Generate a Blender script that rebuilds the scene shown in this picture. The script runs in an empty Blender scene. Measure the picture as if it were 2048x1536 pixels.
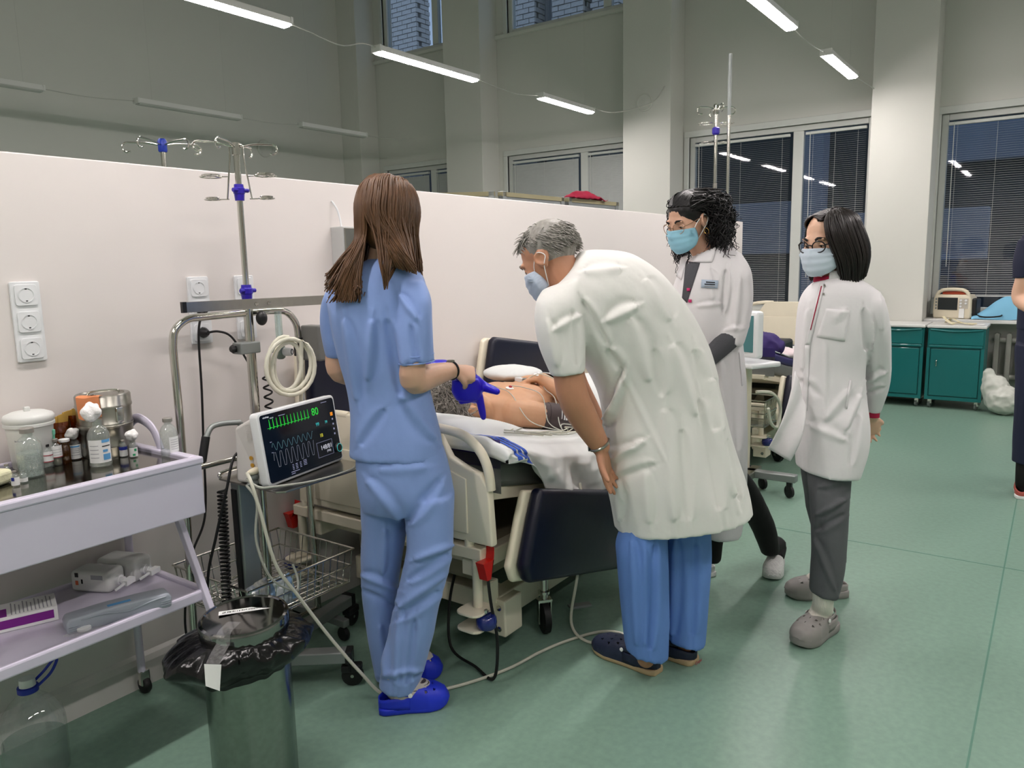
import bpy, bmesh, math, random
import numpy as np
from mathutils import Vector, Matrix, noise
from mathutils.bvhtree import BVHTree

# ------------------------------------------------------------------ camera
scene = bpy.context.scene
COL = scene.collection
F_PX, CAM_H = 1540.0, 1.42          # focal length in pixels of a 2048 wide frame, eye height
_d = np.array([1243.0 - 1024, 10700.0 - 768, F_PX]); _d /= np.linalg.norm(_d)
_up = -_d
_hx = 2126.0
_hy = 768 - (_up[0] * (_hx - 1024) + _up[2] * F_PX) / _up[1]
_X = np.array([_hx - 1024, _hy - 768, F_PX]); _X /= np.linalg.norm(_X)
RW = np.stack([_X, np.cross(_up, _X), _up])      # rows: world axes seen in camera axes
CAMP = np.array([0.0, 0.0, CAM_H])
cam_data = bpy.data.cameras.new('camera')
cam_data.sensor_width = 36.0
cam_data.lens = F_PX / 2048 * 36.0
cam_data.clip_start = 0.02
cam = bpy.data.objects.new('camera', cam_data)
COL.objects.link(cam)
_r, _u, _b = RW[:, 0], -RW[:, 1], -RW[:, 2]
cam.matrix_world = Matrix(((_r[0], _u[0], _b[0], 0), (_r[1], _u[1], _b[1], 0), (_r[2], _u[2], _b[2], CAM_H), (0, 0, 0, 1)))
scene.camera = cam

# ------------------------------------------------------------------ view, world
vs = scene.view_settings
vs.view_transform = 'Standard'; vs.look = 'None'; vs.gamma = 1.0; vs.use_curve_mapping = False
vs.exposure = 1.0
LAMP_POWER = 46.0                     # every lit diffuser, in and out of view
cy = scene.cycles
cy.max_bounces = 7; cy.diffuse_bounces = 4; cy.glossy_bounces = 3; cy.transmission_bounces = 6; cy.transparent_max_bounces = 12
cy.caustics_reflective = False; cy.caustics_refractive = False
world = bpy.data.worlds.new('dusk'); scene.world = world
world.use_nodes = True
_bg = world.node_tree.nodes['Background']
_bg.inputs['Color'].default_value = (0.42, 0.50, 0.72, 1)
_bg.inputs['Strength'].default_value = 0.6

# ------------------------------------------------------------------ measuring helpers: a sight line met with a plane of the room
def _ray(px, py): return RW @ np.array([px - 1024.0, py - 768.0, F_PX])
def AZ(px, py, z): r = _ray(px, py); return CAMP + r * ((z - CAM_H) / r[2])
def AY(px, py, y): r = _ray(px, py); return CAMP + r * (y / r[1])
def AX(px, py, x): r = _ray(px, py); return CAMP + r * (x / r[0])
def AD(px, py, d): return CAMP + _ray(px, py) * (d / F_PX)
V3 = lambda *a: np.array(a if len(a) > 1 else a[0], float)
def unit(v): v = np.asarray(v, float); return v / (np.linalg.norm(v) + 1e-12)
LEFT = unit(V3(-RW[0, 0], -RW[1, 0], 0)); AWAY = unit(V3(RW[0, 2], RW[1, 2], 0)); UP = V3(0, 0, 1)

# ------------------------------------------------------------------ materials
def lin(h):
    h = h.lstrip('#'); c = [int(h[i:i + 2], 16) / 255 for i in (0, 2, 4)]
    return tuple(x / 12.92 if x <= .04045 else ((x + .055) / 1.055) ** 2.4 for x in c) + (1,)
MATS = {}
def mat(name, col, rough=.5, metal=0.0, var=.06, vscale=8.0, bump=0.0, bscale=60.0, trans=0.0, ior=1.45, emit=None, es=0.0, coat=0.0, sheen=0.0, sss=0.0, stretch=(1, 1, 1), alpha=1.0, col2=None, thr=None, spec=.5):
    if name in MATS: return MATS[name]
    m = bpy.data.materials.new(name); m.use_nodes = True
    nt = m.node_tree; N = nt.nodes; L = nt.links
    b = N['Principled BSDF']
    c = lin(col) if isinstance(col, str) else tuple(col) + (1,)
    b.inputs['Roughness'].default_value = rough; b.inputs['Metallic'].default_value = metal
    b.inputs['IOR'].default_value = ior; b.inputs['Transmission Weight'].default_value = trans
    b.inputs['Coat Weight'].default_value = coat; b.inputs['Sheen Weight'].default_value = sheen
    b.inputs['Specular IOR Level'].default_value = spec
    b.inputs['Alpha'].default_value = alpha
    if sss:
        b.inputs['Subsurface Weight'].default_value = sss; b.inputs['Subsurface Radius'].default_value = (.02, .008, .005); b.inputs['Subsurface Scale'].default_value = .5
    tc = N.new('ShaderNodeTexCoord'); mp = N.new('ShaderNodeMapping'); mp.inputs['Scale'].default_value = stretch
    L.new(tc.outputs['Object'], mp.inputs['Vector'])
    nz = N.new('ShaderNodeTexNoise'); nz.inputs['Scale'].default_value = vscale; nz.inputs['Detail'].default_value = 4
    L.new(mp.outputs['Vector'], nz.inputs['Vector'])
    rp = N.new('ShaderNodeValToRGB')
    e = rp.color_ramp.elements
    if col2:
        c2 = lin(col2); e[0].color = c; e[1].color = c2
        t = thr or (.45, .6); e[0].position, e[1].position = t
    else:
        e[0].position, e[1].position = .25, .75
        e[0].color = tuple(max(0, x * (1 - var)) for x in c[:3]) + (1,)
        e[1].color = tuple(min(1, x * (1 + var)) for x in c[:3]) + (1,)
    L.new(nz.outputs['Fac'], rp.inputs['Fac']); L.new(rp.outputs['Color'], b.inputs['Base Color'])
    if bump:
        n2 = N.new('ShaderNodeTexNoise'); n2.inputs['Scale'].default_value = bscale; n2.inputs['Detail'].default_value = 3
        L.new(mp.outputs['Vector'], n2.inputs['Vector'])
        bp = N.new('ShaderNodeBump'); bp.inputs['Strength'].default_value = bump; bp.inputs['Distance'].default_value = .01
        L.new(n2.outputs['Fac'], bp.inputs['Height']); L.new(bp.outputs['Normal'], b.inputs['Normal'])
    if emit:
        b.inputs['Emission Color'].default_value = lin(emit) if isinstance(emit, str) else tuple(emit) + (1,)
        b.inputs['Emission Strength'].default_value = es
    MATS[name] = m
    return m
def pane_mat(name, tint='#ffffff', refl=.06, body=0.0, bodycol='#ffffff', rough=0.02):
    """clear sheet: mostly see-through, mirror-like by Fresnel, optionally a little milky"""
    if name in MATS: return MATS[name]
    m = bpy.data.materials.new(name); m.use_nodes = True
    nt = m.node_tree; N = nt.nodes; L = nt.links; N.remove(N['Principled BSDF'])
    out = N['Material Output']
    tr = N.new('ShaderNodeBsdfTransparent'); tr.inputs['Color'].default_value = lin(tint)
    df = N.new('ShaderNodeBsdfDiffuse'); df.inputs['Color'].default_value = lin(bodycol)
    nz = N.new('ShaderNodeTexNoise'); nz.inputs['Scale'].default_value = 15
    ml = N.new('ShaderNodeMath'); ml.operation = 'MULTIPLY'; ml.inputs[1].default_value = 2 * body; L.new(nz.outputs['Fac'], ml.inputs[0])
    m1 = N.new('ShaderNodeMixShader'); L.new(ml.outputs[0], m1.inputs['Fac']); L.new(tr.outputs[0], m1.inputs[1]); L.new(df.outputs[0], m1.inputs[2])
    gl = N.new('ShaderNodeBsdfGlossy'); gl.inputs['Roughness'].default_value = rough
    fr = N.new('ShaderNodeFresnel'); fr.inputs['IOR'].default_value = 1.5
    ad = N.new('ShaderNodeMath'); ad.operation = 'ADD'; ad.inputs[1].default_value = refl; L.new(fr.outputs[0], ad.inputs[0])
    ge = N.new('ShaderNodeNewGeometry'); iv = N.new('ShaderNodeMath'); iv.operation = 'SUBTRACT'; iv.inputs[0].default_value = 1.0; L.new(ge.outputs['Backfacing'], iv.inputs[1])
    mu = N.new('ShaderNodeMath'); mu.operation = 'MULTIPLY'; L.new(ad.outputs[0], mu.inputs[0]); L.new(iv.outputs[0], mu.inputs[1])   # only the entry face mirrors
    m2 = N.new('ShaderNodeMixShader'); L.new(mu.outputs[0], m2.inputs['Fac']); L.new(m1.outputs[0], m2.inputs[1]); L.new(gl.outputs[0], m2.inputs[2])
    L.new(m2.outputs[0], out.inputs['Surface'])
    MATS[name] = m
    return m

# ------------------------------------------------------------------ objects
ROOTINV = {}
def tag(o, label=None, cat=None, group=None, kind=None):
    if label: o['label'] = label
    if cat: o['category'] = cat
    if group: o['group'] = group
    if kind: o['kind'] = kind
    return o
def thing(name, label=None, cat=None, loc=(0, 0, 0), rz=0.0, group=None, kind=None):
    o = bpy.data.objects.new(name, None); COL.objects.link(o)
    o.empty_display_size = .05
    o.location = [float(x) for x in loc]; o.rotation_euler = (0, 0, rz)
    ROOTINV[o] = (Matrix.Translation(Vector([float(x) for x in loc])) @ Matrix.Rotation(rz, 4, 'Z')).inverted()
    return tag(o, label, cat, group, kind)
def link_mesh(name, me, material, parent=None, world=True):
    o = bpy.data.objects.new(name, me); COL.objects.link(o)
    if material is not None:
        me.materials.clear()
        for mm in (material if isinstance(material, (list, tuple)) else [material]): me.materials.append(mm)
    if parent is not None:
        o.parent = parent
        if world and parent in ROOTINV: o.matrix_parent_inverse = ROOTINV[parent]
        ROOTINV[o] = Matrix()
    return o
def copy_tree(o, parent=None):
    c = o.copy(); COL.objects.link(c); mpi = o.matrix_parent_inverse.copy()
    if parent is not None: c.parent = parent; c.matrix_parent_inverse = mpi
    for ch in list(o.children): copy_tree(ch, c)
    return c

class MB:
    """collects shapes and links them as one mesh"""
    def __init__(s): s.v = []; s.f = []; s.m = []; s.mi = 0
    def add(s, vs, fs):
        k = len(s.v); s.v += [tuple(map(float, p)) for p in vs]; s.f += [tuple(i + k for i in f) for f in fs]; s.m += [s.mi] * len(fs); return s
    def box(s, lo, hi, M=None):
        (a, b, c), (d, e, f) = lo, hi
        vs = [(a, b, c), (d, b, c), (d, e, c), (a, e, c), (a, b, f), (d, b, f), (d, e, f), (a, e, f)]
        if M is not None: vs = [tuple(M @ Vector(p)) for p in vs]
        return s.add(vs, [(3, 2, 1, 0), (4, 5, 6, 7), (0, 1, 5, 4), (1, 2, 6, 5), (2, 3, 7, 6), (3, 0, 4, 7)])
    def obox(s, c, u, v, w):
        """box from centre and three half-extent vectors"""
        c, u, v, w = map(V3, (c, u, v, w)); vs = [c + i * u + j * v + k * w for k in (-1, 1) for i, j in ((-1, -1), (1, -1), (1, 1), (-1, 1))]
        return s.add(vs, [(3, 2, 1, 0), (4, 5, 6, 7), (0, 1, 5, 4), (1, 2, 6, 5), (2, 3, 7, 6), (3, 0, 4, 7)])
    def bar(s, p, q, w, h, hint=(0, 0, 1)):
        p, q = V3(p), V3(q); d = unit(q - p); a = np.cross(hint, d)
        if np.linalg.norm(a) < 1e-4: a = np.cross((1, 0, 0), d)
        a = unit(a); b = np.cross(d, a)
        return s.obox((p + q) / 2, a * w / 2, b * h / 2, (q - p) / 2)
    def tube(s, pts, r, n=10, closed=False, cap=True, flat=None, hint=None):
        """swept tube; r scalar or list; flat = (su, sv) scale of the section, hint fixes the u direction"""
        P = [V3(p) for p in pts]; k = len(P)
        R = list(r) if isinstance(r, (list, tuple, np.ndarray)) else [r] * k
        T = []
        for i in range(k):
            a = P[(i - 1) % k] if (closed or i > 0) else P[i]; b = P[(i + 1) % k] if (closed or i < k - 1) else P[i]
            T.append(unit(b - a))
        u = V3(hint) if hint is not None else (V3(0, 0, 1) if abs(T[0][2]) < .9 else V3(1, 0, 0))
        base = len(s.v); vs = []; su, sv = flat or (1, 1)
        for i in range(k):
            if hint is not None: u = V3(hint)
            u = unit(u - T[i] * np.dot(u, T[i])); v = np.cross(T[i], u)
            for j in range(n):
                a = 2 * math.pi * j / n
                vs.append(P[i] + R[i] * (su * math.cos(a) * u + sv * math.sin(a) * v))
        fs = []
        for i in range(k if closed else k - 1):
            i2 = (i + 1) % k
            for j in range(n):
                j2 = (j + 1) % n
                fs.append((i * n + j, i * n + j2, i2 * n + j2, i2 * n + j))
        if cap and not closed:
            fs.append(tuple(range(n))[::-1]); fs.append(tuple((k - 1) * n + j for j in range(n)))
        return s.add(vs, fs)
    def cyl(s, p, q, r, n=16, r2=None): return s.tube([p, q], [r, r if r2 is None else r2], n)
    def lathe(s, prof, c=(0, 0, 0), n=24, axis=(0, 0, 1), cap=True):
        """profile of (radius, height) about an axis"""
        ax = unit(axis); u = unit(np.cross(ax, (0, 1, 0.001)) if abs(ax[1]) < .9 else np.cross(ax, (1, 0, 0))); v = np.cross(ax, u); c = V3(c)
        vs = []; k = len(prof)
        for r, h in prof:
            for j in range(n):
                a = 2 * math.pi * j / n; vs.append(c + ax * h + r * (math.cos(a) * u + math.sin(a) * v))
        fs = []
        for i in range(k - 1):
            for j in range(n):
                j2 = (j + 1) % n; fs.append((i * n + j, i * n + j2, (i + 1) * n + j2, (i + 1) * n + j))
        if cap: fs.append(tuple(range(n))[::-1]); fs.append(tuple((k - 1) * n + j for j in range(n)))
        return s.add(vs, fs)
    def ell(s, c, r, n=16, m=10, axes=None):
        c = V3(c); r = V3(r) if np.ndim(r) else V3(r, r, r)
        A = np.eye(3) if axes is None else np.array([unit(a) for a in axes])
        vs = [c + A[2] * -r[2]]
        for i in range(1, m):
            t = -math.pi / 2 + math.pi * i / m
            for j in range(n):
                a = 2 * math.pi * j / n
                vs.append(c + A[0] * r[0] * math.cos(t) * math.cos(a) + A[1] * r[1] * math.cos(t) * math.sin(a) + A[2] * r[2] * math.sin(t))
        vs.append(c + A[2] * r[2]); fs = []
        for j in range(n):
            j2 = (j + 1) % n; fs.append((0, 1 + j2, 1 + j))
            for i in range(m - 2):
                fs.append((1 + i * n + j, 1 + i * n + j2, 1 + (i + 1) * n + j2, 1 + (i + 1) * n + j))
            fs.append((len(vs) - 1, 1 + (m - 2) * n + j, 1 + (m - 2) * n + j2))
        return s.add(vs, fs)
    def torus(s, c, R, r, axis=(0, 0, 1), n=32, m=8, a0=0, a1=2 * math.pi):
        ax = unit(axis); u = unit(np.cross(ax, (0, 1, 0.01))); v = np.cross(ax, u); c = V3(c)
        full = abs(a1 - a0 - 2 * math.pi) < 1e-6
        pts = [c + R * (math.cos(a0 + (a1 - a0) * i / (n if full else n - 1)) * u + math.sin(a0 + (a1 - a0) * i / (n if full else n - 1)) * v) for i in range(n)]
        return s.tube(pts, r, m, closed=full)
    def prism(s, poly, h, M=None):
        """polygon in xy extruded 0..h along z, placed by M"""
        n = len(poly); vs = [(x, y, 0) for x, y in poly] + [(x, y, h) for x, y in poly]
        if M is not None: vs = [tuple(M @ Vector(p)) for p in vs]
        return s.add(vs, [tuple(range(n))[::-1], tuple(range(n, 2 * n))] + [(i, (i + 1) % n, n + (i + 1) % n, n + i) for i in range(n)])
    def grid(s, fn, nu, nv, wrap=False):
        vs = [fn(i / (nu - 1 if not wrap else nu), j / (nv - 1)) for j in range(nv) for i in range(nu)]
        fs = [(j * nu + i, j * nu + (i + 1) % nu, (j + 1) * nu + (i + 1) % nu, (j + 1) * nu + i) for j in range(nv - 1) for i in range(nu if wrap else nu - 1)]
        return s.add(vs, fs)
    def mesh(s, name):
        me = bpy.data.meshes.new(name); me.from_pydata(s.v, [], s.f)
        if any(s.m): me.polygons.foreach_set('material_index', s.m)
        me.update(); return me
    def build(s, name, material, parent=None, smooth=False, bevel=0, bseg=2, world=True, solid=0, sub=0, ang=40, soft=True):
        me = s.mesh(name)
        if bevel or solid or sub:
            me = modded(me, bevel, bseg, solid, sub, ang)
        if smooth: shade(me, ang if soft else 180)
        return link_mesh(name, me, material, parent, world)
def shade(me, ang=40):
    me.polygons.foreach_set('use_smooth', [True] * len(me.polygons))
    if ang < 180:
        try: me.set_sharp_from_angle(angle=math.radians(ang))
        except Exception: pass
WORK = bpy.data.scenes.new('bench')          # small side scene in which modifiers are evaluated; removed at the end
def bench_mesh(o):
    WORK.view_layers[0].update(); dg = WORK.view_layers[0].depsgraph
    return bpy.data.meshes.new_from_object(o.evaluated_get(dg))
def modded(me, bevel=0, bseg=2, solid=0, sub=0, ang=40, remesh=0, smooth=0, sfac=.5, decim=1.0):
    o = bpy.data.objects.new('work', me); WORK.collection.objects.link(o)
    if remesh:
        md = o.modifiers.new('r', 'REMESH'); md.mode = 'VOXEL'; md.voxel_size = remesh; md.adaptivity = 0
    if smooth:
        md = o.modifiers.new('s', 'SMOOTH'); md.iterations = smooth; md.factor = sfac
    if solid:
        md = o.modifiers.new('o', 'SOLIDIFY'); md.thickness = solid; md.offset = 0
    if sub:
        md = o.modifiers.new('u', 'SUBSURF'); md.levels = sub; md.render_levels = sub
    if bevel:
        md = o.modifiers.new('b', 'BEVEL'); md.width = bevel; md.segments = bseg; md.limit_method = 'ANGLE'; md.angle_limit = math.radians(ang)
    if decim < 1:
        md = o.modifiers.new('d', 'DECIMATE'); md.ratio = decim
    out = bench_mesh(o)
    bpy.data.objects.remove(o); bpy.data.meshes.remove(me)
    out.name = 'mesh'
    return out
def spline(pts, n=8, closed=False):
    """Catmull-Rom through points"""
    P = [V3(p) for p in pts]; k = len(P); out = []
    for i in range(k if closed else k - 1):
        g = lambda j: P[j % k] if closed else P[min(max(j, 0), k - 1)]
        a, b, c, d = g(i - 1), g(i), g(i + 1), g(i + 2)
        for t in np.linspace(0, 1, n, endpoint=False):
            out.append(.5 * ((2 * b) + (c - a) * t + (2 * a - 5 * b + 4 * c - d) * t * t + (3 * b - a - 3 * c + d) * t ** 3))
    if not closed: out.append(P[-1])
    return out
def round_rect(w, h, r, n=5, cx=0, cy=0):
    out = []
    for sx, sy, a in ((1, 1, 0), (-1, 1, 90), (-1, -1, 180), (1, -1, 270)):
        for i in range(n + 1):
            t = math.radians(a + 90 * i / n); out.append((cx + sx * (w / 2 - r) + r * math.cos(t), cy + sy * (h / 2 - r) + r * math.sin(t)))
    return out
def frame(o, x, y, z):
    """4x4 matrix with columns x, y, z and origin o"""
    return Matrix(((x[0], y[0], z[0], o[0]), (x[1], y[1], z[1], o[1]), (x[2], y[2], z[2], o[2]), (0, 0, 0, 1)))
def text_mesh(body, size, M, material, parent, name='lettering', align='LEFT', depth=.0004, spacing=1.0, shear=0):
    cu = bpy.data.curves.new('t', 'FONT'); cu.body = body; cu.size = size; cu.align_x = align; cu.align_y = 'CENTER'; cu.extrude = depth; cu.resolution_u = 3; cu.space_character = spacing; cu.shear = shear
    o = bpy.data.objects.new('t', cu); WORK.collection.objects.link(o)
    me = bench_mesh(o)
    bpy.data.objects.remove(o); bpy.data.curves.remove(cu)
    me.transform(M); me.name = name
    return link_mesh(name, me, material, parent)
# ------------------------------------------------------------------ room: X runs along the partition towards the window wall, Y away to the left, Z up
XW, XC, YF, YP = 8.88, 8.5, 9.12, 2.515      # window wall, column faces, far wall, partition face
X0, Y0, ZC = -3.2, -4.6, 6.2
LAMP_Z = 3.08
KW = 8.88 / 8.6                               # window wall survey scale
def ky(y): return y * KW
def kz(z): return CAM_H + (z - CAM_H) * KW
M_wall = mat('painted wall', '#cfcfc8', .75, var=.02, vscale=1.2, bump=.02, bscale=90)
M_part = mat('partition laminate', '#dcd6d2', .38, var=.012, vscale=1.5)
M_floor = mat('green vinyl floor', '#789585', .36, var=.09, vscale=42, bump=.015, bscale=130, spec=.42)
M_ceil = mat('ceiling paint', '#dcdcd8', .8, var=.02)
M_pvc = mat('window plastic', '#cfd1cc', .35, var=.02)
M_sill = mat('white sill board', '#d9d9d6', .3, var=.02)
M_pane = pane_mat('window glass', '#dfe8ea', .05)
M_base = mat('baseboard plastic', '#cfcdc8', .45, var=.03)
def struct(o): return tag(o, kind='structure')

# lamps first: rows of suspended linear luminaires
M_lampbody = mat('lamp housing', '#d8d8d4', .4, var=.01)
M_diff = mat('lamp diffuser', '#ffffff', .4, emit=(1.0, .92, .905), es=LAMP_POWER)
M_diff_off = mat('unlit diffuser', '#b9b9b4', .4)
M_wire = mat('lamp cable', '#b4b4ad', .5)
def lamp(x0, x1, y, label, group, on=True, z=LAMP_Z, where=None):
    L_ = x1 - x0; t = thing('linear_lamp_%s_offscreen' % where if where else 'linear_lamp', label, 'lamp', ((x0 + x1) / 2, y, z), 0, group)
    pf = ((-.050, 0), (-.040, .045), (.040, .045), (.050, 0), (.044, 0), (.036, .03), (-.036, .03), (-.044, 0))
    b = MB(); b.add([(sx * L_ / 2, yy, zz) for sx in (-1, 1) for yy, zz in pf], [(i, (i + 1) % 8, 8 + (i + 1) % 8, 8 + i) for i in range(8)] + [tuple(range(8))[::-1], tuple(range(8, 16))])
    b.build('housing', M_lampbody, t, world=False)
    for s in (-1, 1):
        MB().box((s * L_ / 2 - .010, -.050, -.006), (s * L_ / 2 + .010, .050, .047)).build('end_cap', M_lampbody, t, world=False, bevel=.004)
    MB().prism([(-.042, .01), (-.042, -.006), (-.030, -.016), (.030, -.016), (.042, -.006), (.042, .01)], L_ - .02, frame((-L_ / 2 + .01, 0, 0), (0, 1, 0), (0, 0, 1), (1, 0, 0))).build('diffuser_%s_offscreen' % where if where else 'diffuser', M_diff if on else M_diff_off, t, world=False)
    w = MB()
    for s in (-1, 1): w.tube([(s * L_ * .36, 0, .045), (s * L_ * .36, 0, ZC - z)], .0007, 4)
    w.build('suspension_wire', M_wire, t, world=False)
    return t
GR1, GR2, GR3, GRO = 'lit lamps hanging beyond the partition', 'lit lamps hanging on the window side', 'unlit lamps hanging along the far wall', 'lit lamps overhead out of view'
lamp(2.47, 3.72, 4.47, 'lit linear lamp beyond the partition, first of its row from the far wall side end', GR1)
lamp(4.57, 5.82, 4.47, 'lit linear lamp beyond the partition, hanging in front of the brick-view upper window', GR1)
lamp(6.82, 7.86, 4.42, 'lit linear lamp beyond the partition, end of its row beside the bare column', GR1)
lamp(4.86, 6.07, 1.74, 'lit linear lamp above the doctors, second from the column it points at', GR2)
lamp(7.01, 8.02, 1.72, 'lit linear lamp ending its row right at the wide white column', GR2)
# the two lit rows run on out of the frame: their further lamps are mirrored in the dark panes behind the open blinds
for a, b, y, where, lb in ((2.72, 3.94, 1.74, 'over_bed', 'lit linear lamp above the padded bed and its patient'), (.6, 1.82, 1.74, 'over_bin', 'lit linear lamp above the waste bin and the trolley'),
                           (-1.5, -.28, 1.74, 'over_trolley_row_end', 'lit linear lamp at the rear wall end of the row above the trolley'),
                           (.4, 1.6, 4.47, 'beyond_partition', 'lit linear lamp beyond the partition, behind the trolley'), (-1.5, -.3, 4.47, 'beyond_partition_row_end', 'lit linear lamp beyond the partition, at the rear wall end of its row')):
    lamp(a, b, y, lb, GRO, where=where)
# next row at the same 2.7 m pitch over the open side of the ward, which lights the sides of people and trolley turned away from the partition
for a, where, lb in ((-1.5, 'open_side_row_end', 'lit linear lamp over the open floor, at the rear wall end of its row'), (.6, 'open_side_trolley', 'lit linear lamp over the open floor across from the trolley'), (2.72, 'open_side_bed', 'lit linear lamp over the open floor across from the padded bed'),
                     (4.86, 'open_side_far_bed', 'lit linear lamp over the open floor across from the far bed'), (6.95, 'open_side_radiator', 'lit linear lamp over the open floor near the radiator')):
    lamp(a, a + 1.2, -1.0, lb, GRO, where=where)
for (a, b, y, w) in ((2.45, 3.56, 7.72, 'farthest from the window wall'), (4.37, 5.55, 7.58, 'in the middle of its row'), (6.27, 7.30, 7.42, 'nearest the window wall')): lamp(a, b, y, 'unlit grey linear lamp along the far wall, ' + w, GR3, on=False)
def cable(name, pts, r, m, label, cat='cable', group=None, n=6, seg=8):
    o = MB().tube(spline(pts, seg), r, n).build(name, m, smooth=True); return tag(o, label, cat, group)
z = LAMP_Z
cable('lamp_cable', [(3.72, 4.47, z + .02), (3.9, 4.47, z + .0), (4.2, 4.47, z - .03), (4.42, 4.47, z + .03), (4.57, 4.47, z + .03)], .005, M_wire, 'pale cable joining two lit lamps beyond the partition, sagging in a wave')
cable('lamp_cable', [(5.82, 4.47, z + .02), (6.1, 4.47, z + .0), (6.45, 4.45, z - .02), (6.82, 4.43, z + .02)], .004, M_wire, 'grey cable between two lamps in front of the plain upper wall')
cable('lamp_cable', [(7.872, 4.42, z + .05), (8.0, 4.25, z + .0), (8.2, 4.1, z + .04), (8.42, 3.92, z + .14), (8.49, 3.82, z + .3)], .006, M_wire, 'white cable from the last lamp to the bare column')
cable('lamp_cable', [(6.07, 1.74, z + .02), (6.5, 1.74, z - .0), (7.01, 1.73, z + .02)], .004, M_wire, 'grey cable between the two lamps by the wide white column')
cable('lamp_cable', [(8.02, 1.72, z + .02), (8.49, 1.62, z - .04)], .004, M_wire, 'short cable end running from a lamp into the wide white column')
cable('lamp_cable', [(3.56, 7.72, z + .02), (3.95, 7.66, z), (4.37, 7.60, z + .02)], .004, M_wire, 'thin cable between unlit lamps, nearer the room end of that row')
cable('lamp_cable', [(5.55, 7.58, z + .02), (5.9, 7.5, z), (6.27, 7.44, z + .02)], .004, M_wire, 'thin cable between unlit lamps near the ventilation disc')
cable('lamp_cable', [(7.30, 7.42, z + .02), (7.6, 7.3, z), (7.95, 7.1, z)], .004, M_wire, 'thin cable hanging off the last unlit lamp')

fl = MB().box((X0, Y0, -.1), (XW + .2, YF + .2, 0)).build('floor', M_floor); struct(fl)
M_seam = mat('floor seam', '#527f6e', .5)
sm = MB()
MB().box((X0, .115, -.001), (XW, .121, .0008)).build('seam', M_seam, fl); MB().box((4.02, Y0, -.001), (4.026, 2.4, .0008)).build('seam', M_seam, fl)
struct(MB().box((X0, Y0, ZC), (XW + .2, YF + .2, ZC + .1)).build('ceiling', M_ceil))
struct(MB().box((X0, YF, 0), (XW + .2, YF + .2, ZC)).build('wall_far', M_wall))
struct(MB().box((X0 - .2, Y0, 0), (X0, YF, ZC)).build('wall_rear', M_wall))
struct(MB().box((X0, Y0 - .2, 0), (XW + .2, Y0, ZC)).build('wall_right', M_wall))

# window wall with openings (y0, y1, z0, z1)
WIN = [(6.86, 8.30, .86, 2.84), (4.22, 6.10, .86, 2.84), (1.62, 3.56, .86, 2.80), (-.95, 1.03, .86, 2.74), (-3.6, -1.5, .86, 2.74)]
UPW = [(6.86, 8.27, 4.40, 5.9), (4.22, 6.06, 4.36, 5.9), (1.62, 3.56, 4.36, 5.9), (-.95, 1.03, 4.36, 5.9)]
WIN = [(ky(a), ky(b), kz(c), kz(d)) for a, b, c, d in WIN]; UPW = [(ky(a), ky(b), kz(c), kz(d)) for a, b, c, d in UPW]
wb = MB(); ys = sorted({Y0, YF} | {v for w in WIN for v in w[:2]} | {v for w in UPW for v in w[:2]})
for a, b in zip(ys[:-1], ys[1:]):
    m = (a + b) / 2; holes = sorted((w[2], w[3]) for w in WIN + UPW if w[0] < m < w[1]); zz = 0
    for h0, h1 in holes: wb.box((XW, a, zz), (XW + .2, b, h0)); zz = h1
    wb.box((XW, a, zz), (XW + .2, b, ZC))
struct(wb.build('wall_window', M_wall))
for k, (a, b) in enumerate(((1.085, 1.637), (3.75, 4.353), (6.444, 7.073), (8.73, YF), (-1.5, -.98))):
    struct(MB().box((XC, a, 0), (XW, b, ZC)).build('trim_%d' % (k + 1), M_wall, bevel=.006))
def window(n, w, mull, sill=True, depth=.10):
    y0, y1, z0, z1 = w; t = thing('window_%d' % n, loc=(XW + .06, (y0 + y1) / 2, z0)); struct(t)
    x0, x1 = XW + .03, XW + .03 + .07; fw = .06; b = MB()
    b.box((x0, y0, z0), (x1, y0 + fw, z1)).box((x0, y1 - fw, z0), (x1, y1, z1)).box((x0, y0 + fw, z0), (x1, y1 - fw, z0 + fw)).box((x0, y0 + fw, z1 - fw), (x1, y1 - fw, z1))
    b.build('window_frame', M_pvc, t, bevel=.006)
    mull = [ky(q) for q in mull]; cuts = [y0 + fw] + list(mull) + [y1 - fw]
    for mm in mull: MB().box((x0 - .004, mm - .055, z0 + fw), (x1, mm + .055, z1 - fw)).build('mullion', M_pvc, t, bevel=.006)
    for i in range(len(cuts) - 1):
        a = cuts[i] + (.055 if i else 0); c = cuts[i + 1] - (.055 if i < len(cuts) - 2 else 0)
        MB().box((XW + .062, a, z0 + fw), (XW + .068, c, z1 - fw)).build('pane', M_pane, t)
    # projecting casing round the opening
    cs = MB().box((XW - .02, y0 - .06, z1), (XW + .03, y1 + .06, z1 + .07)).box((XW - .02, y0 - .06, z0), (XW + .03, y0, z1)).box((XW - .02, y1, z0), (XW + .03, y1 + .06, z1))
    cs.build('casing', M_pvc, t, bevel=.005)
    return t
window(1, WIN[0], [7.42]); window(2, WIN[1], [4.95]); window(3, WIN[2], [2.36]); window(4, WIN[3], [.12]); window(5, WIN[4], [-2.5])
window(6, UPW[0], [7.30]); window(7, UPW[1], [4.62]); window(8, UPW[2], [2.36]); window(9, UPW[3], [.1])
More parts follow.
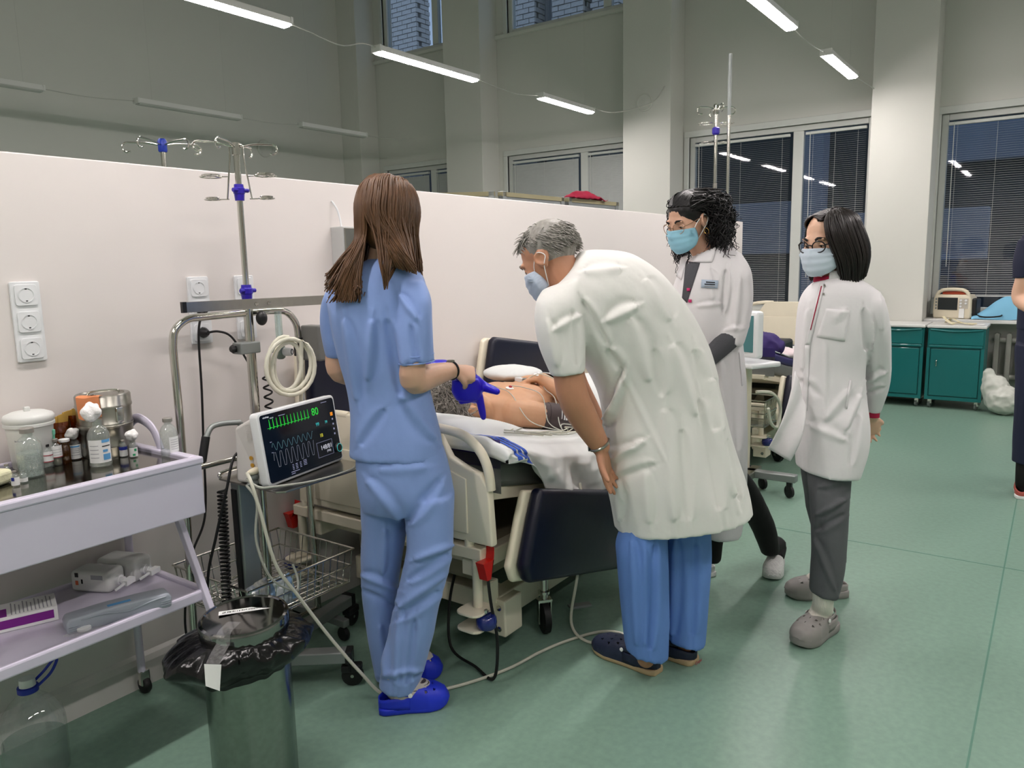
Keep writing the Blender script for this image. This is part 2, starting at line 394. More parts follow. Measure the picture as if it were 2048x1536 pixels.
# deep sills
for k, (a, b, zt, proj) in enumerate(((7.08, 8.73, .84, .3), (4.36, 6.44, .84, .3), (1.65, 3.75, .82, .30), (-.98, 1.085, .80, .30))):
    struct(MB().box((XW - proj, a, zt - .035), (XW + .03, b, zt)).build('trim_%d' % (k + 11), M_sill, bevel=.006))
for k, (a, b, zt) in enumerate(((7.08, 8.73, kz(4.40)), (4.36, 6.44, kz(4.36)), (1.65, 3.75, kz(4.36)))):
    struct(MB().box((XW - .05, a, zt - .05), (XW + .03, b, zt)).build('trim_%d' % (k + 21), M_wall, bevel=.006))

# partition, its top cap and baseboard
PX1, PZ = 7.40, 1.775
pt = MB().box((X0, YP, 0), (PX1, YP + .10, PZ)).build('wall_partition', M_part, bevel=.004); struct(pt)
b = MB(); b.add([(x, YP - yy, zz) for x in (X0, PX1) for yy, zz in ((0, 0), (.016, 0), (.016, .085), (.010, .105), (0, .118))],
                [(i, (i + 1) % 5, 5 + (i + 1) % 5, 5 + i) for i in range(5)] + [(0, 1, 2, 3, 4), (9, 8, 7, 6, 5)])
struct(b.build('baseboard_partition', M_base))
struct(MB().box((XW - .014, Y0, 0), (XW, YF, .1)).build('baseboard_window', M_base, bevel=.003))

# round ventilation discs high on the walls
M_vent = mat('vent cover', '#cbcbc4', .7)
def vent(c, ax, r, label):
    t = thing('vent_cover', label, 'vent', c)
    MB().lathe([(r, 0), (r, .012), (r * .86, .022), (r * .8, .016), (.0, .016)], c, 32, ax).build('cover', M_vent, t, smooth=True)
    MB().torus(V3(c) + unit(ax) * .016, r * .93, r * .05, ax, 32, 6).build('ring', M_vent, t, smooth=True)
vent(AX(1290, 205, XC) + 0, (-1, 0, 0), .10, 'round vent cover on the bare column beside the hanging cable')
vent((7.05, YF, 3.08), (0, -1, 0), .12, 'round vent cover on the far wall above the partition')

# blinds: head rail, many fine slats, cords, bottom rail
M_slat = mat('blind slat', '#b9bcba', .45, var=.03)
def blind(y0, y1, z0, z1, tilt, label, pitch=.021, w=.025, x=XW - .0):
    y0, y1, z0, z1 = ky(y0), ky(y1), kz(z0), kz(z1)
    t = thing('venetian_blind', label, 'blind', (x, (y0 + y1) / 2, z0), 0, 'venetian blinds')
    MB().box((x - .02, y0, z1 - .03), (x + .02, y1, z1)).build('head_rail', M_pvc, t, bevel=.004)
    MB().box((x - .012, y0, z0), (x + .012, y1, z0 + .014)).build('bottom_rail', M_pvc, t, bevel=.003)
    b = MB(); n = int((z1 - .035 - z0 - .016) / pitch); c, s = math.cos(tilt), math.sin(tilt)
    for i in range(n):
        zz = z0 + .022 + i * pitch
        ps = [(x + u * c * w / 2 + (.0016 if abs(u) < .5 else 0) * -s, zz + u * s * w / 2 + (.0016 if abs(u) < .5 else 0) * c) for u in (-1, -.33, .33, 1)]
        b.add([(px, yy, pz) for yy in (y0 + .004, y1 - .004) for px, pz in ps], [(k, k + 1, k + 5, k + 4) for k in range(3)])
    tag(b.build('slats', M_slat, t, smooth=True), kind='stuff')
    c = MB(); k = max(2, int((y1 - y0) / .45))
    for i in range(k + 1):
        yy = y0 + .08 + (y1 - y0 - .16) * i / k
        c.tube([(x - .014, yy, z0), (x - .014, yy, z1 - .01)], .0014, 4)
    c.tube([(x - .022, y1 - .05, z1), (x - .022, y1 - .055, z0 + .3)], .004, 6)
    c.build('cords', M_pvc, t)
    return t
XB = XW + .012
blind(7.49, 8.24, .93, 2.76, 1.25, 'closed grey blind in the small window by the far corner, wide half', x=XB)
blind(6.92, 7.36, .93, 2.76, 1.25, 'closed grey blind in the small window by the far corner, narrow half', x=XB)
blind(5.02, 6.03, .93, 2.76, 1.32, 'closed pale blind left of the dark gap, behind the framed screens', x=XB)
blind(4.28, 4.89, .93, 2.76, 1.32, 'closed pale blind beside the bare column, behind the framed screens', x=XB)
blind(2.44, 3.49, .93, 2.72, .12, 'open slatted blind behind the tall drip stand', x=XB)
blind(1.69, 2.28, .93, 2.72, .12, 'open slatted blind between the mullion and the wide white column', x=XB)
blind(.17, .97, 1.02, 2.66, .12, 'open slatted blind above the portable defibrillator', x=XB)
blind(-.88, .07, 1.02, 2.66, .12, 'open slatted blind past the portable defibrillator window mullion', x=XB)

# outside: neighbour block, pale panels, brick piers at the upper windows
M_out = mat('outside wall', '#4a4d52', .9, var=.2, vscale=1.0)
M_pale = mat('outside pale panel', '#9aa2b4', .9, var=.1, vscale=2.0)
M_brick = mat('white silicate brick', '#cdc9c3', .9, var=.15, vscale=5, bump=.1, bscale=40)
M_mortar = mat('mortar', '#757371', .95)
M_ground = mat('asphalt', '#2d2f31', .95, var=.2)
M_bark = mat('tree bark', '#2b2a28', .95)
struct(MB().box((XW + .2, -14, -1.0), (40, 26, -.9)).build('trim_31', M_ground))
t = thing('neighbour_building', 'pale banded neighbour building seen through the open blinds', 'building', (13, 4, -.9))
MB().box((13.4, -1.0, -.9), (14, 6.5, 6.2)).build('facade', M_out, t); MB().box((13.4, 6.5, -.9), (14, 14, 4.6)).build('facade', M_out, t)
for (a, b, c, d) in ((3.3, 5.6, 1.50, 2.35), (.9, 3.15, 1.35, 2.1), (4.6, 5.9, .2, .75), (1.6, 4.3, .15, .62), (.2, 2.4, 2.75, 3.3)):
    MB().box((13.2, a, c), (13.4, b, d)).build('panel', M_pale, t, bevel=.02)
MB().box((12.9, 3.15, -.9), (13.3, 3.5, 6)).build('pillar', M_pale, t)
def brick_pier(x0, y0, y1, z0, z1, label, depth=.38, side=True):
    t = thing('brick_pier', label, 'pier', ((x0 + .2), (y0 + y1) / 2, -.9), 0)
    MB().box((x0 + .01, y0 + .01, -.9), (x0 + depth, y1 - .01, z1)).build('mortar_core', M_mortar, t)
    bw, bh, g = .25, .088, .014; proto = None; r = 0; zz = z0
    rng = random.Random(int(y0 * 100))
    while zz + bh < z1:
        y = y0 - (bw / 2 if r % 2 else 0)
        while y < y1 - .02:
            a, b_ = max(y, y0), min(y + bw - g, y1)
            if b_ - a > .04:
                if proto is None: proto = MB().box((-.5, -.5, -.5), (.5, .5, .5)).mesh('brick')
                o = link_mesh('brick', proto, M_brick, t); o.matrix_parent_inverse = ROOTINV[t]
                o.location = (x0 + .02 - rng.uniform(0, .012), (a + b_) / 2, zz + bh / 2); o.scale = (.06, b_ - a, bh - g)
            y += bw
        if side:
            x = x0 + (.0 if r % 2 else .125)
            while x < x0 + depth - .02:
                b_ = min(x + bw - g, x0 + depth)
                if b_ - x > .04:
                    o = link_mesh('brick', proto, M_brick, t); o.matrix_parent_inverse = ROOTINV[t]
                    o.location = ((x + b_) / 2, y0 + .02 - rng.uniform(0, .01), zz + bh / 2); o.scale = (b_ - x, .06, bh - g)
                x += bw
        zz += bh; r += 1
brick_pier(12.0, 10.62, 11.45, 5.0, 7.6, 'white brick pier outside the upper window at the far corner')
brick_pier(12.0, 7.86, 8.45, 5.0, 7.4, 'white brick pier outside the upper window beside the plain column')
brick_pier(12.0, 6.88, 7.50, 5.0, 7.4, 'white brick pier beside the grey boards outside')
brick_pier(12.0, 6.22, 6.74, 5.0, 7.4, 'narrow white brick pier outside beyond the upper window mullion')
t = thing('board_screen', 'grey vertical boards between brick piers outside the upper window', 'boards', (12.3, 7.68, -.9))
for i in range(3): MB().box((12.3, 7.50 + i * .12, -.9), (12.33, 7.61 + i * .12, 7.4)).build('board', mat('grey boards', '#8f9296', .9), t)
# ------------------------------------------------------------------ shared object materials
M_white = mat('white plastic', '#dfe1e2', .35, var=.02)
M_cream = mat('cream plastic', '#d8cfb8', .42, var=.03)
M_blackp = mat('black plastic', '#141416', .4, var=.1)
M_rubber = mat('black rubber', '#0c0c0d', .55, var=.1)
M_chrome = mat('chrome tube', '#c9c7bf', .16, 1.0, var=.03)
M_steel = mat('brushed steel', '#a6a49b', .28, 1.0, var=.06, vscale=30)
M_alu = mat('grey aluminium', '#8f9492', .42, .6, var=.03)
M_lilac = mat('lilac-white enamel', '#cfcadb', .32, var=.015, coat=.2)
M_glass = pane_mat('clear glass', '#fafcfb', .03, .09, '#e6ece9')
M_amber = pane_mat('amber glass', '#c98a1e', .05, .12, '#8a5a10')
M_milk = mat('milky plastic', '#e4e6e2', .4, var=.02, trans=.15)
M_cotton = mat('cotton wool', '#f3f1ef', .95, var=.02, bump=.5, bscale=70, sheen=.3)
M_paper = mat('white paper', '#e9eae8', .8, var=.02)
M_blue_print = mat('blue print', '#5f9fd0', .7); M_dkblue = mat('navy print', '#1c2a86', .7); M_redp = mat('red print', '#a6434a', .7)
M_green_print = mat('green print', '#2f9a67', .7); M_greyprint = mat('grey print', '#9a9ca0', .8); M_ink = mat('black ink', '#1b1b1e', .8)
M_capgrey = mat('grey metal cap', '#9b9892', .45, .5)
M_purple_clamp = mat('purple clamp', '#2c1aa0', .4); M_blue_clamp = mat('blue clamp', '#1f3aa8', .4)
M_foam = mat('pale yellow foam', '#d9d7b4', .9, bump=.3, bscale=80)

# ------------------------------------------------------------------ wall sockets
def socket_strip(x0, label, zt=1.402, plug=None):
    w, h = .082, .0795; t = thing('socket_strip', label, 'socket', (x0 + w / 2, YP, zt - 3 * h), 0, 'white triple sockets on the partition')
    MB().prism(round_rect(w, 3 * h, .006, 3, x0 + w / 2, zt - 1.5 * h), .010, frame((0, YP, 0), (1, 0, 0), (0, 0, 1), (0, -1, 0))).build('plate', M_white, t, bevel=.002)
    for k in range(3):
        c = (x0 + w / 2, YP - .010, zt - (k + .5) * h)
        o = MB().prism(round_rect(.062, .062, .008, 3, c[0], c[2]), .004, frame((0, YP - .010, 0), (1, 0, 0), (0, 0, 1), (0, -1, 0))).build('socket_insert', M_white, t, bevel=.001)
        MB().lathe([(.0215, .004), (.0225, .0055), (.020, .0055), (.0195, -.004), (0, -.004)], c, 28, (0, -1, 0), cap=False).build('socket_well', M_white, o, smooth=True)
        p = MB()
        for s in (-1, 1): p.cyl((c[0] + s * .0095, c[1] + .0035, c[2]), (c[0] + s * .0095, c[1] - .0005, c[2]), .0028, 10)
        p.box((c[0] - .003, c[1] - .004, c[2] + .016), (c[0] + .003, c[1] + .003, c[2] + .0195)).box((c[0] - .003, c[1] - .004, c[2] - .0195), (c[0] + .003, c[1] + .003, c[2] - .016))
        p.build('hole_shade_and_clips', M_blackp, o)  # black pegs paint the shade inside the pin holes; earth clips share the mesh
    return t
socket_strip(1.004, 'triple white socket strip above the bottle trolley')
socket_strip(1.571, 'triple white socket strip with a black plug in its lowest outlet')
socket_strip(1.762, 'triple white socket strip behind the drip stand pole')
def plug(c, label, cord):
    t = thing('power_plug', label, 'plug', c)
    MB().lathe([(.0, 0), (.018, 0), (.0185, .012), (.014, .022), (.010, .03), (.007, .034)], c, 20, (0, -1, 0)).build('plug_body', M_blackp, t, smooth=True)
    MB().tube(spline(cord, 10), .0042, 8).build('cord', M_rubber, t, smooth=True)
zk = 1.402 - 2.5 * .0795
s2 = (1.612, YP - .012, zk)
plug(s2, 'black plug in the lowest outlet, cord curling down behind the pole', [(1.612, YP - .04, zk), (1.65, YP - .05, zk + .002), (1.70, YP - .05, zk - .02), (1.74, YP - .06, zk - .09), (1.77, YP - .07, zk - .17), (1.76, YP - .1, zk - .28), (1.74, YP - .12, zk - .42)])
plug((1.612, YP - .012, zk + .0795), 'black plug in the middle outlet, cord dropping to the floor', [(1.60, YP - .04, zk + .08), (1.585, YP - .06, zk + .07), (1.565, YP - .06, zk + .0), (1.565, YP - .05, zk - .2), (1.56, YP - .04, zk - .4), (1.53, YP - .06, zk - .65), (1.45, YP - .08, .42), (1.40, YP - .09, .2), (1.42, YP - .1, .02)])
# grey wall box with a cable
t = thing('wall_box', 'small grey box on the partition with a white cable from above', 'box', (2.30, YP, 1.44))
MB().box((2.25, YP - .075, 1.437), (2.40, YP, 1.592)).build('housing', mat('pale grey box', '#b9bab8', .5), t, bevel=.004)
MB().box((2.256, YP - .081, 1.443), (2.394, YP - .074, 1.586)).build('cover', M_steel, t, bevel=.003)
MB().tube(spline([(2.285, YP - .03, 1.592), (2.285, YP - .022, 1.63), (2.275, YP - .016, 1.67), (2.262, YP - .003, 1.70)], 8), .004, 8).build('cable', M_white, t, smooth=True)

# ------------------------------------------------------------------ dressing trolley
TX0, TX1, TY0, TY1, TZ = .60, 1.28, 2.035, 2.49, .88
t = thing('dressing_trolley', 'lilac-white trolley with steel tray top, carrying bottles', 'trolley', ((TX0 + TX1) / 2, 2.2, 0))
b = MB()                                                # rim: hollow frame round the tray
for (x0, y0, x1, y1) in ((TX0, TY0, TX1, TY0 + .03), (TX0, TY1 - .02, TX1, TY1), (TX0, TY0 + .03, TX0 + .02, TY1 - .02), (TX1 - .03, TY0 + .03, TX1, TY1 - .02)):
    b.box((x0, y0, TZ - .022), (x1, y1, TZ))
b.build('rim', M_lilac, t, bevel=.005)
MB().box((TX0 + .01, TY0 + .02, TZ - .02), (TX1 - .02, TY1 - .01, TZ - .014)).build('steel_tray', mat('polished tray steel', '#8d897e', .12, 1.0, var=.08, vscale=9), t)
b = MB().box((TX0, TY0 + .006, TZ - .175), (TX1 - .004, TY0 + .026, TZ - .02)); b.box((TX1 - .024, TY0 + .026, TZ - .175), (TX1 - .004, TY1 - .01, TZ - .02)); b.box((TX0, TY1 - .03, TZ - .175), (TX1 - .024, TY1 - .01, TZ - .02))
b.build('drawer_front', M_lilac, t, bevel=.004)
MB().tube(spline([(TX1 - .012, TY1 - .06 - .22 * 0, TZ - .004), (TX1 - .012, TY1 - .07, TZ + .05), (TX1 - .012, TY1 - .13, TZ + .085), (TX1 - .012, TY1 - .21, TZ + .06), (TX1 - .012, TY1 - .25, TZ - .004)], 8), .013, 10, flat=(.6, 1.2), hint=(1, 0, 0)).build('side_handle', M_lilac, t, smooth=True)
SZ = .452
b = MB().box((TX0 + .01, TY0 + .045, SZ - .012), (TX1 - .012, TY1 - .015, SZ)); b.build('shelf', M_lilac, t)
b = MB().box((TX0, TY0 + .028, SZ - .022), (TX1, TY0 + .05, SZ + .012)).box((TX1 - .022, TY0 + .05, SZ - .022), (TX1, TY1 - .01, SZ + .012)).box((TX0, TY1 - .03, SZ - .022), (TX1 - .022, TY1 - .01, SZ + .012))
b.build('shelf_lip', M_lilac, t, bevel=.006)
def leg_y(z): return 2.185 - (.70 - z) * .50
for x in (TX0 + .02, TX1 - .018):
    MB().bar((x, leg_y(.72), .72), (x, leg_y(.06), .06), .026, .018, (1, 0, 0)).build('front_leg', M_lilac, t, bevel=.003)
    MB().cyl((x - .012, TY1 - .03, .08), (x - .012, TY1 - .03, .72), .0125, 12).build('rear_leg', M_lilac, t, smooth=True)
    for yy in (leg_y(.06), TY1 - .03):
        c = MB(); c.lathe([(.026, -.011), (.029, -.006), (.029, .006), (.026, .011)], (x - .006, yy, .029), 20, (1, 0, 0)).build('caster', M_rubber, t, smooth=True)
        MB().box((x - .022, yy - .012, .03), (x + .010, yy + .012, .085)).build('caster_fork', M_chrome, t, bevel=.004)

# ------------------------------------------------------------------ bottles, jars, drum on the tray
TT = TZ - .0135
def arc_label(b, c, r, z0, z1, a0, a1, n=12):
    b.grid(lambda u, v: (c[0] + r * math.cos(a0 + (a1 - a0) * u), c[1] + r * math.sin(a0 + (a1 - a0) * u), c[2] + z0 + (z1 - z0) * v), n, 2)
def bottle(c, r, h, label, glass=M_glass, cap='crimp', capm=None, lab=None, liquid=None, group='bottles and vials on the steel tray', nr=.42, name='glass_bottle', cat='bottle', face=None):
    """c base centre; lab = list of (z0, z1, a0, a1, material)"""
    t = thing(name, label, cat, c, 0, group); nk = r * nr
    prof = [(.0, .0), (r * .9, 0), (r, h * .03), (r, h * .60), (r * .93, h * .68), (r * .7, h * .77), (nk, h * .83), (nk, h * .9), (nk * 1.15, h * .91), (nk * 1.15, h * .955)]
    inner = [(max(0, q - .002), max(zz, .003)) for q, zz in prof[::-1]]
    MB().lathe(prof + [(nk * .9, h * .955)] + [(q, zz) for q, zz in inner if zz < h * .955], c, 28, cap=False).build('glass_body', glass, t, smooth=True)
    if liquid: MB().lathe([(0, .004), (r - .004, .004), (r - .0035, h * .5), (0, h * .5)], c, 24, cap=False).build('liquid', liquid, t, smooth=True)
    if cap == 'crimp': MB().lathe([(nk * 1.05, h * .89), (nk * 1.28, h * .895), (nk * 1.3, h * .985), (nk * 1.1, h), (0, h)], c, 24).build('cap', capm or M_capgrey, t, smooth=True)
    to = math.atan2(-c[1], -c[0])
    for (z0, z1, a0, a1, mm) in (lab or []):
        b = MB(); arc_label(b, c, r + (.0006 if mm is M_paper else .0011), z0 * h, z1 * h, to + a0, to + a1); b.build('label', mm, t, smooth=True)
    return t
def at(px, py): return AZ(px, py, TT)
def cotton(c, r, seed, label):
    rng = random.Random(seed); b = MB(); b.ell(c, (r, r * .8, r * .95), 20, 14)
    for k in range(5):
        a = rng.uniform(0, 6.28); b.ell(V3(c) + V3(math.cos(a) * r * .6, math.sin(a) * r * .5, rng.uniform(-.4, .7) * r), r * rng.uniform(.35, .55), 12, 8)
    me = modded(b.mesh('w'), remesh=r * .13, smooth=2)
    for v in me.vertices:
        n = noise.noise(v.co * (55 / (r / .02))) ; v.co += v.normal * n * r * .22
    shade(me, 180); o = link_mesh('cotton_wad', me, M_cotton); return tag(o, label, 'cotton', 'cotton wads stuck in bottle necks')
def print_lines(a0, a1, zs, m=M_greyprint, th=.012): return [(z, z + th, a0, a1, m) for z in zs]
P = at(64, 952); bottle(P, .033, .138, 'large clear bottle half full of water before the white bucket', liquid=pane_mat('water', '#eef3f1', .0, .28, '#d9e2de'))
P = at(203, 931); bottle(P, .0305, .145, 'clear infusion bottle with white and light blue label, cotton in its neck', cap=None,
    lab=[(.10, .56, -1.1, 1.1, M_paper), (.15, .27, .25, .95, M_blue_print), (.31, .36, .25, .7, M_blue_print), (.50, .56, .2, 1.0, M_blue_print), (.42, .44, .2, 1.0, M_ink)] + print_lines(-.9, -.1, (.2, .28, .36, .44)))
cotton(P + V3(-.012, .004, .158), .028, 3, 'big cotton wad leaning out of the blue-labelled bottle')
P = at(341, 911); bottle(P, .026, .118, 'clear capped bottle with grey-lettered label on the tray corner', lab=[(.12, .52, .0, 1.3, M_paper)] + print_lines(.15, 1.1, (.2, .26, .32, .38, .44), th=.01))
P = at(152, 918); bottle(P, .0165, .075, 'small bottle with white label and blue heading, cotton on top', cap=None, lab=[(.05, .62, -1.4, 1.4, M_paper), (.52, .58, -.8, .8, M_blue_print)] + print_lines(-.7, .8, (.45, .38, .3, .2), th=.02))
cotton(P + V3(-.006, -.006, .08), .019, 5, 'cotton wad on the small white-labelled bottle')
P = at(133, 925); bottle(P, .0145, .072, 'short amber vial with a pale cap beside the white-labelled bottle', glass=M_amber, capm=M_paper, nr=.8)
P = at(114, 929); bottle(P, .0165, .078, 'clear vial with white label and a green needle hub on top', lab=[(.3, .75, -1.4, 1.4, M_paper), (.30, .33, -1.4, 1.4, M_redp)] + print_lines(-1.0, 1.0, (.6, .5, .4)), liquid=mat('yellowish drug', '#b9b27a', .05, trans=.8))
tag(MB().lathe([(.003, 0), (.0035, .012), (.005, .013), (.0055, .026), (.003, .028)], P + V3(0, 0, .0785), 12).build('needle_hub', mat('needle green', '#7fd0b0', .4), smooth=True), 'green and white needle hub stuck in a vial cap', 'needle')
P = at(97, 934); bottle(P, .0145, .068, 'clear vial with a red-striped white label beside the big bottle', capm=M_ink, lab=[(.25, .7, -1.4, 1.4, M_paper), (.52, .56, -1.3, 1.3, M_redp), (.25, .29, -1.4, 1.4, M_redp)])
P = at(89, 915); cotton(P + V3(0, .01, .075), .017, 8, 'cotton wad in front of the white bucket'); bottle(P + V3(0, .01, 0), .013, .072, 'narrow clear vial under a cotton wad by the bucket', cap=None)
P = at(248, 913); bottle(P, .0105, .052, 'tiny vial with blue band on its label', lab=[(.05, .62, -1.5, 1.5, M_paper), (.42, .62, -1.5, 1.5, M_dkblue)])
P = at(268, 914); bottle(P, .0115, .062, 'small vial with green-printed label, cotton on top', cap=None, lab=[(.05, .5, -1.4, 1.4, M_paper), (.32, .45, 0.2, .8, M_green_print), (.1, .2, -.2, .4, M_green_print)])
cotton(P + V3(0, 0, .068), .018, 11, 'cotton wad on the green-printed vial')
P = at(32, 972); bottle(P, .0095, .042, 'tiny vial with a dark blue square beside the foam', lab=[(.08, .6, -1.5, 1.5, M_paper), (.38, .6, -1.0, -.2, M_dkblue)])
P = at(48, 965); bottle(P, .0095, .035, 'tiny uncapped clear vial beside the blue-square vial', cap=None, lab=[(.1, .4, -1.4, 1.4, M_paper)])
P = at(16, 960); bottle(P, .010, .045, 'tiny clear vial leaning at the foam', lab=[(.2, .6, -1, 1, M_paper)])
o = MB(); o.obox((.78, 2.30, TT + .02), (.07, .03, 0), (-.02, .05, 0), (0, 0, .02)); o = o.build('foam_block', M_foam, bevel=.012, bseg=3); tag(o, 'pale yellow foam block at the trolley end', 'foam')
o = MB(); o.obox((.80, 2.40, TT + .018), (.06, .02, 0), (-.015, .04, 0), (0, 0, .018)); o = o.build('foam_block', M_foam, bevel=.01, bseg=3); tag(o, 'smaller yellow foam block behind the other against the partition', 'foam')
# white bucket with lid
c = V3(.978, 2.42, TT); t = thing('plastic_bucket', 'white lidded plastic bucket on the steel tray', 'bucket', c)
MB().lathe([(0, 0), (.050, 0), (.053, .004), (.061, .125), (.061, .13)], c, 36).build('body', M_milk, t, smooth=True)
MB().lathe([(.062, .122), (.066, .124), (.066, .132), (.063, .134), (.066, .138), (.066, .150), (.062, .156), (.045, .163), (0, .165)], c, 36).build('lid', M_milk, t, smooth=True)
MB().box(tuple(c + V3(-.01, -.006, .163)), tuple(c + V3(.006, .006, .178))).build('lid_tab', M_milk, t, bevel=.003)
b = MB(); to = math.atan2(-c[1], -c[0]); arc_label(b, c, .0585, .085, .090, to - .75, to - .35); arc_label(b, c, .0585, .098, .102, to + .15, to + .5); b.build('print_mark', M_greyprint, t)
# steel sterilising drum
c = V3(1.178, 2.385, TT); r = .077; t = thing('sterilising_drum', 'round steel sterilising drum with orange paper hanging from its lid', 'drum', c)
MB().lathe([(0, 0), (r * .97, 0), (r * .97, .006), (r, .012), (r, .028), (r * 1.012, .03), (r * 1.012, .036), (r, .038), (r, .088), (r * 1.02, .09), (r * 1.02, .104), (r, .106), (r, .155), (r * .96, .157)], c, 48).build('body', M_steel, t, smooth=True)
MB().lathe([(r * 1.0, .150), (r * 1.035, .151), (r * 1.035, .158), (r * 1.015, .160), (r * 1.015, .185), (r * .97, .190), (r * .8, .191), (r * .78, .188), (r * .3, .188), (0, .188)], c, 48).build('lid', M_steel, t, smooth=True)
MB().tube(spline([c + V3(-.04, .01, .189), c + V3(-.03, 0, .199), c + V3(.03, -.02, .199), c + V3(.04, -.025, .189)], 6), .003, 8).build('lid_handle', M_chrome, t, smooth=True)
to = math.atan2(-c[1], -c[0]); cc = c + V3(math.cos(to + .55), math.sin(to + .55), 0) * r
MB().obox(cc + V3(0, 0, .13), V3(-math.sin(to + .55), math.cos(to + .55), 0) * .012, (0, 0, .022), V3(math.cos(to + .55), math.sin(to + .55), 0) * .005).build('clasp', M_chrome, t, bevel=.003)
MB().torus(c + V3(0, 0, .097), r * 1.025, .0016, n=48).build('strap_band', M_steel, t, smooth=True)
d = V3(math.cos(to - .55), math.sin(to - .55), 0); s = V3(-math.sin(to - .55), math.cos(to - .55), 0)
b = MB(); b.grid(lambda u, v: c + s * (-.036 + .072 * u + .006 * v) + (d * (r * (.75 + .32 * min(1, v * 2.2))) + V3(0, 0, .193 - (max(0, v - .42) * .115) - .006 * math.sin(5 * u) * v)), 8, 10)
o = b.build('orange_paper', mat('orange paper', '#d98a5c', .8, var=.05), smooth=True, solid=.0006); tag(o, 'orange paper slip draped over the drum lid', 'paper')
text_mesh('iv', .026, frame(c + d * r * .9 + V3(0, 0, .1955), s, -d, UP), M_ink, o, 'pen_mark', shear=.4)
# amber jars
for (xx, yy, rr, hh, lb) in ((1.072, 2.450, .030, .115, 'wide amber glass jar with packets inside, beside the bucket'), (1.122, 2.466, .017, .125, 'amber glass jar half hidden behind the steel drum')):
    c = V3(xx, yy, TT); t = thing('amber_jar', lb, 'jar', c, 0, 'amber jars by the drum')
    MB().lathe([(0, 0), (rr, 0), (rr * 1.03, .01), (rr * 1.03, hh * .55), (rr * .9, hh * .66), (rr * .92, hh * .7), (rr * 1.04, hh * .72), (rr * 1.06, hh), (rr * 1.0, hh), (rr * .98, hh * .72), (rr * .85, hh * .66), (rr * .98, hh * .55), (rr * .98, .006), (0, .005)], c, 32, cap=False).build('jar_body', M_amber, t, smooth=True)
    p = MB()
    for k in range(4): p.obox(c + V3(.012 * (k - 1.5), .004 * (k % 2), hh * .72 + .006 * k), (.009, 0, .002), (0, .0016, 0), (.004 * (k - 1.5), 0, hh * .34))
    p.build('packets', mat('amber packets', '#c7a24e', .6), t)
# lower shelf
def lying_dispenser(c, ang, L_, w, label):
    t = thing('dispenser_bottle', label, 'bottle', c, ang, 'white pump bottles lying on the shelf')
    MB().box((0, -w / 2, 0), (L_, w / 2, w * .86)).build('body', M_milk, t, bevel=.014, bseg=4, world=False, smooth=True)
    b = MB(); z = w * .4; b.cyl((L_, 0, z), (L_ + .012, 0, z), .016, 20); b.cyl((L_ + .012, 0, z), (L_ + .022, 0, z), .011, 16); b.build('collar', M_white, t, world=False, smooth=True)
    b = MB(); b.cyl((L_ + .022, 0, z), (L_ + .032, 0, z), .006, 12); b.obox((L_ + .042, -.006, z), (.010, 0, 0), (0, .02, 0), (0, 0, .008)); b.tube(spline([(L_ + .042, -.02, z), (L_ + .044, -.05, z - .002), (L_ + .038, -.062, z - .006)], 6), .0045, 8)
    b.build('pump_head', M_white, t, world=False, smooth=True)
    return t
d1 = lying_dispenser((1.075, 2.44, SZ + .001), math.radians(-65), .135, .078, 'white pump bottle lying on the shelf, printed, next to the grey device')
for k, (x, z_, w_, m_) in enumerate(((.02, .055, .012, M_ink), (.02, .03, .010, mat('orange print', '#c9603a', .7)), (.04, .035, .006, M_ink), (.075, .05, .04, M_greyprint))): MB().box((x, -.0396, z_ - .006), (x + w_, -.0392, z_ + .008)).build('print_mark', m_, d1, world=False)
lying_dispenser((1.17, 2.46, SZ + .001), math.radians(-70), .145, .085, 'white pump bottle lying at the shelf end, unprinted side up')
c = V3(.875, 2.33, SZ + .001); t = thing('medicine_box', 'white and purple medicine box on the lower shelf', 'box', c, math.radians(-20))
MB().box((-.095, -.055, 0), (.075, .055, .042)).build('carton', M_paper, t, bevel=.0015, world=False)
pv = mat('purple print', '#7a1f86', .7)
MB().box((-.09, -.0558, .01), (.065, -.0552, .034)).build('side_print', pv, t, world=False); MB().box((-.093, -.05, .0422), (-.045, .01, .0426)).build('top_print', pv, t, world=False)
b = MB()
for i in range(11): b.box((-.035 + .0095 * i, -.045, .0422), (-.032 + .0095 * i, .045 - .012 * (i % 3), .0425))
b.build('text_lines', M_greyprint, t, world=False)
c = V3(1.03, 2.12, SZ + .001); t = thing('handheld_device', 'long grey plastic case with curved groove lying on the shelf front', 'device case', c, math.radians(-15))
M_dev = mat('blue-grey plastic', '#a3aab4', .38, var=.02)
pf = [(-.135, 0), (.135, 0), (.137, .03), (.13, .043), (.05, .047), (-.05, .047), (-.13, .043), (-.137, .03)]
MB().prism(pf, .062, frame((0, .031, 0), (1, 0, 0), (0, 0, 1), (0, -1, 0))).build('case', M_dev, t, bevel=.007, bseg=3, world=False, smooth=True)
MB().tube(spline([(-.1, -.031, .036), (-.04, -.033, .036), (.02, -.034, .026), (.08, -.033, .034), (.12, -.031, .036)], 8), .0025, 6).build('groove_ridge', M_dev, t, smooth=True, world=False)
MB().box((-.03, -.02, .0472), (.03, -.005, .0476)).build('label_strip', M_blue_print, t, world=False)
for s in (-1, 1):
    b = MB()
    for i in range(3): b.box((s * .118 - .014, -.0335, .01 + .006 * i), (s * .118 + .014, -.031, .012 + .006 * i))
    b.build('vent_slot', M_dev, t, world=False)
c = V3(.93, 2.115, SZ + .001); t = thing('blister_pouch', 'clear pouch with a round white disc on the shelf', 'pouch', c, .5)
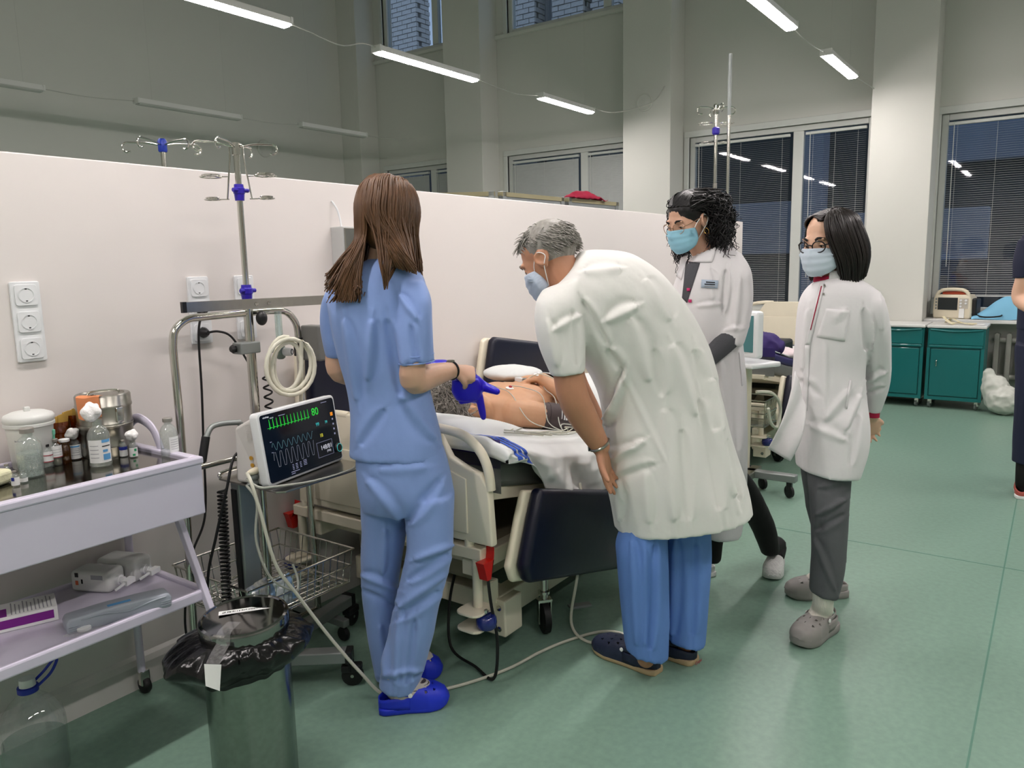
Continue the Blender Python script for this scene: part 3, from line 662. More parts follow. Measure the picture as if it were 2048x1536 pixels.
MB().grid(lambda u, v: (-.04 + .08 * u, -.035 + .07 * v, .004 + .006 * math.sin(3.1 * u) * math.sin(3.1 * v)), 10, 10).build('film', pane_mat('clear film', '#ffffff', .08, .14), t, smooth=True, solid=.0005, world=False)
MB().lathe([(0, .002), (.018, .002), (.018, .009), (.014, .012), (0, .013)], (0, 0, .004), 24).build('disc', M_white, t, smooth=True, world=False)
# five litre water bottle under the trolley
c = V3(.845, 2.30, 0); t = thing('water_jug', 'big clear water jug with blue carrying loop under the trolley', 'jug', c)
M_pet = pane_mat('clear PET', '#f6f9f8', .03, .10, '#d9e0dc')
MB().lathe([(0, .012), (.06, .0), (.082, .012), (.084, .05), (.081, .06), (.084, .07), (.084, .16), (.078, .19), (.055, .225), (.03, .25), (.021, .26), (.020, .275)], c, 40, cap=False).build('bottle_body', M_pet, t, smooth=True)
MB().lathe([(0, .014), (.08, .014), (.081, .115), (0, .115)], c, 32, cap=False).build('water', pane_mat('jug water', '#d9e2df', .0, .12, '#b9c6c0'), t, smooth=True)
M_loop = mat('blue loop plastic', '#1c2c9c', .4)
MB().lathe([(.022, .258), (.027, .26), (.027, .275), (.022, .277)], c, 28).build('neck_ring', M_loop, t, smooth=True)
MB().lathe([(0, .30), (.02, .299), (.021, .277), (.0, .277)], c, 28).build('cap', M_milk, t, smooth=True)
MB().tube(spline([c + V3(.022, -.012, .27), c + V3(.05, -.03, .30), c + V3(.066, -.04, .335), c + V3(.06, -.034, .338), c + V3(.038, -.014, .305), c + V3(.018, .01, .275)], 8), .004, 8, flat=(1.0, .6)).build('carry_loop', M_loop, t, smooth=True)

# ------------------------------------------------------------------ waste bin with bag
BC, BR, BZ = V3(1.162, 1.722, 0), .112, .485
M_bin = mat('speckled steel', '#8d938c', .22, 1.0, var=.10, vscale=60)
t = thing('waste_bin', 'round steel waste bin with taped lid standing before the trolley', 'bin', BC)
MB().lathe([(0, .0), (BR * .98, 0), (BR, .01), (BR, BZ - .06), (BR * 1.01, BZ - .05), (BR * .98, BZ - .045), (BR * .97, .02), (0, .02)], BC, 56, cap=False).build('body', M_bin, t, smooth=True)
MB().lathe([(BR * 1.02, -.012), (BR * 1.04, .0), (BR * 1.04, .024), (BR * 1.02, .03), (BR * .96, .032), (BR * .93, .029), (0, .031)], BC + V3(0, 0, BZ - .005), 56, axis=(-.06, -.02, 1)).build('lid', mat('mirror steel lid', '#8a8a88', .08, 1.0, var=.05), t, smooth=True)
L1 = unit(V3(.80, -.60, 0)); 
o = MB(); o.obox(BC + V3(.02, .015, BZ + .0275), L1 * .072, np.cross(UP, L1) * .012, V3(0, 0, .0003)); o = o.build('lid_label', M_paper, t)
b = MB(); rg = random.Random(4); L2 = np.cross(UP, L1); x = -.062
while x < .060:
    w_ = rg.uniform(.0016, .0032); b.obox(BC + V3(.02, .015, BZ + .0282) + L1 * x + L2 * rg.uniform(-.001, .001), L1 * w_ * .5 + L2 * .0012, L2 * rg.uniform(.0022, .0036), V3(0, 0, .0002)); x += w_ + rg.choice((.0012, .0014, .004))
b.build('lettering', M_ink, o)
# clear tape over the edge with folded paper tab
dl = unit(V3(-.62, -.35, 0)); sl = V3(-dl[1], dl[0], 0)
b = MB(); pa = [(BR * .5, .031), (BR * .95, .032), (BR * 1.05, .027), (BR * 1.10, .004), (BR * 1.35, -.004), (BR * 1.62, -.018)]
b.grid(lambda u, v: BC + V3(0, 0, BZ) + dl * np.interp(v * 5, range(6), [p[0] for p in pa]) + sl * (.018 * (u - .5) * 2) + UP * (np.interp(v * 5, range(6), [p[1] for p in pa]) + .001), 3, 16)
b.build('tape', pane_mat('adhesive film', '#ffffff', .1, .10), t, smooth=True)
b = MB(); b.grid(lambda u, v: BC + V3(0, 0, BZ) + dl * (BR * 1.62 + .010 * v) + sl * (-.022 + .044 * u) * (1 - .2 * v) + UP * (-.018 - .052 * v - .012 * v * u), 3, 3); b.build('paper_tab', M_paper, t, solid=.0006)
# black bag folded over the rim
def bagf(u, v):
    a = 2 * math.pi * u; d_ = V3(math.cos(a), math.sin(a), 0)
    lobe = max(0, np.dot(d_, unit(V3(-.75, .25, 0)))) ** 2.5; lob2 = max(0, np.dot(d_, unit(V3(.5, -.55, 0)))) ** 2; lob3 = max(0, np.dot(d_, unit(V3(.6, .5, 0)))) ** 2
    n1 = noise.noise(Vector((d_[0] * 3.2, d_[1] * 3.2, v * 2.2))); n2 = noise.noise(Vector((d_[0] * 9, d_[1] * 9, v * 2.5 + 7)))
    out = math.sin(math.pi * min(1, v * 1.12)) ** .8
    r_ = BR * 1.0 + out * (.026 + .075 * lobe + .03 * lob2 + .035 * lob3) + .016 * n1 * out + .011 * n2 * out
    zz = BZ - .012 - .10 * v ** 1.25 - .035 * lobe * v - .01 * n1 * v + .012 * n2 * out
    if v > .93: r_ = min(r_, BR * 1.05 + .02)
    return BC + d_ * r_ + UP * zz
b = MB(); b.grid(bagf, 120, 26, wrap=True)
o = b.build('bin_bag', mat('black bag film', '#060607', .22, var=.1, bump=.4, bscale=26), smooth=True, solid=.0008, ang=70); tag(o, 'shiny black bin bag folded out over the steel bin', 'bag')
tag(MB().tube(spline([BC + V3(.03, -BR - .012, BZ - .03), BC + V3(.065, -BR + .005, BZ - .036), BC + V3(.10, -BR + .05, BZ - .03)], 6), .009, 10).build('empty_syringe', mat('clear syringe', '#b9c4c0', .1, trans=.6), smooth=True), 'clear syringe barrel poking from under the bin lid', 'syringe')
# ------------------------------------------------------------------ drip stand with U frame
PXc, PYc = 1.662, 2.30
t = thing('drip_stand', 'chrome drip stand with U-shaped frame before the partition', 'drip stand', (PXc, PYc, 0))
MB().cyl((PXc, PYc, .08), (PXc, PYc, 1.33), .0165, 16).build('lower_pole', M_chrome, t, smooth=True)
MB().cyl((PXc, PYc, 1.33), (PXc, PYc, 1.83), .0105, 16).build('upper_pole', M_chrome, t, smooth=True)
UL, UR = 1.372, 1.872
MB().tube(spline([(UL - .02, PYc, .09), (UL, PYc, .8), (UL, PYc, 1.18)], 3)[:-1] + spline([(UL, PYc, 1.18), (UL + .012, PYc, 1.235), (UL + .06, PYc, 1.268), (UL + .13, PYc, 1.272), (PXc, PYc, 1.275), (UR - .11, PYc, 1.275), (UR - .05, PYc, 1.268), (UR - .008, PYc, 1.225), (UR, PYc, 1.17)], 6)[:-1] + spline([(UR, PYc, 1.17), (UR + .004, PYc, .8), (UR + .012, PYc, .09)], 3), .0125, 12).build('u_frame', M_chrome, t, smooth=True)
for s_ in (0, 1):
    x = UL - .02 if s_ == 0 else UR + .012
    MB().bar((x, PYc - .16, .075), (x, PYc + .16, .075), .03, .03).build('foot_bar', M_alu, t, bevel=.004)
    for yy in (PYc - .14, PYc + .14): MB().lathe([(.024, -.01), (.028, -.005), (.028, .005), (.024, .01)], (x, yy, .03), 18, (1, 0, 0)).build('caster', M_rubber, t, smooth=True)
MB().cyl((UL, PYc, .775), (UR, PYc, .775), .010, 12).build('cross_brace', M_chrome, t, smooth=True)
MB().cyl((UL - .02, PYc, .10), (UR + .01, PYc, .10), .010, 12).build('cross_brace', M_chrome, t, smooth=True)
for zc, rr in ((1.683, .019), (1.345, .021)):
    MB().lathe([(rr * .8, -.028), (rr * .9, -.006), (rr, -.004), (rr * 1.05, .012), (rr * .85, .016), (rr * .8, .026)], (PXc, PYc, zc), 10).build('clamp', M_purple_clamp, t)
    MB().cyl((PXc - .03, PYc - .008, zc + .006), (PXc + .03, PYc - .008, zc + .006), .007, 10).build('clamp_screw', M_purple_clamp, t, smooth=True)
o = MB().bar((1.40, PYc - .028, 1.308), (1.985, PYc - .028, 1.304), .034, .012, (0, 1, 0)).build('accessory_rail', M_steel, t, bevel=.001)
MB().bar((1.397, PYc - .028, 1.308), (1.411, PYc - .028, 1.308), .0345, .013, (0, 1, 0)).build('rail_end', M_blackp, o)
for x in (PXc + .01, PXc + .062): MB().lathe([(.0065, 0), (.0065, .004), (0, .005)], (x, PYc - .034, 1.305), 14, (0, -1, 0)).build('bolt', M_chrome, o, smooth=True)
hub = MB().cyl((PXc, PYc, 1.805), (PXc, PYc, 1.845), .014, 14).build('hook_hub', M_chrome, t, smooth=True)
def hook_pts(c, a, R=.105, up=.015, curl=.016):
    d = V3(math.cos(a), math.sin(a), 0); c = V3(c)
    pts = [c + d * .01, c + d * R * .45 + UP * up * .8, c + d * R * .9 + UP * up]
    for k in range(7):
        th = math.pi / 2 - k * .62; pts.append(c + d * (R + curl * math.cos(th)) + UP * (up - curl + curl * math.sin(th)))
    return pts
for k, a in enumerate((-2.65, -.45, .55, 2.7)):
    MB().tube(spline(hook_pts((PXc, PYc, 1.83), a, .12), 5), .0032, 8).build('hook', M_chrome, hub, smooth=True)
for s_ in (-1, 1):
    a = LEFT * -s_
    x = MB().tube(spline([V3(PXc, PYc, 1.835), V3(PXc, PYc, 1.835) + a * .022, V3(PXc, PYc, 1.79) + a * .024, V3(PXc, PYc, 1.66) + a * .042], 6), .003, 8).build('hanging_rod', M_chrome, hub, smooth=True)
    for zz, R, off in ((1.735, .036, .066), (1.66, .026, .066)):
        b = MB(); c = V3(PXc, PYc, zz) + a * (off + .026)
        b.torus(c, R, .002, n=28, m=6); b.torus(c + V3(0, 0, .006), R * .8, .002, n=28, m=6); b.tube([V3(PXc, PYc, zz) + a * .035, c + a * -R], .002, 6)
        for q in range(6):
            an = q * math.pi / 3; b.tube([c + R * V3(math.cos(an), math.sin(an), 0), c + .3 * R * V3(math.cos(an), math.sin(an), 0) + V3(0, 0, .004)], .0016, 5)
        b.build('bottle_ring', M_chrome, t, smooth=True)
MB().ell((PXc + .028, PYc - .035, 1.255), (.02, .02, .026), 14, 10).build('clamp_knob', M_blackp, t, smooth=True)
MB().box((PXc - .06, PYc - .03, 1.135), (PXc + .02, PYc + .02, 1.175)).build('rail_clamp', M_alu, t, bevel=.004)
MB().lathe([(.006, 0), (.014, .004), (.016, .012), (.010, .02)], (PXc - .06, PYc, 1.155), 8, (-1, 0, 0)).build('clamp_knob', M_blackp, t)
# flow meter
c = V3(1.752, PYc - .045, 1.135); t = thing('flow_meter', 'clear tube flow meter with a white knob on the drip stand', 'flow meter', c)
MB().cyl(c + V3(0, 0, .02), c + V3(0, 0, .14), .0125, 16).build('gauge_tube', pane_mat('acrylic', '#e0ece8', .08, .10), t, smooth=True)
MB().cyl(c + V3(0, 0, .025), c + V3(0, 0, .125), .005, 10).build('inner_tube', M_white, t, smooth=True)
b = MB(); b.lathe([(.010, -.03), (.016, -.025), (.018, .01), (.013, .022)], c, 16); b.build('valve_body', mat('green-grey metal', '#7e8a82', .3, .8), t, smooth=True)
MB().cyl(c + V3(0, .0, 0), c + V3(0, .045, 0), .010, 12).build('rail_mount', M_alu, t, smooth=True)
kd = unit(V3(.45, -.89, 0)); o = MB().lathe([(.012, 0), (.015, .004), (.015, .028), (.013, .032), (0, .032)], c + V3(.004, -.012, -.004), 20, kd).build('flow_knob', M_white, t, smooth=True)
MB().torus(c + V3(.004, -.012, -.004) + kd * .0325, .009, .0016, kd, 20, 6).build('knob_ring', M_ink, o)
# coiled hose hung over the flow meter
b = MB(); rg = random.Random(2); pts = []
for k in range(4 * 22):
    q = k / 22; a = 2 * math.pi * q + 1.4
    R1 = .072 + .012 * math.sin(2.1 * q + 1) + .006 * (q - 2); R2 = .092 + .010 * math.cos(1.7 * q)
    tilt = .5 + .35 * math.sin(1.3 * q)
    pts.append(V3(1.735, PYc - .085 - .010 * q, 1.085) + V3(R1 * math.cos(a) * math.cos(tilt) + .35 * R1 * math.sin(a) * math.sin(tilt), -.018 * math.cos(a), R2 * math.sin(a) - .25 * R1 * math.cos(a) * tilt))
pts += [V3(1.79, PYc - .10, 1.02), V3(1.79, PYc - .09, .9), V3(1.80, PYc - .07, .78)]
o = b.tube(pts, .0075, 10).build('coiled_hose', mat('cream hose', '#d8d6c4', .4, var=.02), smooth=True); tag(o, 'cream rubber hose hung in loops on the drip stand', 'hose')
# grey device on the right upright
c = V3(1.905, PYc - .05, 1.09); t = thing('suction_unit', 'grey boxy suction unit clamped to the drip stand frame', 'device', c)
MB().box((1.875, PYc - .105, 1.085), (1.925, PYc - .01, 1.215)).build('back_shell', mat('dark grey plastic', '#6c6c68', .45), t, bevel=.006)
b = MB(); b.prism([(0, 0), (.085, -.004), (.125, .02), (.098, .035), (.105, .05), (.125, .06), (.09, .115), (.0, .128)], .095, frame((1.925, PYc - .01, 1.086), (1, 0, 0), (0, 0, 1), (0, -1, 0)))
b.build('front_shell', mat('light grey plastic', '#b9bdb9', .4), t, bevel=.006)
MB().ell((2.005, PYc - .108, 1.118), (.026, .008, .012), 16, 8).build('recess_oval', mat('dark grey plastic', '#6c6c68', .45), t, smooth=True)  # dark grey oval set on the front shell in place of a recess
MB().box((1.862, PYc - .02, 1.10), (1.884, PYc + .02, 1.17)).build('bracket', M_blackp, t, bevel=.003)
# ------------------------------------------------------------------ monitor stand: column, tray, basket, base
CX, CY = 1.478, 2.14
t = thing('monitor_stand', 'grey monitor stand with steel tray and wire basket on casters', 'stand', (CX, CY, 0))
MB().box((CX - .033, CY - .022, .10), (CX + .033, CY + .022, .74)).build('column', mat('column aluminium', '#959c99', .35, .55, var=.03), t, bevel=.005)
for s_ in (-1, 1): MB().box((CX + s_ * .035 - .004, CY - .012, .12), (CX + s_ * .035 + .004, CY + .012, .72)).build('channel', M_blackp, t)
MB().prism([(1.425, 1.90), (1.445, 1.88), (1.79, 1.885), (1.81, 1.905), (1.805, 2.19), (1.425, 2.19)], .006, Matrix.Translation((0, 0, .748))).build('tray', M_steel, t, bevel=.001)
MB().tube(spline([(1.43, 2.185, .755), (1.43, 2.19, .768), (1.50, 2.195, .772), (1.72, 2.195, .772), (1.80, 2.19, .768)], 5), .006, 8).build('tray_rail', M_chrome, t, smooth=True)
MB().tube(spline([(1.50, 2.16, .93), (1.44, 2.17, .935), (1.40, 2.17, .93), (1.375, 2.165, .90)], 6), .009, 10).build('push_handle', M_alu, t, smooth=True)
MB().tube([(1.376, 2.166, .905), (1.352, 2.16, .83)], .013, 12).build('grip', M_blackp, t, smooth=True)
MB().tube([(1.50, 2.16, .93), (1.49, 2.15, .76)], .009, 10).build('handle_post', M_alu, t, smooth=True)
for (x, y) in ((1.672, 1.895), (1.985, 2.235), (1.36, 2.41)):
    d = unit(V3(x - CX, y - CY, 0)); e = V3(x, y, 0)
    MB().bar((CX, CY, .115), e + V3(0, 0, .115) - d * .01, .05, .04).build('base_leg', M_alu, t, bevel=.004)
    MB().bar(e + V3(0, 0, .115) - d * .012, e + V3(0, 0, .115) + d * .012, .052, .043).build('leg_cap', M_blackp, t, bevel=.003)
    w = MB(); w.lathe([(.030, -.012), (.037, -.008), (.037, .008), (.030, .012)], (x + .01, y, .038), 24, (-d[1], d[0], 0)); w = w.build('caster', M_rubber, t, smooth=True)
    MB().bar((x, y, .055), (x, y, .10), .022, .022).build('caster_fork', M_blackp, w, bevel=.003)
    MB().obox((x + .008, y, .066), d * .035, (-d[1] * .018, d[0] * .018, 0), (0, 0, .014)).build('caster_hood', M_blackp, w, bevel=.006)
    MB().lathe([(.006, -.014), (.006, .014)], (x + .01, y, .038), 10, (-d[1], d[0], 0)).build('axle', M_chrome, w)
bx0, bx1, by0, by1, bz0, bz1 = 1.36, 1.80, 1.985, 2.40, .315, .435
b = MB(); rr = .0028
for zz, r_ in ((bz1, .004), ((bz0 + bz1) / 2, rr), (bz0, rr)):
    k = 0 if zz == bz1 else .02 * (bz1 - zz) / (bz1 - bz0)
    q = [(bx0 + k, by0 + k, zz), (bx1 - k, by0 + k, zz), (bx1 - k, by1 - k, zz), (bx0 + k, by1 - k, zz)]
    for i in range(4): b.tube([q[i], q[(i + 1) % 4]], r_, 6)
for i in range(14):
    x = bx0 + .01 + (bx1 - bx0 - .02) * i / 13
    b.tube([(x, by0, bz1), (x, by0 + .02, bz0), (x, by1 - .02, bz0), (x, by1, bz1)], .0019, 5)
for i in range(13):
    y = by0 + .01 + (by1 - by0 - .02) * i / 12
    b.tube([(bx0, y, bz1), (bx0 + .02, y, bz0), (bx1 - .02, y, bz0), (bx1, y, bz1)], .0019, 5)
b.build('wire_basket', M_chrome, t)
# packets in the basket
def packet(c, u, v, w, m, label, seed):
    rg = random.Random(seed); b = MB()
    b.grid(lambda a, q: V3(c) + V3(u) * (a - .5) + V3(v) * (q - .5) + V3(w) * .02 * math.sin(3.14 * a) * math.sin(3.14 * q) + V3(w) * .008 * noise.noise(Vector((a * 5, q * 5, seed))), 12, 12)
    o = b.build('packet', m, smooth=True, solid=.004); return tag(o, label, 'packet', 'packets in the wire basket')
M_foil = mat('silver foil', '#c3c6c6', .25, .7, bump=.5, bscale=35)
packet((1.44, 2.035, .375), (.10, .03, 0), (-.01, .03, .10), (.2, -.9, .2), M_foil, 'crinkled silver packet standing in the wire basket', 1)
packet((1.52, 2.03, .37), (.06, .01, 0), (0, .03, .09), (.2, -.9, .2), mat('clear wrap', '#cdd6d8', .2, trans=.3, bump=.4, bscale=30), 'clear wrapped packet beside the silver one in the basket', 2)
packet((1.51, 2.06, .355), (.17, .02, 0), (0, .035, .08), (.1, -.9, .2), mat('light blue paper', '#8fb2d6', .7), 'light blue paper pack behind the silver packet in the basket', 3)
# patient monitor
u = V3(math.cos(.182), math.sin(.182), 0); nf = V3(u[1], -u[0], 0); vt = unit(math.cos(.137) * UP - math.sin(.137) * nf)
BLm, W_, H_ = V3(1.435, 1.945, .757), .375, .232; nn = np.cross(u, vt)          # front normal, towards the viewer
t = thing('patient_monitor', 'white bedside monitor with dark screen showing traces and 80', 'monitor', BLm + u * .18 - nf * .06)
Fm = frame(BLm, u, vt, nn)
def fmp(a, b_, d=0): return BLm + u * a + vt * b_ + nn * d
MB().prism(round_rect(W_, H_, .016, 5, W_ / 2, H_ / 2), .034, Fm @ Matrix.Translation((0, 0, -.034))).build('front_shell', M_white, t, bevel=.005, bseg=3, smooth=True)
b = MB(); bk = [(0.012, .0), (.30, 0), (.30, .185), (.012, .195)]
fr = [fmp(a, b_, -.033) for a, b_ in ((.01, .004), (W_ - .012, .004), (W_ - .012, H_ - .012), (.01, H_ - .012))]; bkp = [V3(p[0], p[1], 0) + V3(0, 0, z) - 0 for p, z in ((BLm + u * .015 - nf * .15, .757), (BLm + u * .34 - nf * .15, .757), (BLm + u * .33 - nf * .15, .93), (BLm + u * .025 - nf * .15, .93))]
b.add(fr + bkp, [(0, 1, 2, 3), (7, 6, 5, 4), (1, 0, 4, 5), (2, 1, 5, 6), (3, 2, 6, 7), (0, 3, 7, 4)]); b.build('rear_housing', mat('monitor rear white', '#d3cfca', .4), t, bevel=.01, bseg=3)
M_screen = mat('screen glass', '#05080f', .12, var=.0, emit='#0a1420', es=.2)
MB().prism(round_rect(W_ - .018, H_ - .018, .010, 4, W_ / 2, H_ / 2), .0012, Fm @ Matrix.Translation((0, 0, .0))).build('screen', M_screen, t)
def glow(n, c, s=1.0): return mat(n, c, .5, emit=c, es=s * .34)
G_g, G_c, G_y, G_w, G_o, G_v = glow('trace green', '#27c83c', .8), glow('trace cyan', '#37b8b8', .6), glow('trace yellow', '#c9c63a', .6), glow('trace white', '#c9ccd6', .5), glow('key orange', '#e08a1c', .8), glow('trace violet', '#8f93b0', .45)
def trace(pts, m, w=.0011, nm='trace'):
    b = MB()
    for p, q in zip(pts[:-1], pts[1:]): b.bar(fmp(p[0], p[1], .0017), fmp(q[0], q[1], .0017), w, .0006, nn)
    b.build(nm, m, t)
ecg = []; x = .035
for k in range(12): ecg += [(x, .178), (x + .008, .178), (x + .010, .173), (x + .0115, .205), (x + .013, .176), (x + .0165, .180)]; x += .0165
trace(ecg, G_g, .0010)
trace([(.04 + .0018 * k, .118 + .012 * math.sin(k * .48)) for k in range(110)], mat('trace dim cyan', '#4b6f78', .5, emit='#4b6f78', es=.2), .0011)
trace([(.04 + .0018 * k, .076 + .024 * max(-1, min(1, 1.7 * math.sin(k * .42)))) for k in range(108)], mat('trace dim white', '#6f7480', .5, emit='#6f7480', es=.2), .0011)
def scr(s_, a, b_, sz, m, **k): text_mesh(s_, sz, frame(fmp(a, b_, .0016), u, vt, nn), m, t, 'readout', **k)
scr('80', .246, .190, .036, G_g); scr('99', .258, .146, .017, G_c); scr('79', .305, .146, .013, G_c); scr('18', .268, .106, .017, G_y)
scr('148/81', .262, .064, .022, G_w); scr('(103)', .292, .049, .010, G_w); scr('mindray', .022, .214, .008, G_w); scr('ECG  II', .052, .208, .005, G_w); scr('Pleth', .035, .135, .004, G_v); scr('Resp', .035, .102, .004, G_v)
for k, (a, b_, w_) in enumerate(((.09, .209, .03), (.300, .214, .03), (.105, .022, .04), (.105, .016, .018))): trace([(a, b_), (a + w_, b_)], G_v, .002, 'text_line')
for r_ in range(4): trace([(.115, .044 - .005 * r_), (.122, .044 - .005 * r_)], G_v, .0018, 'table_row'); trace([(.130, .044 - .005 * r_), (.14, .044 - .005 * r_)], G_v, .0018, 'table_row'); trace([(.150, .044 - .005 * r_), (.158, .044 - .005 * r_)], G_v, .0018, 'table_row'); trace([(.168, .046 - .005 * r_), (.184, .046 - .005 * r_)], G_v, .0018, 'table_row')
trace([(.245, .035), (.325, .035), (.325, .085), (.245, .085), (.245, .035)], G_v, .0009, 'box_outline')
MB().obox(fmp(.346, .168, .0016), u * .006, vt * .006, nn * .0006).build('alarm_key', G_o, t)
for k in range(4): MB().obox(fmp(.347, .150 - .017 * k, .0016), u * .003, vt * .003, nn * .0005).build('key', G_v, t)
MB().lathe([(.016, 0), (.0165, .004), (.014, .010), (0, .011)], fmp(.348, .048, .001), 24, nn).build('rotary_knob', M_blackp, t, smooth=True); MB().torus(fmp(.348, .048, .0118), .0135, .001, nn, 24, 6).build('knob_ring', G_c, t)
sd = -u
for k, (bb, dd) in enumerate(((.095, -.06), (.072, -.06))): MB().lathe([(.006, 0), (.007, .003), (.0, .003)], fmp(.010, bb, dd), 14, sd).build('port', mat('amber port', '#b98a2a', .4), t, smooth=True)
for k, (bb, dd, m_) in enumerate(((.055, -.05, M_cream), (.036, -.055, M_alu), (.018, -.06, M_alu))): MB().lathe([(.010, -.01), (.0115, .0), (.010, .024), (.006, .036), (.0035, .042)], fmp(.012, bb, dd), 14, sd).build('connector', m_ if k else M_cream, t, smooth=True)
b = MB()
for k in range(9):
    for j in range(4): b.obox(fmp(.0095, .150 + .006 * k, -.045 - .006 * j), u * .0006, vt * .0014, nn * .0014)
b.build('speaker_grille', mat('monitor rear white', '#d3cfca', .4), t)
# leads and cords
M_lead = mat('grey lead', '#b3b5aa', .5); M_leadw = mat('pale lead', '#c9c8b8', .5)
cable('lead_cable', [fmp(-.03, .055, -.05), V3(1.375, 1.95, .79), V3(1.385, 1.93, .70), V3(1.42, 1.92, .52), V3(1.48, 1.90, .40), V3(1.56, 1.86, .24), V3(1.63, 1.80, .10), V3(1.68, 1.74, .012), V3(1.75, 1.66, .007), V3(1.88, 1.57, .007), V3(2.05, 1.50, .007), V3(2.21, 1.47, .007), V3(2.34, 1.43, .007), V3(2.47, 1.36, .007), V3(2.50, 1.28, .007), V3(2.44, 1.27, .007), V3(2.37, 1.36, .009), V3(2.40, 1.45, .05), V3(2.40, 1.42, .25), V3(2.42, 1.40, .48), V3(2.44, 1.43, .60)], .0055, M_leadw, 'long pale lead running from the monitor across the floor to the bed', n=8)
cable('lead_cable', [fmp(-.03, .018, -.06), V3(1.39, 1.95, .72), V3(1.385, 1.96, .60), V3(1.42, 1.95, .47), V3(1.50, 1.94, .40), V3(1.53, 1.96, .42), V3(1.53, 1.98, .47)], .004, M_lead, 'grey lead looping below the tray beside the column')
cable('lead_cable', [fmp(-.03, .036, -.055), V3(1.385, 1.925, .775), V3(1.43, 1.91, .768), V3(1.55, 1.89, .757), V3(1.68, 1.89, .754), V3(1.76, 1.91, .756), V3(1.86, 2.0, .77), V3(1.98, 2.08, .80)], .004, M_lead, 'grey lead pulled across the monitor towards the bed')
def coil(p, q, R, turns, r): 
    p, q = V3(p), V3(q); d = unit(q - p); a = unit(np.cross(d, (0, 1, .2))); b_ = np.cross(d, a); n = int(turns * 12)
    return [p + (q - p) * (k / n) + R * (math.cos(2 * math.pi * turns * k / n) * a + math.sin(2 * math.pi * turns * k / n) * b_) for k in range(n + 1)]
o = MB().tube(coil((1.40, 2.14, .73), (1.33, 2.06, .33), .013, 34, .004), .0038, 6).build('spiral_cord', M_rubber, smooth=True); tag(o, 'thick black spiral cord hanging left of the monitor stand column', 'cord')
cable('black_cable', [V3(1.475, 2.085, .86), V3(1.42, 2.09, .84), V3(1.375, 2.08, .74), V3(1.34, 2.1, .6), V3(1.31, 2.12, .45), V3(1.32, 2.14, .2), V3(1.36, 2.16, .02)], .0048, M_rubber, 'plain black cord dropping behind the trolley handle from the monitor')
o = MB().tube(coil((1.705, PYc - .02, 1.06), (1.70, PYc - .03, .86), .014, 6, .004), .0035, 6).build('spiral_cord', M_rubber, smooth=True); tag(o, 'short loose black spiral cord on the drip stand pole', 'cord')

# ------------------------------------------------------------------ hospital bed (head towards the trolley, foot towards the windows)
M_bedw = mat('cream bed enamel', '#e4dcc6', .38, var=.03); M_navy = mat('navy pad vinyl', '#070b22', .38, var=.15, bump=.08, bscale=14)
M_matg = mat('grey mattress', '#6f716e', .6); M_matp = mat('purple mattress cover', '#2a1c5e', .5); M_red = mat('red plastic', '#c22018', .35)
YB0, YB1, XH = 1.50, 2.45, 1.93
def zt(x): return float(np.interp(x, [1.9, 2.0, 2.4, 2.9, 3.2, 4.1], [.85, .83, .745, .66, .635, .635]))
bed = t = thing('hospital_bed', 'cream hospital bed with navy padded rails, patient lying in it', 'bed', (3.0, 1.98, 0))
xs = list(np.linspace(2.02, 4.02, 21))
for nm, za, zb, m_ in (('mattress', -.15, -.062, M_matg), ('mattress_cover', -.064, -.004, M_matp)):
    b = MB(); b.add([(x, y, zt(x) + z) for x in xs for y, z in ((YB0 + .01, za), (YB1 - .01, za), (YB1 - .01, zb), (YB0 + .01, zb))], [(i * 4 + j, i * 4 + (j + 1) % 4, (i + 1) * 4 + (j + 1) % 4, (i + 1) * 4 + j) for i in range(20) for j in range(4)] + [(0, 1, 2, 3), (83, 82, 81, 80)])
    b.build(nm, m_, t, bevel=.02, bseg=3, smooth=True)
b = MB()
for x0_, x1_ in ((2.03, 2.85), (2.9, 3.95)):
    for y in (YB0 + .05, YB1 - .05): b.bar((x0_, y, zt(x0_) - .175), (x1_, y, zt(x1_) - .175), .04, .045)
    for k in range(4): x = x0_ + (x1_ - x0_) * k / 3; b.bar((x, YB0 + .05, zt(x) - .175), (x, YB1 - .05, zt(x) - .175), .05, .03)
b.build('deck_frame', M_bedw, t, bevel=.004)
b = MB()
for y in (YB0 + .09, YB1 - .09): b.bar((XH + .02, y, .40), (4.02, y, .40), .05, .06)
for x in (2.06, 2.9, 3.95): b.bar((x, YB0 + .09, .40), (x, YB1 - .09, .40), .06, .05)
b.build('main_frame', M_bedw, t, bevel=.005)
b = MB(); b.box((2.10, YB0 + .16, .27), (3.9, YB1 - .16, .36)); b.build('motor_cover', mat('beige cover', '#a39a83', .5), t, bevel=.02, bseg=3)
b = MB()
for y in (YB0 + .13, YB1 - .13): b.box((2.14, y - .035, .12), (3.86, y + .035, .22))
b.box((2.16, YB0 + .1, .13), (2.26, YB1 - .1, .21)); b.box((3.74, YB0 + .1, .13), (3.84, YB1 - .1, .21)); b.build('base_frame', M_bedw, t, bevel=.006)
MB().box((2.12, YB0 + .06, .075), (2.23, YB0 + .15, .215)).build('corner_block', M_bedw, t, bevel=.006)
for zz in (.105, .185): MB().lathe([(.010, 0), (.010, .004), (.0, .005)], (2.119, YB0 + .085, zz), 12, (-1, 0, 0)).build('bolt', M_chrome, t)
MB().box((2.05, YB0 + .10, .17), (2.14, YB0 + .14, .29)).build('socket_post', M_bedw, t, bevel=.006)
b = MB()
for s_ in (0, 1):
    y = (YB0 + .30) if s_ == 0 else (YB1 - .30)
    b.bar((2.25, y, .2), (2.75, y, .38), .05, .05); b.bar((3.75, y, .2), (3.2, y, .38), .05, .05)
b.build('lift_arms', M_bedw, t, bevel=.004)
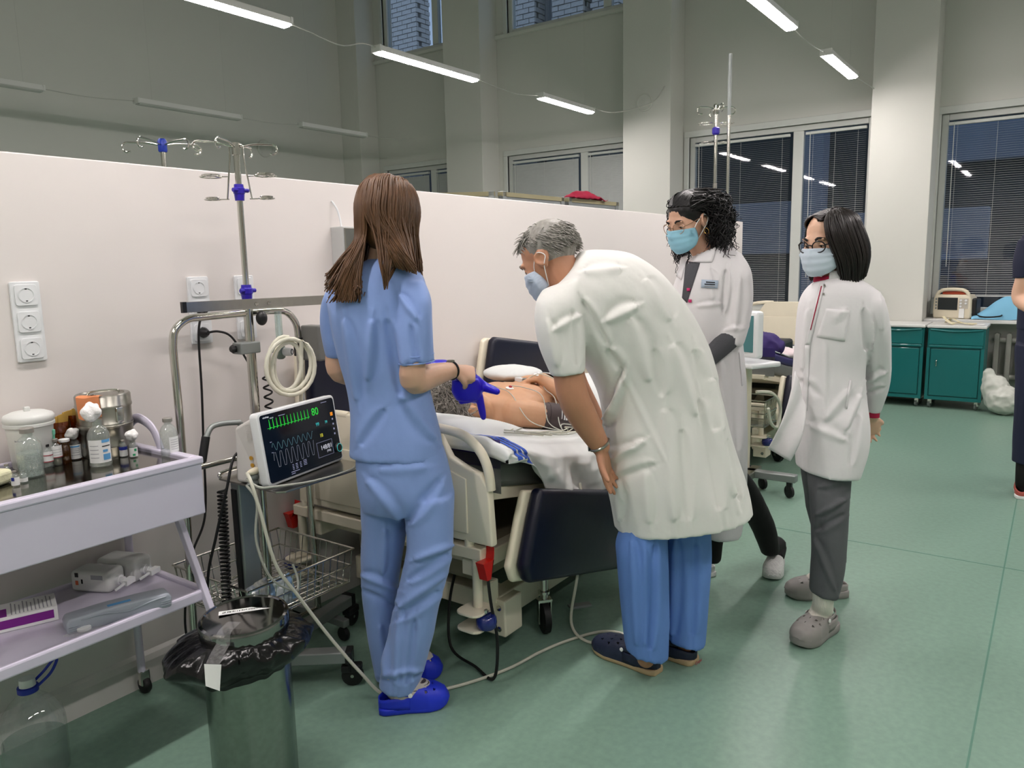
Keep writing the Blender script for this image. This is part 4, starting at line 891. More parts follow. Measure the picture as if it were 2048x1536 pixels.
for x in (2.365, 3.68):
    for y in (YB0 + .05, YB1 - .03):
        w = MB().lathe([(.052, -.016), (.063, -.012), (.063, .012), (.052, .016)], (x, y, .063), 28, (.75, -.66, 0)).build('caster', M_rubber, t, smooth=True)
        b = MB()
        for s_ in (-1, 1): b.obox(V3(x, y, .085) + V3(.75, -.66, 0) * .024 * s_, V3(.66, .75, 0) * .014, V3(.75, -.66, 0) * .002, (0, 0, .045))
        b.obox((x, y, .132), V3(.66, .75, 0) * .018, V3(.75, -.66, 0) * .028, (0, 0, .005)); b.cyl((x, y, .135), (x, y, .22), .016, 14); b.lathe([(.024, 0), (.024, .01)], (x, y, .16), 16); b.build('caster_fork', M_chrome, w, smooth=True)
MB().obox((2.50, YB0 - .03, .075), (.035, -.03, 0), (.012, .014, 0), (0, 0, .006)).build('brake_pedal', M_alu, t, bevel=.004)
# headboard: panel with open corner loops
def hb(pts, dx, name, x0=XH): return MB().prism(pts, dx, frame((x0, 0, 0), (0, 1, 0), (0, 0, 1), (1, 0, 0))).build(name, M_bedw, t, bevel=.008, bseg=3, smooth=True)
yc = (1.465 + 2.43) / 2; hw = (2.43 - 1.465) / 2
half = [(hw, .50), (hw - .012, .70), (hw - .045, .742), (hw - .11, .760), (hw - .17, .785), (hw - .22, .86), (hw - .25, .885)]
poly = [(yc + a, z) for a, z in half] + [(yc - a, z) for a, z in half[::-1]]
head = hb(poly, .032, 'headboard')
hb([(yc + a, z) for a, z in ((hw - .10, .53), (hw - .10, .72), (hw - .2, .75), (-hw + .2, .75), (-hw + .10, .72), (-hw + .10, .53))], .008, 'headboard_inset', XH - .006)
for s_ in (-1, 1): MB().tube(spline([(XH + .016, yc + s_ * (hw - .012), .69), (XH + .016, yc + s_ * (hw - .022), .76), (XH + .016, yc + s_ * (hw - .055), .82), (XH + .016, yc + s_ * (hw - .12), .862), (XH + .016, yc + s_ * (hw - .22), .876), (XH + .016, yc + s_ * (hw - .30), .876)], 6), .017, 12, flat=(1.0, .95)).build('handle_loop', M_bedw, t, smooth=True)
b = MB().bar((XH + .016, 1.515, .462), (XH + .016, 2.47, .462), .036, .042); b.build('head_rail', M_bedw, t, bevel=.004)
for y, s_ in ((1.525, -1), (2.46, 1)):
    MB().cyl((XH + .016, y + (-s_) * .05, .47), (XH + .016, y - s_ * .05, .51), .017, 14).build('headboard_post', M_bedw, t, smooth=True)
    MB().cyl((XH + .016, y - s_ * .02, .26), (XH + .016, y - s_ * .02, .45), .017, 14).build('bumper_post', M_bedw, t, smooth=True)
    b = MB(); b.prism([(-.028, -.02), (.03, -.022), (.034, .02), (.026, .03), (.022, -.03), (.012, -.075), (-.012, -.08), (-.016, -.03), (-.03, -.018)][:3] + [(.034, .012), (.02, -.05), (.012, -.085), (-.008, -.085), (-.02, -.04)], .034, frame((XH + .0, y + s_ * .008, .468), (1, 0, 0), (0, 0, 1), (0, s_, 0) if s_ < 0 else (0, 1, 0))); b.build('red_clamp', M_red, t, bevel=.004)
    yy = y - s_ * .02
    for zz in (.262, .205): MB().prism(round_rect(.115, .10, .03, 4, -.01, 0), .009, frame((XH + .01, yy, zz), (1, 0, 0), (0, 1, 0), (0, 0, 1))).build('bumper_plate', M_bedw, t, bevel=.003)
    MB().lathe([(.028, -.022), (.034, -.016), (.036, 0), (.034, .016), (.028, .022)], (XH - .005, y + s_ * .03, .237), 28).build('bumper_roller', mat('blue roller', '#16246e', .25, coat=.5), t, smooth=True)
    MB().lathe([(.008, 0), (.008, .01), (.005, .012), (0, .012)], (XH - .005, y + s_ * .03, .268), 6).build('bolt', M_chrome, t)
# footboard
hbp = [(yc + hw * a, z) for a, z in ((1, .45), (.98, .72), (.85, .86), (.5, .9), (-.5, .9), (-.85, .86), (-.98, .72), (-1, .45))]
MB().prism(hbp, .035, frame((4.05, 0, 0), (0, 1, 0), (0, 0, 1), (1, 0, 0))).build('footboard', M_bedw, t, bevel=.01)
# padded side rails: cream shell with navy cushion
def rail_pad(poly, y, s_, nm):
    MB().prism([(x, z) for x, z in poly], .03 * s_, frame((0, y, 0), (1, 0, 0), (0, 0, 1), (0, 1, 0))).build('side_rail', M_bedw, t, bevel=.012, bseg=3, smooth=True)
    cx, cz = sum(p[0] for p in poly) / len(poly), sum(p[1] for p in poly) / len(poly)
    MB().prism([(cx + (x - cx) * 1.0 + .025, cz + (z - cz) * 1.02) for x, z in poly], .052 * s_, frame((0, y + (.026 if s_ < 0 else 0) * 0 - .026 * (1 if s_ > 0 else -1) * 0 + .032 * s_, 0), (1, 0, 0), (0, 0, 1), (0, 1, 0))).build('rail_cushion', M_navy, t, bevel=.022, bseg=4, smooth=True)
rail_pad([(2.10, .655), (2.06, .57), (1.995, .41), (2.02, .35), (2.80, .145), (2.83, .165), (2.80, .455), (2.77, .48)], 1.475, -1, 'near')
rail_pad([(3.24, 1.04), (3.21, 1.03), (3.13, .74), (3.16, .66), (3.92, .60), (3.95, .93)], 2.488, -1, 'far')
rail_pad([(2.02, 1.11), (1.99, 1.09), (1.975, .78), (2.0, .72), (2.72, .58), (2.76, .62), (2.74, .95), (2.71, .98)], 2.488, -1, 'farhead')
MB().bar((2.45, YB0 + .03, .40), (2.45, YB0 - .03, .44), .05, .03).build('rail_arm', M_bedw, t, bevel=.004); MB().bar((2.62, YB0 + .03, .36), (2.62, YB0 - .03, .36), .05, .03).build('rail_arm', M_bedw, t, bevel=.004)
cable('black_cable', [(1.95, 1.505, .40), (1.945, 1.49, .30), (1.95, 1.47, .16), (1.95, 1.49, .02), (1.99, 1.60, .012), (2.0, 1.72, .05), (2.05, 1.76, .2), (2.15, 1.8, .3)], .0055, M_rubber, 'black cord hanging in a loop from the bed corner')
o = MB().tube(coil((1.98, 2.28, .52), (2.20, 2.02, .36), .020, 9, .004), .004, 6).build('handset_cord', M_rubber, smooth=True); tag(o, 'black curly handset cord under the headboard', 'cord')
# pillow and sheet
M_sheet = mat('white cotton sheet', '#d8dbd9', .8, var=.02, bump=.06, bscale=18); M_stripe = mat('blue stripe', '#2f55b8', .8)
b = MB(); b.grid(lambda u_, v_: (2.06 + .40 * u_, 1.62 + .70 * v_, zt(2.06 + .4 * u_) - .002 + .075 * (max(0, 1 - (2 * u_ - 1) ** 4) * max(0, 1 - (2 * v_ - 1) ** 6)) ** .5 + .006 * noise.noise(Vector((u_ * 4, v_ * 5, 2)))), 22, 30)
o = b.build('pillow', M_sheet, smooth=True); tag(o, 'flat white pillow under the patient head', 'pillow')
def hem(x): return float(np.interp(x, [1.97, 2.05, 2.12, 2.2, 2.3, 2.42, 2.6, 3.2, 3.9], [.805, .78, .74, .66, .59, .565, .545, .47, .44]))
def sheetf(u_, v_):
    e_ = max(0, .035 - u_) / .035; u_ = max(0, u_ - .035) / .965; x = 2.0 - .008 * min(1, e_ * 4) + 1.95 * u_ ** 1.15; top = zt(x) + .012 - .055 * e_ ** 1.2
    n = noise.noise(Vector((x * 7 - v_ * 3, v_ * 2.2, 1.3))); n2 = noise.noise(Vector((x * 20 + v_ * 5, v_ * 4, 4.1)))
    n3 = 1 - abs(noise.noise(Vector((x * 7 + v_ * 4, v_ * 4 - x * 2, 9))))
    if v_ < .55:
        y = YB1 - .03 - (YB1 - .03 - YB0 - .03) * v_ / .55; return (x, y, top + .006 * n + .006 * n3)
    w = (v_ - .55) / .45
    h = hem(x) + .012 * math.sin(x * 21 + 1)
    y = YB0 + .03 - .065 * min(1, w * 5) - .012 * w - (.040 * n + .016 * n2 + .026 * n3) * min(1, w * 1.5)
    z = top - .012 * min(1, w * 5) ** 2 - (top - h) * w
    return (x, min(y, YB0 - .012 + .03 * (1 - min(1, w * 5))), z)
b = MB(); b.grid(sheetf, 120, 70); sh = b.build('bed_sheet', M_sheet, smooth=True, solid=.0025, ang=180, soft=False); tag(sh, 'crumpled white sheet hanging over the bed side with blue stripes', 'sheet')
for k in range(3):
    b = MB(); b.grid(lambda u_, v_: V3(sheetf(.060 + .020 * k + .013 * u_, .44 + .555 * v_)) + V3(-.002, -.0025, .0035), 3, 60); b.build('stripe', M_stripe, sh, smooth=True)
# ------------------------------------------------------------------ right background: cabinets, radiator, defibrillator
M_teal = mat('teal enamel', '#0f6a6a', .35, var=.03, coat=.2)
def cabinet(y0, y1, x0, dep, label, handle_side=1):
    t = thing('bedside_cabinet', label, 'cabinet', (x0 + dep / 2, (y0 + y1) / 2, 0), 0, 'teal cabinets under the sill')
    z0, z1 = .085, .755
    MB().box((x0, y0, z0), (x0 + dep, y1, z1)).build('body', M_teal, t, bevel=.005)
    MB().box((x0 - .02, y0 - .008, z1), (x0 + dep, y1 + .008, z1 + .026)).build('top_board', M_sill, t, bevel=.006)
    d = MB().box((x0 - .018, y0 + .012, .60), (x0, y1 - .012, .735)).build('drawer', M_teal, t, bevel=.006)
    MB().tube(spline([(x0 - .02, y0 + .02, .742), (x0 - .03, (y0 + y1) / 2, .728), (x0 - .02, y1 - .02, .742)], 8), .008, 8).build('drawer_pull', M_teal, d, smooth=True)
    MB().box((x0 - .022, y0 + .015, .575), (x0 - .002, y1 - .015, .598)).build('ledge', M_teal, t, bevel=.006)
    b = MB()                                # raised surround: a true open joint is left round the door
    for lo, hi in (((y0, z0), (y0 + .026, .572)), ((y1 - .026, z0), (y1, .572)), ((y0 + .026, z0), (y1 - .026, .116))): b.box((x0 - .016, lo[0], lo[1]), (x0, hi[0], hi[1]))
    b.build('door_surround', M_teal, t)
    d = MB().box((x0 - .016, y0 + .034, .124), (x0, y1 - .034, .562)).build('door', M_teal, t, bevel=.004)
    yy = y1 - .085
    MB().tube(spline([(x0 - .012, yy, .40), (x0 - .032, yy, .405), (x0 - .034, yy, .43), (x0 - .032, yy, .455), (x0 - .012, yy, .46)], 5), .0045, 8).build('handle', M_chrome, d, smooth=True)
    for x in (x0 + .05, x0 + dep - .06):
        for y in (y0 + .04, y1 - .04):
            w = MB().lathe([(.026, -.011), (.032, -.007), (.032, .007), (.026, .011)], (x, y, .033), 18, (.3, 1, 0)).build('caster', M_alu, t, smooth=True)
            MB().box((x - .02, y - .018, .035), (x + .02, y + .018, .087)).build('caster_fork', M_chrome, w, bevel=.006)
cabinet(.515, .975, 8.09, .40, 'teal cabinet with chrome door handle, beige straps on its top')
cabinet(1.005, 1.465, 8.09, .40, 'teal cabinet pushed next to the one with beige straps, top bare')
# radiator
t = thing('radiator', 'cast iron grey ribbed radiator under the sill', 'radiator', (8.78, -.1, .0)); M_rad = mat('radiator paint', '#9a9a92', .5, var=.05)
for k in range(11):
    y = .46 - k * .098
    b = MB().prism(round_rect(.045, .50, .02, 3, 0, .42), .11, frame((8.70, y, 0), (0, 1, 0), (0, 0, 1), (1, 0, 0))); b.build('section', M_rad, t, bevel=.012, bseg=2)
b = MB()
for zz in (.24, .60): b.cyl((8.755, .48, zz), (8.755, -.56, zz), .028, 14)
b.build('header_pipe', M_rad, t, smooth=True)
MB().box((8.70, .40, 0), (8.80, .44, .18)).build('foot', M_rad, t); MB().box((8.70, -.5, 0), (8.80, -.46, .18)).build('foot', M_rad, t)
# defibrillator on the sill
c = V3(8.70, .86, .80); t = thing('defibrillator', 'cream portable defibrillator with dark screen on the window sill', 'defibrillator', c, math.radians(-14))
def dl(*a): return MB().box(*a)
b = MB().prism([(-.17, 0), (.17, 0), (.175, .06), (.17, .20), (.15, .235), (-.15, .235), (-.17, .20), (-.175, .06)], .18, frame((0, 0, 0), (0, -1, 0), (0, 0, 1), (1, 0, 0))); b.build('case', M_cream, t, bevel=.02, bseg=3, world=False, smooth=True)
MB().tube(spline([(.02, .15, .20), (.02, .13, .255), (.02, .07, .283), (.02, -.07, .283), (.02, -.13, .255), (.02, -.15, .20)], 8), .017, 12).build('carry_handle', M_cream, t, smooth=True, world=False)
MB().box((.04, -.11, .225), (.15, .11, .262)).build('paddle', mat('orange-red plastic', '#b54a2c', .4), t, bevel=.015, world=False)
for s_ in (-1, 1): MB().box((.03, s_ * .19 - .022, .03), (.16, s_ * .19 + .022, .20)).build('side_pod', M_blackp if s_ < 0 else M_alu, t, bevel=.015, world=False)
MB().box((-.006, -.055, .085), (.0, .125, .205)).build('screen', mat('dim screen', '#2a2e30', .15), t, bevel=.002, world=False)
for k in range(4): MB().box((-.004, .135, .09 + k * .03), (.0, .148, .108 + k * .03)).build('key', M_alu, t, world=False)
MB().box((-.004, -.15, .10), (.0, -.07, .20)).build('keypad', mat('pale keypad', '#b9b4a8', .5), t, bevel=.001, world=False)
for k in range(5): MB().lathe([(.010, 0), (.010, .008), (0, .009)], (-.004, -.085 - .045 * (k % 2), .18 - .03 * (k // 2)), 14, (-1, 0, 0)).build('dial', M_white, t, smooth=True, world=False)
MB().box((-.012, -.12, .01), (-.002, -.075, .10)).build('hanging_tag', M_paper, t, world=False)
cable('monitor_cable', [(8.72, .66, .85), (8.62, .60, .83), (8.56, .52, .83), (8.58, .44, .84), (8.64, .44, .85), (8.68, .52, .85), (8.66, .58, .82)], .007, M_rubber, 'black cable loop beside the defibrillator')
t = thing('strap_bundle', 'bundle of beige straps lying on the teal cabinet top', 'straps', (8.25, .72, .782)); M_strap = mat('beige strap', '#cfc6a6', .8)
for k, pts in enumerate(([(8.33, .86, .79), (8.26, .80, .83), (8.2, .72, .80), (8.14, .62, .79)], [(8.28, .88, .85), (8.24, .82, .80), (8.22, .74, .795), (8.24, .60, .79)], [(8.35, .80, .80), (8.22, .84, .815), (8.14, .78, .79)])):
    MB().tube(spline(pts, 8), .014, 8, flat=(.35, 1.3)).build('strap', M_strap, t, smooth=True)
o = MB().obox((8.24, .60, .784), (.05, 0, 0), (0, .06, 0), (0, 0, .001)).build('paper_slip', M_paper); tag(o, 'small white paper slip at the straps', 'paper')
# blue drape on the sill
b = MB(); b.grid(lambda u, v: (8.62 + .22 * v + .02 * noise.noise(Vector((u * 5, v * 4, 0))), .68 - .95 * u, .80 + .002 + (.19 * math.exp(-((u - .30) / .2) ** 2) + .07 * math.exp(-((u - .8) / .15) ** 2)) * (math.sin(min(1, v * 1.15) * math.pi) ** .7 + .12 * (v > .02)) + .015 * abs(noise.noise(Vector((u * 9, v * 5, 3))))), 50, 20)
o = b.build('blue_drape', mat('light blue drape', '#7db9d8', .75, var=.03), smooth=True, solid=.003, ang=60); tag(o, 'heaped light blue drape on the window sill', 'drape')
# white sack on the floor
b = MB(); b.ell((8.05, .34, .13), (.14, .15, .13), 32, 22); b.ell((8.08, .41, .22), (.10, .11, .12), 24, 16); b.ell((8.09, .47, .31), (.05, .05, .10), 24, 16)
me = modded(b.mesh('w'), remesh=.012, smooth=6)
for v in me.vertices:
    n = 1 - abs(noise.noise(v.co * 11)); v.co += v.normal * (.022 * n - .016 + .010 * noise.noise(v.co * 26)); v.co.z = max(v.co.z, .001)
shade(me, 180); tag(link_mesh('rubbish_sack', me, mat('thin white film', '#c9cbc3', .35, bump=.3, bscale=20)), 'tied white rubbish sack slumped against the teal cabinet', 'sack')
t = thing('power_strip', 'white power strip on the floor under the radiator', 'power strip', (8.45, .16, 0))
MB().box((8.42, -.1, .0), (8.50, .22, .10)).build('body', M_white, t, bevel=.012)
MB().tube(spline([(8.44, .20, .10), (8.42, .24, .3), (8.44, .22, .45), (8.52, .14, .55)], 8), .008, 8).build('cord', M_white, t, smooth=True); MB().tube(spline([(8.45, .16, .10), (8.44, .21, .2), (8.43, .26, .32), (8.5, .25, .48)], 8), .008, 8).build('cord', M_white, t, smooth=True)

# ------------------------------------------------------------------ second bed with its monitor stand and drip stands
bed2 = copy_tree(bed); bed2.location.x += 3.05
bed2['label'] = 'cream hospital bed by the window, made up with white sheet and purple bundle'
for ch in list(bed2.children):
    n = ch.name.split('.')[0]
    if n in ('headboard', 'headboard_inset', 'handle_loop'): ch.location = (2.15, 0, .15)
    elif n in ('footboard', 'headboard_post', 'red_clamp'):
        for g in list(ch.children): bpy.data.objects.remove(g)
        bpy.data.objects.remove(ch)
o = MB().grid(lambda u, v: (5.15 + 1.95 * u, 1.52 + .9 * v, zt(2.1 + 1.95 * u) + .008 + .012 * noise.noise(Vector((u * 8, v * 5, 2)))), 40, 20).build('bed_sheet', M_sheet, smooth=True, solid=.006); tag(o, 'white sheet spread flat on the far bed by the window', 'sheet')
def lump(name, c, r, seed, m, label, cat, amp=.25, f=9, flat=True):
    b = MB(); b.ell(c, r, 28, 18); me = modded(b.mesh('w'), remesh=min(r) * .12, smooth=2)
    for v in me.vertices:
        n = noise.noise(v.co * f + Vector((seed, 0, 0))); n2 = 1 - abs(noise.noise(v.co * f * 1.7 + Vector((0, seed, 0)))); v.co += v.normal * min(r) * amp * (n + n2 - .6)
        if flat: v.co.z = max(v.co.z, c[2] - r[2] * .75)
    shade(me, 180); return tag(link_mesh(name, me, m), label, cat)
lump('folded_blanket', (5.30, 1.72, .83), (.16, .22, .10), 3, mat('purple cloth', '#33235f', .8), 'purple bundled blanket on the far bed', 'blanket')
lump('folded_blanket', (5.62, 1.70, .745), (.22, .2, .05), 7, mat('pinkish sheet', '#d9c9cc', .8), 'crumpled pale pink blanket behind the purple bundle', 'blanket')
t = thing('equipment_bag', 'black boxy equipment bag lying on the far bed', 'bag', (5.75, 1.76, .72))
MB().box((5.62, 1.60, .72), (5.9, 2.0, .83)).build('case', M_blackp, t, bevel=.02); MB().box((5.60, 1.72, .79), (5.86, 2.0, .86)).build('flap', M_rubber, t, bevel=.015); MB().box((5.610, 1.62, .76), (5.618, 1.66, .80)).build('buckle', M_chrome, t)
cable('monitor_cable', [(5.5, 1.9, .82), (5.6, 1.86, .90), (5.66, 1.78, .90), (5.7, 1.70, .84)], .008, M_rubber, 'black cable curled over the bag on the far bed')
t = thing('trolley_monitor', 'cream trolley monitor with teal screen beside the far bed', 'monitor', (4.62, 1.55, 0))
u2 = unit(V3(.45, .89, 0)); n2 = V3(-u2[1], u2[0], 0)
MB().obox((4.58, 1.56, .98), u2 * .17, n2 * .03, (0, 0, .14)).build('screen_shell', M_white, t, bevel=.02, bseg=3); MB().obox(V3(4.58, 1.56, .985) + n2 * .031, u2 * .14, n2 * .002, (0, 0, .108)).build('screen', mat('teal screen', '#3d6a6c', .2, emit='#2c5254', es=.25), t)
MB().obox((4.60, 1.52, .80), u2 * .16, n2 * .12, (0, 0, .015)).build('shelf', M_white, t, bevel=.01); MB().box((4.56, 1.50, .12), (4.66, 1.60, .80)).build('column', M_cream, t, bevel=.015)
MB().box((4.35, 1.44, .10), (4.70, 1.50, .145)).build('base_leg', M_steel, t, bevel=.006); MB().box((4.56, 1.2, .10), (4.62, 1.85, .145)).build('base_leg', M_alu, t, bevel=.006)
for (x, y) in ((4.69, 1.43), (4.36, 1.47), (4.59, 1.24), (4.59, 1.82)):
    w = MB().lathe([(.030, -.012), (.038, -.008), (.038, .008), (.030, .012)], (x, y, .039), 22, (.8, -.6, 0)).build('caster', M_rubber, t, smooth=True); MB().box((x - .016, y - .016, .05), (x + .016, y + .016, .11)).build('caster_fork', M_blackp, w, bevel=.004)
b = MB()
for i in range(9): b.tube([(4.66 + .03 * i, 1.42, .56), (4.67 + .03 * i, 1.43, .40), (4.67 + .03 * i, 1.68, .40), (4.66 + .03 * i, 1.69, .56)], .003, 5)
for zz in (.56, .48, .40): b.tube([(4.66, 1.42, zz), (4.90, 1.42, zz), (4.90, 1.69, zz), (4.66, 1.69, zz)], .004, 6, closed=True)
b.build('wire_basket', M_chrome, t)
cable('monitor_cable', [(4.64, 1.47, .62), (4.74, 1.40, .60), (4.84, 1.38, .5), (4.82, 1.39, .38), (4.72, 1.40, .42), (4.66, 1.40, .52)], .010, M_leadw, 'cream cable looped over the basket of the trolley monitor')
def drip_pole(c, z_top, label, hub_m, n=5, z0=0, R=.13, base=True, rr=.011, a0=.3):
    t = thing('drip_stand', label, 'drip stand', (c[0], c[1], 0)); x, y = c
    MB().cyl((x, y, z0 + .08), (x, y, z_top - .02), rr, 12).build('pole', M_chrome, t, smooth=True)
    h = MB().lathe([(.017, -.03), (.02, -.025), (.02, .02), (.014, .03)], (x, y, z_top), 14).build('hook_hub', hub_m, t, smooth=True)
    for k in range(n): MB().tube(spline(hook_pts((x, y, z_top), a0 + 2 * math.pi * k / n, R, .014, .022), 5), .0042, 8).build('hook', M_chrome, h, smooth=True)
    if base:
        for k in range(5):
            a = .4 + 2 * math.pi * k / 5; e = V3(x + .27 * math.cos(a), y + .27 * math.sin(a), 0)
            MB().bar((x, y, .09), e + V3(0, 0, .07), .03, .025).build('base_leg', M_alu, t); MB().lathe([(.022, -.01), (.027, 0), (.022, .01)], e + V3(0, 0, .027), 14, (math.sin(a), -math.cos(a), 0)).build('caster', M_rubber, t, smooth=True)
    return t
drip_pole((2.09, 3.44), 2.0, 'chrome drip stand with a blue hub rising behind the partition', M_blue_clamp, 5, R=.155, a0=-.2)
t = drip_pole((4.84, 1.83), 2.35, 'chrome drip stand with blue clamp in front of the open blind', M_chrome, 4, R=.10, a0=.7)
MB().lathe([(.016, -.025), (.024, -.015), (.024, .015), (.016, .022)], (4.84, 1.83, 2.22), 12).build('clamp', M_purple_clamp, t)
for k, (dz, R) in enumerate(((-.085, .045), (-.2, .035))):
    for s_ in (-1, 1): MB().torus(V3(4.84, 1.83, 2.35 + dz) + LEFT * s_ * (R + .02), R, .003, n=24, m=6).build('bottle_ring', M_chrome, t, smooth=True)
MB().cyl((4.84, 1.83, .9), (4.84, 1.83, 1.9), .013, 12).build('sleeve', M_steel, t, smooth=True)
t = thing('gas_pole', 'tall slim pole, dark grey above and chrome below, before the open blind', 'pole', (4.82, 1.74, 0))
MB().cyl((4.82, 1.74, 2.30), (4.82, 1.74, 2.66), .011, 12).build('upper_tube', M_alu, t, smooth=True); MB().cyl((4.82, 1.74, .05), (4.82, 1.74, 2.30), .010, 12).build('lower_tube', M_chrome, t, smooth=True); MB().lathe([(.10, 0), (.10, .02), (.02, .05)], (4.82, 1.74, 0), 24).build('base', M_alu, t, smooth=True)
# ------------------------------------------------------------------ framed screens standing beyond the partition
M_frost = mat('grey screen panel', '#a9afb4', .3, var=.03); M_wood = mat('pale wood edge', '#8d8768', .6)
def screen_panel(p, q, z, label):
    p, q = V3(p[0], p[1], 0), V3(q[0], q[1], 0); d = unit(q - p); t = thing('framed_screen', label, 'screen', (p + q) / 2, 0, 'framed screens beyond the partition')
    MB().bar(p + V3(0, 0, z / 2 + .05), q + V3(0, 0, z / 2 + .05), .02, z - .16, UP).build('panel', M_frost, t)
    for e in (p + d * .025, q - d * .025): MB().bar(e, e + V3(0, 0, z), .045, .045, d).build('post', M_alu, t, bevel=.004)
    MB().bar(p + V3(0, 0, z - .02), q + V3(0, 0, z - .02), .045, .03, UP).build('top_rail', M_wood, t)
    MB().bar(p + V3(0, 0, z - .05), q + V3(0, 0, z - .05), .03, .03, UP).build('inner_rail', M_alu, t)
    MB().bar(p + V3(0, 0, .06), q + V3(0, 0, .06), .04, .04, UP).build('bottom_rail', M_alu, t)
screen_panel((4.02, 3.80), (4.40, 3.235), 1.925, 'framed grey screen turned edge-on beside the other two')
screen_panel((4.44, 3.22), (5.20, 3.18), 1.925, 'framed grey screen standing next to the one with the red cloth')
screen_panel((5.24, 3.17), (5.98, 3.12), 1.925, 'framed grey screen with red cloth thrown over its top')
b = MB(); b.grid(lambda u, v: (5.26 + .5 * u, 3.165 - .03 * u + (v - .5) * .10, 1.927 + .05 * math.sin(math.pi * min(1, u * 1.2)) ** .6 * (1 - (2 * v - 1) ** 4) + .02 * noise.noise(Vector((u * 7, v * 3, 1))) * (u > .05)), 40, 12)
o = b.build('red_cloth', mat('crimson cloth', '#9e1638', .8), smooth=True, solid=.004, ang=180); tag(o, 'crumpled crimson cloth lying over the framed screen top', 'cloth')
lump('cloth_bundle', (4.06, 3.78, 1.945), (.03, .03, .025), 2, mat('blue cloth', '#3a6aa8', .8), 'small blue bundle on the edge-on screen', 'bundle')
# ------------------------------------------------------------------ people: tools
M_skin = mat('skin', '#c99f86', .5, var=.06, vscale=14, sss=.12, bump=.03, bscale=120); M_skin2 = mat('fair skin', '#d3aa90', .5, var=.05, vscale=14, sss=.12, bump=.03, bscale=120)
M_skin3 = mat('tanned skin', '#b98668', .5, var=.07, vscale=14, sss=.12, bump=.04, bscale=120)
def AV(px, py, h): r = _ray(px, py); return CAMP + r * (h / np.dot(r, AWAY))       # sight line met with an upright plane h metres in front of the viewer
def secs_px(h0, rows):
    """rows of ((x1, y1), (x2, y2), half thickness, plane offset): body cross-sections"""
    out = []
    for p, q, th, dh in rows:
        A, B = AV(*p, h0 + dh), AV(*q, h0 + dh); out.append(((A + B) / 2, (B - A) / 2, AWAY * th))
    return out
def catmull(arr, m):
    A = np.array(arr); k = len(A); out = []
    for i in range(k - 1):
        a, b, c, d = A[max(i - 1, 0)], A[i], A[i + 1], A[min(i + 2, k - 1)]
        for t in np.linspace(0, 1, m, endpoint=False): out.append(.5 * (2 * b + (c - a) * t + (2 * a - 5 * b + 4 * c - d) * t * t + (3 * b - a - 3 * c + d) * t ** 3))
    out.append(A[-1]); return np.array(out)
def sweep(b, secs, n=32, m=5, k=1.0, e=2.25, cap=True):
    D_ = catmull([np.concatenate([V3(c), V3(a) * k, V3(w) * k]) for c, a, w in secs], m)
    ang = 2 * np.pi * np.arange(n) / n; ca, sa = np.cos(ang), np.sin(ang)
    ca, sa = np.sign(ca) * np.abs(ca) ** (2 / e), np.sign(sa) * np.abs(sa) ** (2 / e)
    vs = (D_[:, None, 0:3] + ca[None, :, None] * D_[:, None, 3:6] + sa[None, :, None] * D_[:, None, 6:9]).reshape(-1, 3)
    r = len(D_); fs = [(i * n + j, i * n + (j + 1) % n, (i + 1) * n + (j + 1) % n, (i + 1) * n + j) for i in range(r - 1) for j in range(n)]
    if cap: fs += [tuple(range(n))[::-1], tuple((r - 1) * n + j for j in range(n))]
    return b.add(vs, fs)
def limb(b, pts, rad, n=16, m=5, flat=None, hint=None):
    D_ = catmull([np.append(V3(p), r) for p, r in zip(pts, rad)], m)
    b.tube([p[:3] for p in D_], [max(p[3], .001) for p in D_], n, flat=flat, hint=hint); b.ell(pts[0], rad[0] * .98, 12, 8); b.ell(pts[-1], rad[-1] * .98, 12, 8); return b
def rot(v, axis, a):
    v, k = V3(v), unit(axis); return v * math.cos(a) + np.cross(k, v) * math.sin(a) + k * np.dot(k, v) * (1 - math.cos(a))
def hand(b, wrist, d, pn, side, curls, size=1.0, thumb=(.5, .3), spread=.06, fat=1.0, wr=.026):
    """d towards the fingers, pn out of the palm, side +1/-1 gives the thumb side; five separate bent fingers"""
    d = unit(d); pn = unit(V3(pn) - d * np.dot(pn, d)); s = np.cross(d, pn) * side; w = V3(wrist); S = size
    sweep(b, [(w - d * .01, s * wr * S, pn * wr * .78 * S), (w + d * .025 * S, s * .032 * S, pn * .018 * S), (w + d * .055 * S, s * .040 * S, pn * .017 * S), (w + d * .085 * S, s * .041 * S, pn * .013 * S), (w + d * .095 * S, s * .038 * S, pn * .009 * S)], 20, 4)
    tips = []
    for i, (off, L_) in enumerate(((.029, .074), (.010, .082), (-.010, .075), (-.028, .058))):
        c = curls[i] if isinstance(curls[i], (tuple, list)) else (curls[i], curls[i] * 1.1, curls[i] * .7)
        p = w + d * (.082 - .004 * abs(i - 1)) * S + s * off * S; dd = rot(d, pn, -side * spread * (1.2 - i) * 1.0); ax = np.cross(dd, pn); pts = [p]; rr = [.0092 * S * fat]
        for q, ln in enumerate((.46, .30, .24)):
            dd = rot(dd, ax, c[q]); p = p + dd * L_ * ln * S; pts.append(p); rr.append((.0088, .0080, .0066)[q] * S * fat)
        limb(b, pts, rr, 10, 4); tips.append(p)
    p = w + d * .028 * S + s * .026 * S; dd = unit(d * .72 + s * .70 + pn * .25); ax = np.cross(dd, pn * 1.0 - s * .6)
    pts = [p, p + dd * .032 * S]; dd2 = rot(dd, ax, thumb[0]); pts.append(pts[-1] + dd2 * .030 * S); dd3 = rot(dd2, ax, thumb[1]); pts.append(pts[-1] + dd3 * .024 * S)
    limb(b, pts, [.014 * S * fat, .0115 * S * fat, .0098 * S * fat, .0078 * S * fat], 10, 4)
    return tips
